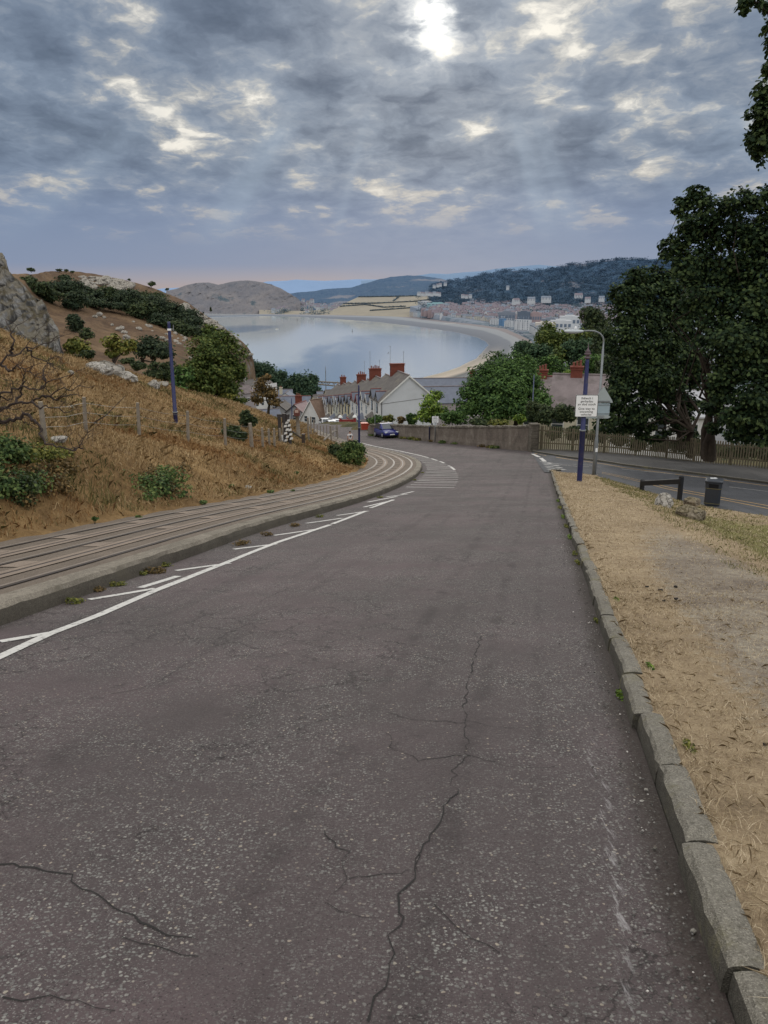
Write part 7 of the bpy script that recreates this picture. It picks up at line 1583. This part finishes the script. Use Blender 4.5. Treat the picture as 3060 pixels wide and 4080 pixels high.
# red gate, orange container
q = at(751, 934, 116); o = thing('garden_gate', 'dark red boarded garden gate between white capped piers', 'gate', q, R_(8)); mb = MB(); mb.box((0, 0, .9), (1.7, .08, 2.0)); mb.build('boards', M_DKRED, o)
for s in (-1, 1):
    mb = MB(); mb.box((s*1.05, 0, 1.0), (.36, .36, 2.3)); pr = mb.build('pier', M_DKRED, o); mb = MB(); mb.lathe([(.34, 2.15), (.34, 2.25), (.2, 2.45), (.03, 2.6)], (s*1.05, 0, 0), 8); mb.build('cap', M_FRAME, pr)
q = at(789, 938, 97); o = thing('wheeled_bin', 'orange-red wheeled bin by the far end of the wall', 'bin', q, R_(5)); mb = MB(); mb.prism([(-.42, -.3, .1), (.42, -.3, .1), (.5, -.36, 1.3), (-.5, -.36, 1.3)], (0, 0, 0), (0, .7, 0)); mb.build('body', paint('orange_red_plastic', (.42, .07, .04), .5, .1), o); mb = MB(); mb.box((0, 0, 1.36), (1.1, .85, .1)); mb.build('lid', paint('orange_red_lid', (.46, .10, .06), .5, .1), o, bevel=.03)

# ------------------------------------------------------------------ person walking down the road
def person(label, foot, H, rz):
    o = thing('person', label, 'person', foot, rz)
    def skin(name, pts, edges, rad, mat, sub=2):
        me = bpy.data.meshes.new(name); me.from_pydata([tuple(np.array(p)*H) for p in pts], edges, []); ob = bpy.data.objects.new(name, me); COL.objects.link(ob); ob.parent = o
        m = ob.modifiers.new('skin', 'SKIN'); m.use_smooth_shade = True; s = ob.modifiers.new('sub', 'SUBSURF'); s.levels = sub; s.render_levels = sub
        for v, r in zip(me.skin_vertices[0].data, rad): v.radius = (r[0]*H, r[1]*H) if hasattr(r, '__len__') else (r*H, r*H)
        me.skin_vertices[0].data[0].use_root = True; me.materials.append(mat); return ob
    SK = paint('skin_tone', (.42, .25, .18), .6, .1, 8); HR = paint('short_brown_hair', (.06, .04, .03), .9, .3, 30); TS = paint('white_tshirt', (.68, .66, .66), .85, .06, 6); SH = paint('black_shorts', (.015, .016, .02), .85, .2, 6)
    # y forward; x right
    P = [(0,0,.53),(0,0,.62),(0,.005,.72),(0,0,.80),(0,.01,.845),(0,.015,.88),(0,.02,.925),(0,.018,.975),
         (-.10,0,.79),(-.125,-.02,.70),(-.14,-.03,.62),(-.135,.02,.53),(-.13,.05,.48),(.10,0,.79),(.125,.0,.70),(.145,-.02,.62),(.135,-.05,.52),(.13,-.06,.47),
         (-.05,0,.50),(-.055,.05,.39),(-.055,.06,.28),(-.055,.02,.15),(-.055,.0,.045),(-.06,.075,.02),(.05,0,.50),(.055,-.02,.39),(.055,-.06,.28),(.055,-.13,.16),(.055,-.18,.07),(.06,-.12,.025)]
    Ed = [(0,1),(1,2),(2,3),(3,4),(4,5),(5,6),(6,7),(3,8),(8,9),(9,10),(10,11),(11,12),(3,13),(13,14),(14,15),(15,16),(16,17),(0,18),(18,19),(19,20),(20,21),(21,22),(22,23),(0,24),(24,25),(25,26),(26,27),(27,28),(28,29)]
    Rd = [(.085,.06),(.078,.055),(.088,.06),(.085,.055),.034,.034,(.048,.056),(.036,.042),.042,.032,.027,.022,.018,.042,.032,.027,.022,.018,.058,.050,.036,.034,.024,.020,.058,.050,.036,.034,.024,.020]
    skin('body', P, Ed, Rd, SK)
    skin('tshirt', [(0,0,.50),(0,0,.62),(0,.005,.72),(0,0,.80),(0,.006,.828),(-.105,0,.785),(-.128,-.015,.71),(.105,0,.785),(.128,0,.71)], [(0,1),(1,2),(2,3),(3,4),(3,5),(5,6),(3,7),(7,8)], [(.098,.072),(.092,.066),(.098,.069),(.094,.063),.045,.052,.046,.052,.046], TS)
    skin('shorts', [(0,0,.55),(0,0,.51),(-.052,.005,.47),(-.056,.045,.36),(.052,-.005,.47),(.056,-.02,.36)], [(0,1),(1,2),(2,3),(1,4),(4,5)], [(.092,.068),(.086,.066),.066,.060,.066,.060], SH)
    skin('hair', [(0,.005,.935),(0,.0,.965),(0,.015,.992)], [(0,1),(1,2)], [(.050,.052),(.053,.058),(.036,.042)], HR)
    mb = MB(); mb.prism([(x*H, -.073*H, z*H) for x, z in [(-.045,.74),(-.02,.775),(.03,.765),(.05,.72),(.03,.67),(.01,.655),(.025,.63),(.0,.625),(-.02,.66),(-.04,.70)]], (0, 0, 0), (0, -.004, 0)); mb.build('back_print', paint('dark_shirt_print', (.05, .035, .045), .9, .5, 20), o)
    for s in (-1, 1):   # five separate fingers on each hand
        q = P[12] if s < 0 else P[17]
        for f in range(4): 
            a = np.array(q)+np.array([s*.003, (f-1.5)*.010, -.012]); skin('finger', [a, a+np.array([0, .002, -.022]), a+np.array([-s*.006, .006, -.042+abs(f-1.4)*.004])], [(0,1),(1,2)], [.0055,.005,.0042], SK, 1)
        a = np.array(q)+np.array([0, .016, .0]); skin('thumb', [a, a+np.array([-s*.004, .012, -.014]), a+np.array([-s*.006, .015, -.030])], [(0,1),(1,2)], [.0062,.0055,.0045], SK, 1)
    for s, q in ((-1, P[23]), (1, P[29])):
        mb = MB(); mb.box((q[0]*H, (q[1]-.025)*H, .022*H), (.055*H, .145*H, .044*H)); mb.build('shoe', M_BLACK, o, bevel=.02)
    mb = MB(); mb.tube([np.array(p)*H for p in [(-.012, .075, .925), (0, .082, .915), (.012, .075, .925)]], .008*H, 5); mb.build('nose', SK, o)
    for s in (-1, 1): mb = MB(); mb.lathe([(.002*H, -.022*H), (.012*H, -.012*H), (.013*H, .01*H), (.004*H, .022*H)], (s*.051*H, .015*H, .925*H), 8); mb.build('ear', SK, o)
    return o
tp = at(756, 931, 76); fz = float(R(tp[0], tp[1])); hgt = min(1.82, at(756, 931, 76)[2]-fz) if at(756, 931, 76)[2]-fz > 1.5 else 1.78
person('person in printed white t-shirt and black shorts walking away down the road', (tp[0], tp[1], tp[2]-1.76), 1.78, R_(12))

# ------------------------------------------------------------------ boats
def sailboat():
    c = onZ(598, 711.5, SEA_Z); o = thing('sailing_boat', 'small white sailing boat with bare mast moored in the bay', 'boat', c, R_(35)); mb = MB(); L = 9.; vs = []
    for x, w, zk in ((-L/2, .9, .25), (-L*.25, 1.3, -.1), (0, 1.45, -.2), (L*.25, 1.1, -.1), (L*.42, .5, .1), (L/2, .05, .35)): vs += [(x, -w, 1.15+.05*x), (x, w, 1.15+.05*x), (x, w*.6, zk), (x, -w*.6, zk)]
    mb.add(vs, [(i*4+a, i*4+b, (i+1)*4+b, (i+1)*4+a) for i in range(5) for a, b in ((0, 1), (1, 2), (2, 3), (3, 0))]+[(0, 1, 2, 3), (23, 22, 21, 20)]); mb.build('hull', M_WHITEW, o)
    mb = MB(); mb.prism([(-2, -.8, 1.1), (1.6, -.6, 1.2), (1.2, -.5, 1.9), (-1.6, -.6, 1.9)], (0, 0, 0), (0, 1.3, 0)); mb.build('cabin', M_CREAM, o); mb = MB(); mb.tube([(.6, 0, 1), (.6, 0, 14)], .16, 6); mb.tube([(.6, 0, 2.6), (-3.4, 0, 2.7)], .14, 6); mb.build('mast', M_GALV, o)
sailboat()
for u, v, lab in [(761,716,'dark buoy standing in the middle of the bay'),(642,692,'tiny dark buoy near the far side of the bay')]:
    c = onZ(u, v, SEA_Z); mb = MB(); mb.lathe([(1.2, -.4), (1.3, .6), (.5, 1.2), (.3, 4.0), (.6, 4.4), (.1, 5.4)], n=8); o = mb.build('buoy', M_BLACK); o.location = c; tag(o, lab, 'buoy')

# ------------------------------------------------------------------ the seaside town
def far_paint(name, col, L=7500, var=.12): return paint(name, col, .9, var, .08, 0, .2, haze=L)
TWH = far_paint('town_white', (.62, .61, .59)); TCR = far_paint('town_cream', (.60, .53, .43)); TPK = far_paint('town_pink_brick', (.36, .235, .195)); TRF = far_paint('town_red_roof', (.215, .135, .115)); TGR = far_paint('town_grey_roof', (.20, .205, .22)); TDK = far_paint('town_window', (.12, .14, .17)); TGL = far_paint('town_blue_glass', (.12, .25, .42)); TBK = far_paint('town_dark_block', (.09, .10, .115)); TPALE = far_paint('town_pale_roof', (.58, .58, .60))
def house_mesh(key, w, d, he, hr, wall, roof, rows=2, n=3):
    mb = MB(); wall_box(mb, -w/2, w/2, -d/2, d/2, -9, he, hr, 'x', 0); roof_slabs(mb, -w/2, w/2, -d/2, d/2, he, hr, 'x', .3, .4, 1)
    for r in range(rows):
        for c in range(n): mb.box((-w/2+(c+.5)*w/n, -d/2-.05, he*(r+.5)/rows), (w/n*.42, .2, he/rows*.5), 0, 2)
    mb.box((w*.3, 0, hr+.6), (1.2, 1.6, 2.4), 0, 1)
    me = bpy.data.meshes.new(key); me.from_pydata(mb.v, [], mb.f)
    for m in (wall, roof, TDK): me.materials.append(m)
    me.polygons.foreach_set('material_index', mb.m); me.update(); return me
KIND = []
for wn, wm in (('white', TWH), ('cream', TCR), ('brick', TPK)):
    for rn, rm in (('red', TRF), ('red', TRF), ('grey', TGR)):
        KIND.append((wn, rn, house_mesh('town_house', 11, 9, 5.5, 9.5, wm, rm)))
rg = np.random.default_rng(55)
def put_house(name, me, c, rz, s, label, group, cat='house'):
    o = bpy.data.objects.new(name, me); COL.objects.link(o); o.location = c; o.rotation_euler = (0, 0, rz); o.scale = s; return tag(o, label, cat, group)
spots = []
for v in np.concatenate([np.arange(643, 672, 2.0), np.arange(672, 699, 2.6)]):
    u0 = np.interp(v, [645, 655, 665, 675, 680, 685, 690, 695], [1085, 1000, 935, 905, 932, 972, 1018, 1056]); u = u0+rg.uniform(0, 9)
    while u < 1335:
        if not (v < 650 and rg.random() < .35 or fbm(u*.02, v*.1, 2) > .36):
            spots.append((u, v+rg.uniform(-1., 1.), rg.choice(9, p=[.15, .15, .1, .13, .13, .06, .12, .12, .04]), rg.uniform(.85, 1.35), rg.choice([0, .25, -.3, 1.57])+rg.normal()*.15, rg.uniform(1, 1.7), rg.uniform(.9, 1.2)))
        u += rg.uniform(5.5, 10)*np.interp(v, [645, 695], [.85, 1.25])
spots = [(onTown(q[0], q[1]), q) for q in spots]; spots.sort(key=lambda k: k[0][1])
far_bm = MB()
for n_, (c, q) in enumerate(spots):
    wn, rn, me = KIND[q[2]]; s = q[3]; sc = (s*q[5], s, s*q[6])
    if n_ < 285: put_house('town_house', me, c, q[4], sc, f'tiny {wn} house with a {rn} roof in the crowded streets of the seaside town', f'{wn} {rn}-roofed town houses')
    else:
        M_ = Matrix.Translation(c)@Matrix.Rotation(q[4], 4, 'Z')@Matrix.Diagonal((*sc, 1)); o0 = len(far_bm.v); far_bm.v += [tuple(M_@v.co) for v in me.vertices]
        off = {0: {0: 0, 1: 3, 2: 6}, }; wi = {'white': 0, 'cream': 1, 'brick': 2}[wn]; ri = {'red': 3, 'grey': 4}[rn]
        for f in me.polygons: far_bm.f.append(tuple(i+o0 for i in f.vertices)); far_bm.m.append((wi, ri, 5)[f.material_index])
o = far_bm.build('distant_town_houses', [TWH, TCR, TPK, TRF, TGR, TDK]); tag(o, 'crowded mass of the farthest tiny houses at the back of the seaside town', 'houses', kind='stuff'); print('town houses', len(spots))
# villas on the slope above the town and the village under the headland
for i, (u, v, s, w, lab) in enumerate([(1148,642,1.6,2.2,'large cream villa with gables above the town, left one'),(1115,645,1.4,2.6,'long grey-roofed villa above the left of the town'),(1180,640,1.5,3.0,'long white block on the slope above the town'),(1250,634,1.7,2.2,'gabled white mansion alone among trees on the wooded hill'),(1097,617,1.1,1.3,'small white house alone high on the wooded hill'),(1270,642,1.3,2.,'white villa at the right end above the town'),(1300,640,1.3,2.,'pale villa half hidden by the big trees'),(1172,606,1.0,1.6,'low pale house on the hill slope left of centre')]):
    Yv = 2900; c = at(u, v, Yv+ (640-v)*14); c[2] -= 7.5*s; put_house('villa', KIND[0][2] if i % 2 else KIND[2][2], c, rg.normal()*.2, (s*w*.68, s*.9, s*.85), lab, 'villas above the town', 'villa')
vil = [(585+rg.uniform(0, 165), 0) for _ in range(75)]
for i, (u, _) in enumerate(vil):
    vm = np.interp(u, [585, 640, 700, 760], [666, 662, 663, 668]); v = vm+rg.normal()*5.5; v = min(max(v, 650), 677); Yv = np.interp(v, [648, 678], [3600, 3180]); c = at(u, v, Yv-30); s = rg.uniform(.7, 1.2); k_ = [0, 0, 3, 2, 1][i % 5]
    put_house('village_house', KIND[k_][2], c, rg.uniform(-.5, .5), (s*1.3, s, s), 'tiny white house with a grey roof in the village below the headland' if k_ == 2 else 'tiny pale house with a reddish roof in the village below the headland', 'houses of the village below the headland')
for i, (u, v) in enumerate([(905+i*5.5, 634.5+(i % 3)*.8) for i in range(9)]+[(938,619),(946,617),(951,615.5),(962,614),(1000,640),(1008,641),(1016,640)]):
    c = at(u, v, 3080 if v > 630 else 3500); put_house('farm_house', KIND[0][2] if i % 3 else KIND[2][2], c, rg.uniform(-.4, .4), (1.1, .9, .8), 'tiny white house in the line along the top of the stubble fields' if v > 630 else 'tiny white house in the cluster high on the wooded ridge', 'houses above the fields' if v > 630 else 'cluster on the wooded ridge')
# hotels curving along the promenade
def hotel_mesh(w, h, wall, roof, st, n, mans=True):
    mb = MB(); mb.box((0, 0, h/2-3), (w, 14, h+6), 0, 0)
    if mans: mb.add([(-w/2-.2,-7.2,h),(w/2+.2,-7.2,h),(w/2+.2,7.2,h),(-w/2-.2,7.2,h),(-w/2+1.2,-4.5,h+3.4),(w/2-1.2,-4.5,h+3.4),(w/2-1.2,4.5,h+3.4),(-w/2+1.2,4.5,h+3.4)], [(0,1,5,4),(1,2,6,5),(2,3,7,6),(3,0,4,7),(4,5,6,7)], 1)
    for r in range(st):
        for c in range(n): mb.box((-w/2+(c+.5)*w/n, -7.1, h*(r+.5)/st), (w/n*.40, .35, h/st*.52), 0, 2)
    for c in range(n//3+1): mb.box((-w/2+(c+.5)*w/(n//3+1), -7.7, h*.42), (w/n*1.0, 1.6, h*.80), 0, 0)
    for c in range(3): mb.box((-w/2+(c+.5)*w/3, 1, h+4.2), (1.4, 2, 2.6), 0, 1)
    me = bpy.data.meshes.new('hotel'); me.from_pydata(mb.v, [], mb.f)
    for m in (wall, roof, TDK): me.materials.append(m)
    me.polygons.foreach_set('material_index', mb.m); me.update(); return me
TBLUEW = far_paint('town_pale_blue', (.52, .60, .62)); TYEL = far_paint('town_pale_yellow', (.62, .56, .42)); TAQ = far_paint('town_aqua', (.34, .54, .52))
fr_px = resample([(*a, 0) for a in [(883,684),(920,686.5),(965,690),(1010,694.5),(1050,698),(1085,703),(1112,708),(1133,714),(1150,722),(1163,733)]], 34)
hcol = [(TCR,TGR,'cream'),(TWH,TGR,'white'),(TBLUEW,TGR,'pale blue'),(TWH,TGR,'white'),(TYEL,TGR,'pale yellow')]
hm = {}
for i in range(len(fr_px)-1):
    if 1060 < fr_px[i, 0] < 1140: continue
    u, v = fr_px[i, :2]; u2, v2 = fr_px[i+1, :2]; a = onZ(u, v, SEA_Z+4.2); b = onZ(u2, v2, SEA_Z+4.2); d = b-a; L = np.linalg.norm(d[:2]); rz = math.atan2(d[1], d[0])
    ci = 4 if 15 <= i <= 18 else (1 if i > 22 else [0, 1, 2, 1, 2, 0, 1][i % 7]); m, r, cn = hcol[ci]; key = (ci, round(L/12)); h = 15+3*rg.random() if i < 22 else 17+3*rg.random()
    me = hotel_mesh(L*.97, h, m, r, 4, max(5, int(L/4.5)))
    n_ = np.array([-d[1], d[0], 0])/L; n_ = n_ if n_[1] > 0 or n_[0] > 0 else -n_
    o = put_house('seafront_hotel', me, (a+b)/2+n_*9, rz, (1, 1, 1), f'{cn} four-storey hotel with grey mansard roof in the curved seafront row', f'{cn} seafront hotels', 'hotel')
for u, v, w, h, mt, rf, lab in [(1069,702,24,16,TWH,TPALE,'white modern seafront block with long balconies at the bend'),(1085,704.5,13,19,TGL,TPALE,'seafront block with a bright blue glass front'),(1099,707,19,16,TWH,TPALE,'curved white block right of the blue glass front'),(1129,713.5,38,24,TWH,TGR,'tall white seafront hotel with a grey corner tower')]:
    c = onZ(u, v, SEA_Z+4.2); o = put_house('seafront_block', hotel_mesh(w, h, mt, rf, 5, 6, False), c, R_(-40), (1, 1, 1), lab, None, 'hotel')
for u, v, Y, w, h, mt, lab in [(1096,674,2250,46,16,TGR,'broad grey block behind the blue glass front'),(1133,673.5,2150,33,16,TBK,'dark building with a black glass front, the tallest in the town'),(1159,676,2150,30,14,TPK,'red-brown block right of the tallest dark building'),(1233,683,1950,46,9,TWH,'long white shed roof low in the town near the trees'),(1214,692,1800,44,9,TWH,'white warehouse roof beside the tree belt'),(1180,697,1700,40,12,TCR,'cream block at the edge of the tree belt'),(1190,688,2000,40,10,TGR,'grey roofed hall behind the white hotels'),(945,676,2900,70,12,TAQ,'long aqua-green roofed pavilion behind the far hotels'),(918,675,3000,50,10,TWH,'white low pavilion at the far end of the seafront')]:
    c = at(u, v, Y); z0 = town_z(Y); hh = max(h, c[2]-z0); mb = MB(); mb.box((0, 0, hh/2-2), (w, 30, hh+4)); mb.box((0, 0, hh+1), (w*.5, 14, 3))
    for q in range(5): mb.box((-w/2+(q+.5)*w/5, -15.2, hh*.6), (w/8, .5, hh*.25), 0, 1)
    o = mb.build('town_block', [mt, TDK]); o.location = (c[0], c[1]+10, z0); o.rotation_euler = (0, 0, R_(-8)); tag(o, lab, 'building')
# trees among the town roofs: a mass nobody could count
P = []
for _ in range(150):
    u, v = rg.uniform(900, 1330), rg.uniform(642, 695)
    if v > np.interp(u, [900, 1000, 1100, 1330], [672, 684, 692, 700]): continue
    c = onTown(u, v); P.append(c+rg.normal(size=(70, 3))*[7, 6, 3.2]+np.array([0, -6, 5]))
for _ in range(70):
    u, v = rg.uniform(1140, 1330), rg.uniform(662, 678); c = onTown(u, v); P.append(c+rg.normal(size=(90, 3))*[12, 8, 3.5]+np.array([0, -8, 6]))
for _ in range(60):
    u, v = rg.uniform(580, 765), rg.uniform(655, 678); c = at(u, v, np.interp(v, [648, 678], [3600, 3180])-40); P.append(c+rg.normal(size=(60, 3))*[10, 6, 3.5])
LM_TOWN = leafmat('town_tree_leaf', (.015, .032, .02), (.035, .055, .035), (.06, .085, .05), haze=6500)
tag(link('town_trees', leaf_mesh('town_trees', np.concatenate(P), 4.2, .5, 3, DIAMOND), LM_TOWN), 'dark tree canopies scattered between the roofs of the town and village', 'trees', kind='stuff')
# tree canopy over the far hills
P = []; hp = HILL_P[:-2]; nr, nc_ = hp.shape[:2]
for _ in range(5200):
    i, j = rg.integers(2, nr), rg.integers(0, nc_); c = hp[i, j]; P.append(c+rg.normal(size=(26, 3))*[7, 7, 2.6]+np.array([0, -3, 4.5]))
tag(link('hill_woodland', leaf_mesh('hill_woodland', np.concatenate(P), 4.8, .5, 5, DIAMOND), leafmat('far_wood_leaf', (.016, .032, .02), (.030, .050, .030), (.050, .070, .040), haze=7800, hc=(.115, .215, .43))), 'blue-green woodland covering the hill behind the town', 'woodland', kind='stuff')
# cars along the promenade
def mini_car(col):
    mb = MB(); mb.box((0, 0, .65), (4.2, 1.8, .8), 0, 0); mb.prism([(-1.7, -.8, 1.05), (1.2, -.8, 1.05), (.6, -.7, 1.6), (-1.4, -.7, 1.6)], (0, 0, 0), (0, 1.6, 0), 1)
    for x in (-1.3, 1.3):
        for y in (-.85, .85): mb.box((x, y, .32), (.62, .12, .62), 0, 1)
    me = bpy.data.meshes.new('promenade_car'); me.from_pydata(mb.v, [], mb.f); me.materials.append(col); me.materials.append(TDK); me.polygons.foreach_set('material_index', mb.m); me.update(); return me
cm = [(mini_car(TWH), 'white'), (mini_car(TBK), 'dark'), (mini_car(far_paint('town_silver', (.42, .44, .46))), 'silver')]
pr_px = resample([(*a, 0) for a in [(905,686.5),(965,693),(1038,701),(1093,709.5),(1112,716),(1130,725),(1147,735)]], 90)
for row in (0, 1):
    for i in range(90):
        if rg.random() < .25: continue
        u, v = pr_px[i, :2]; c = onZ(u+row*4, v-row*1.2-.4, SEA_Z+4.3); j = rg.choice(3, p=[.5, .25, .25]); o = put_house('promenade_car', cm[j][0], c, rg.choice([-.9, -.6, 2.2])+rg.normal()*.1, (1.15, 1.15, 1.15), f'tiny {cm[j][1]} car parked along the seafront promenade', f'{cm[j][1]} cars along the promenade', 'car')
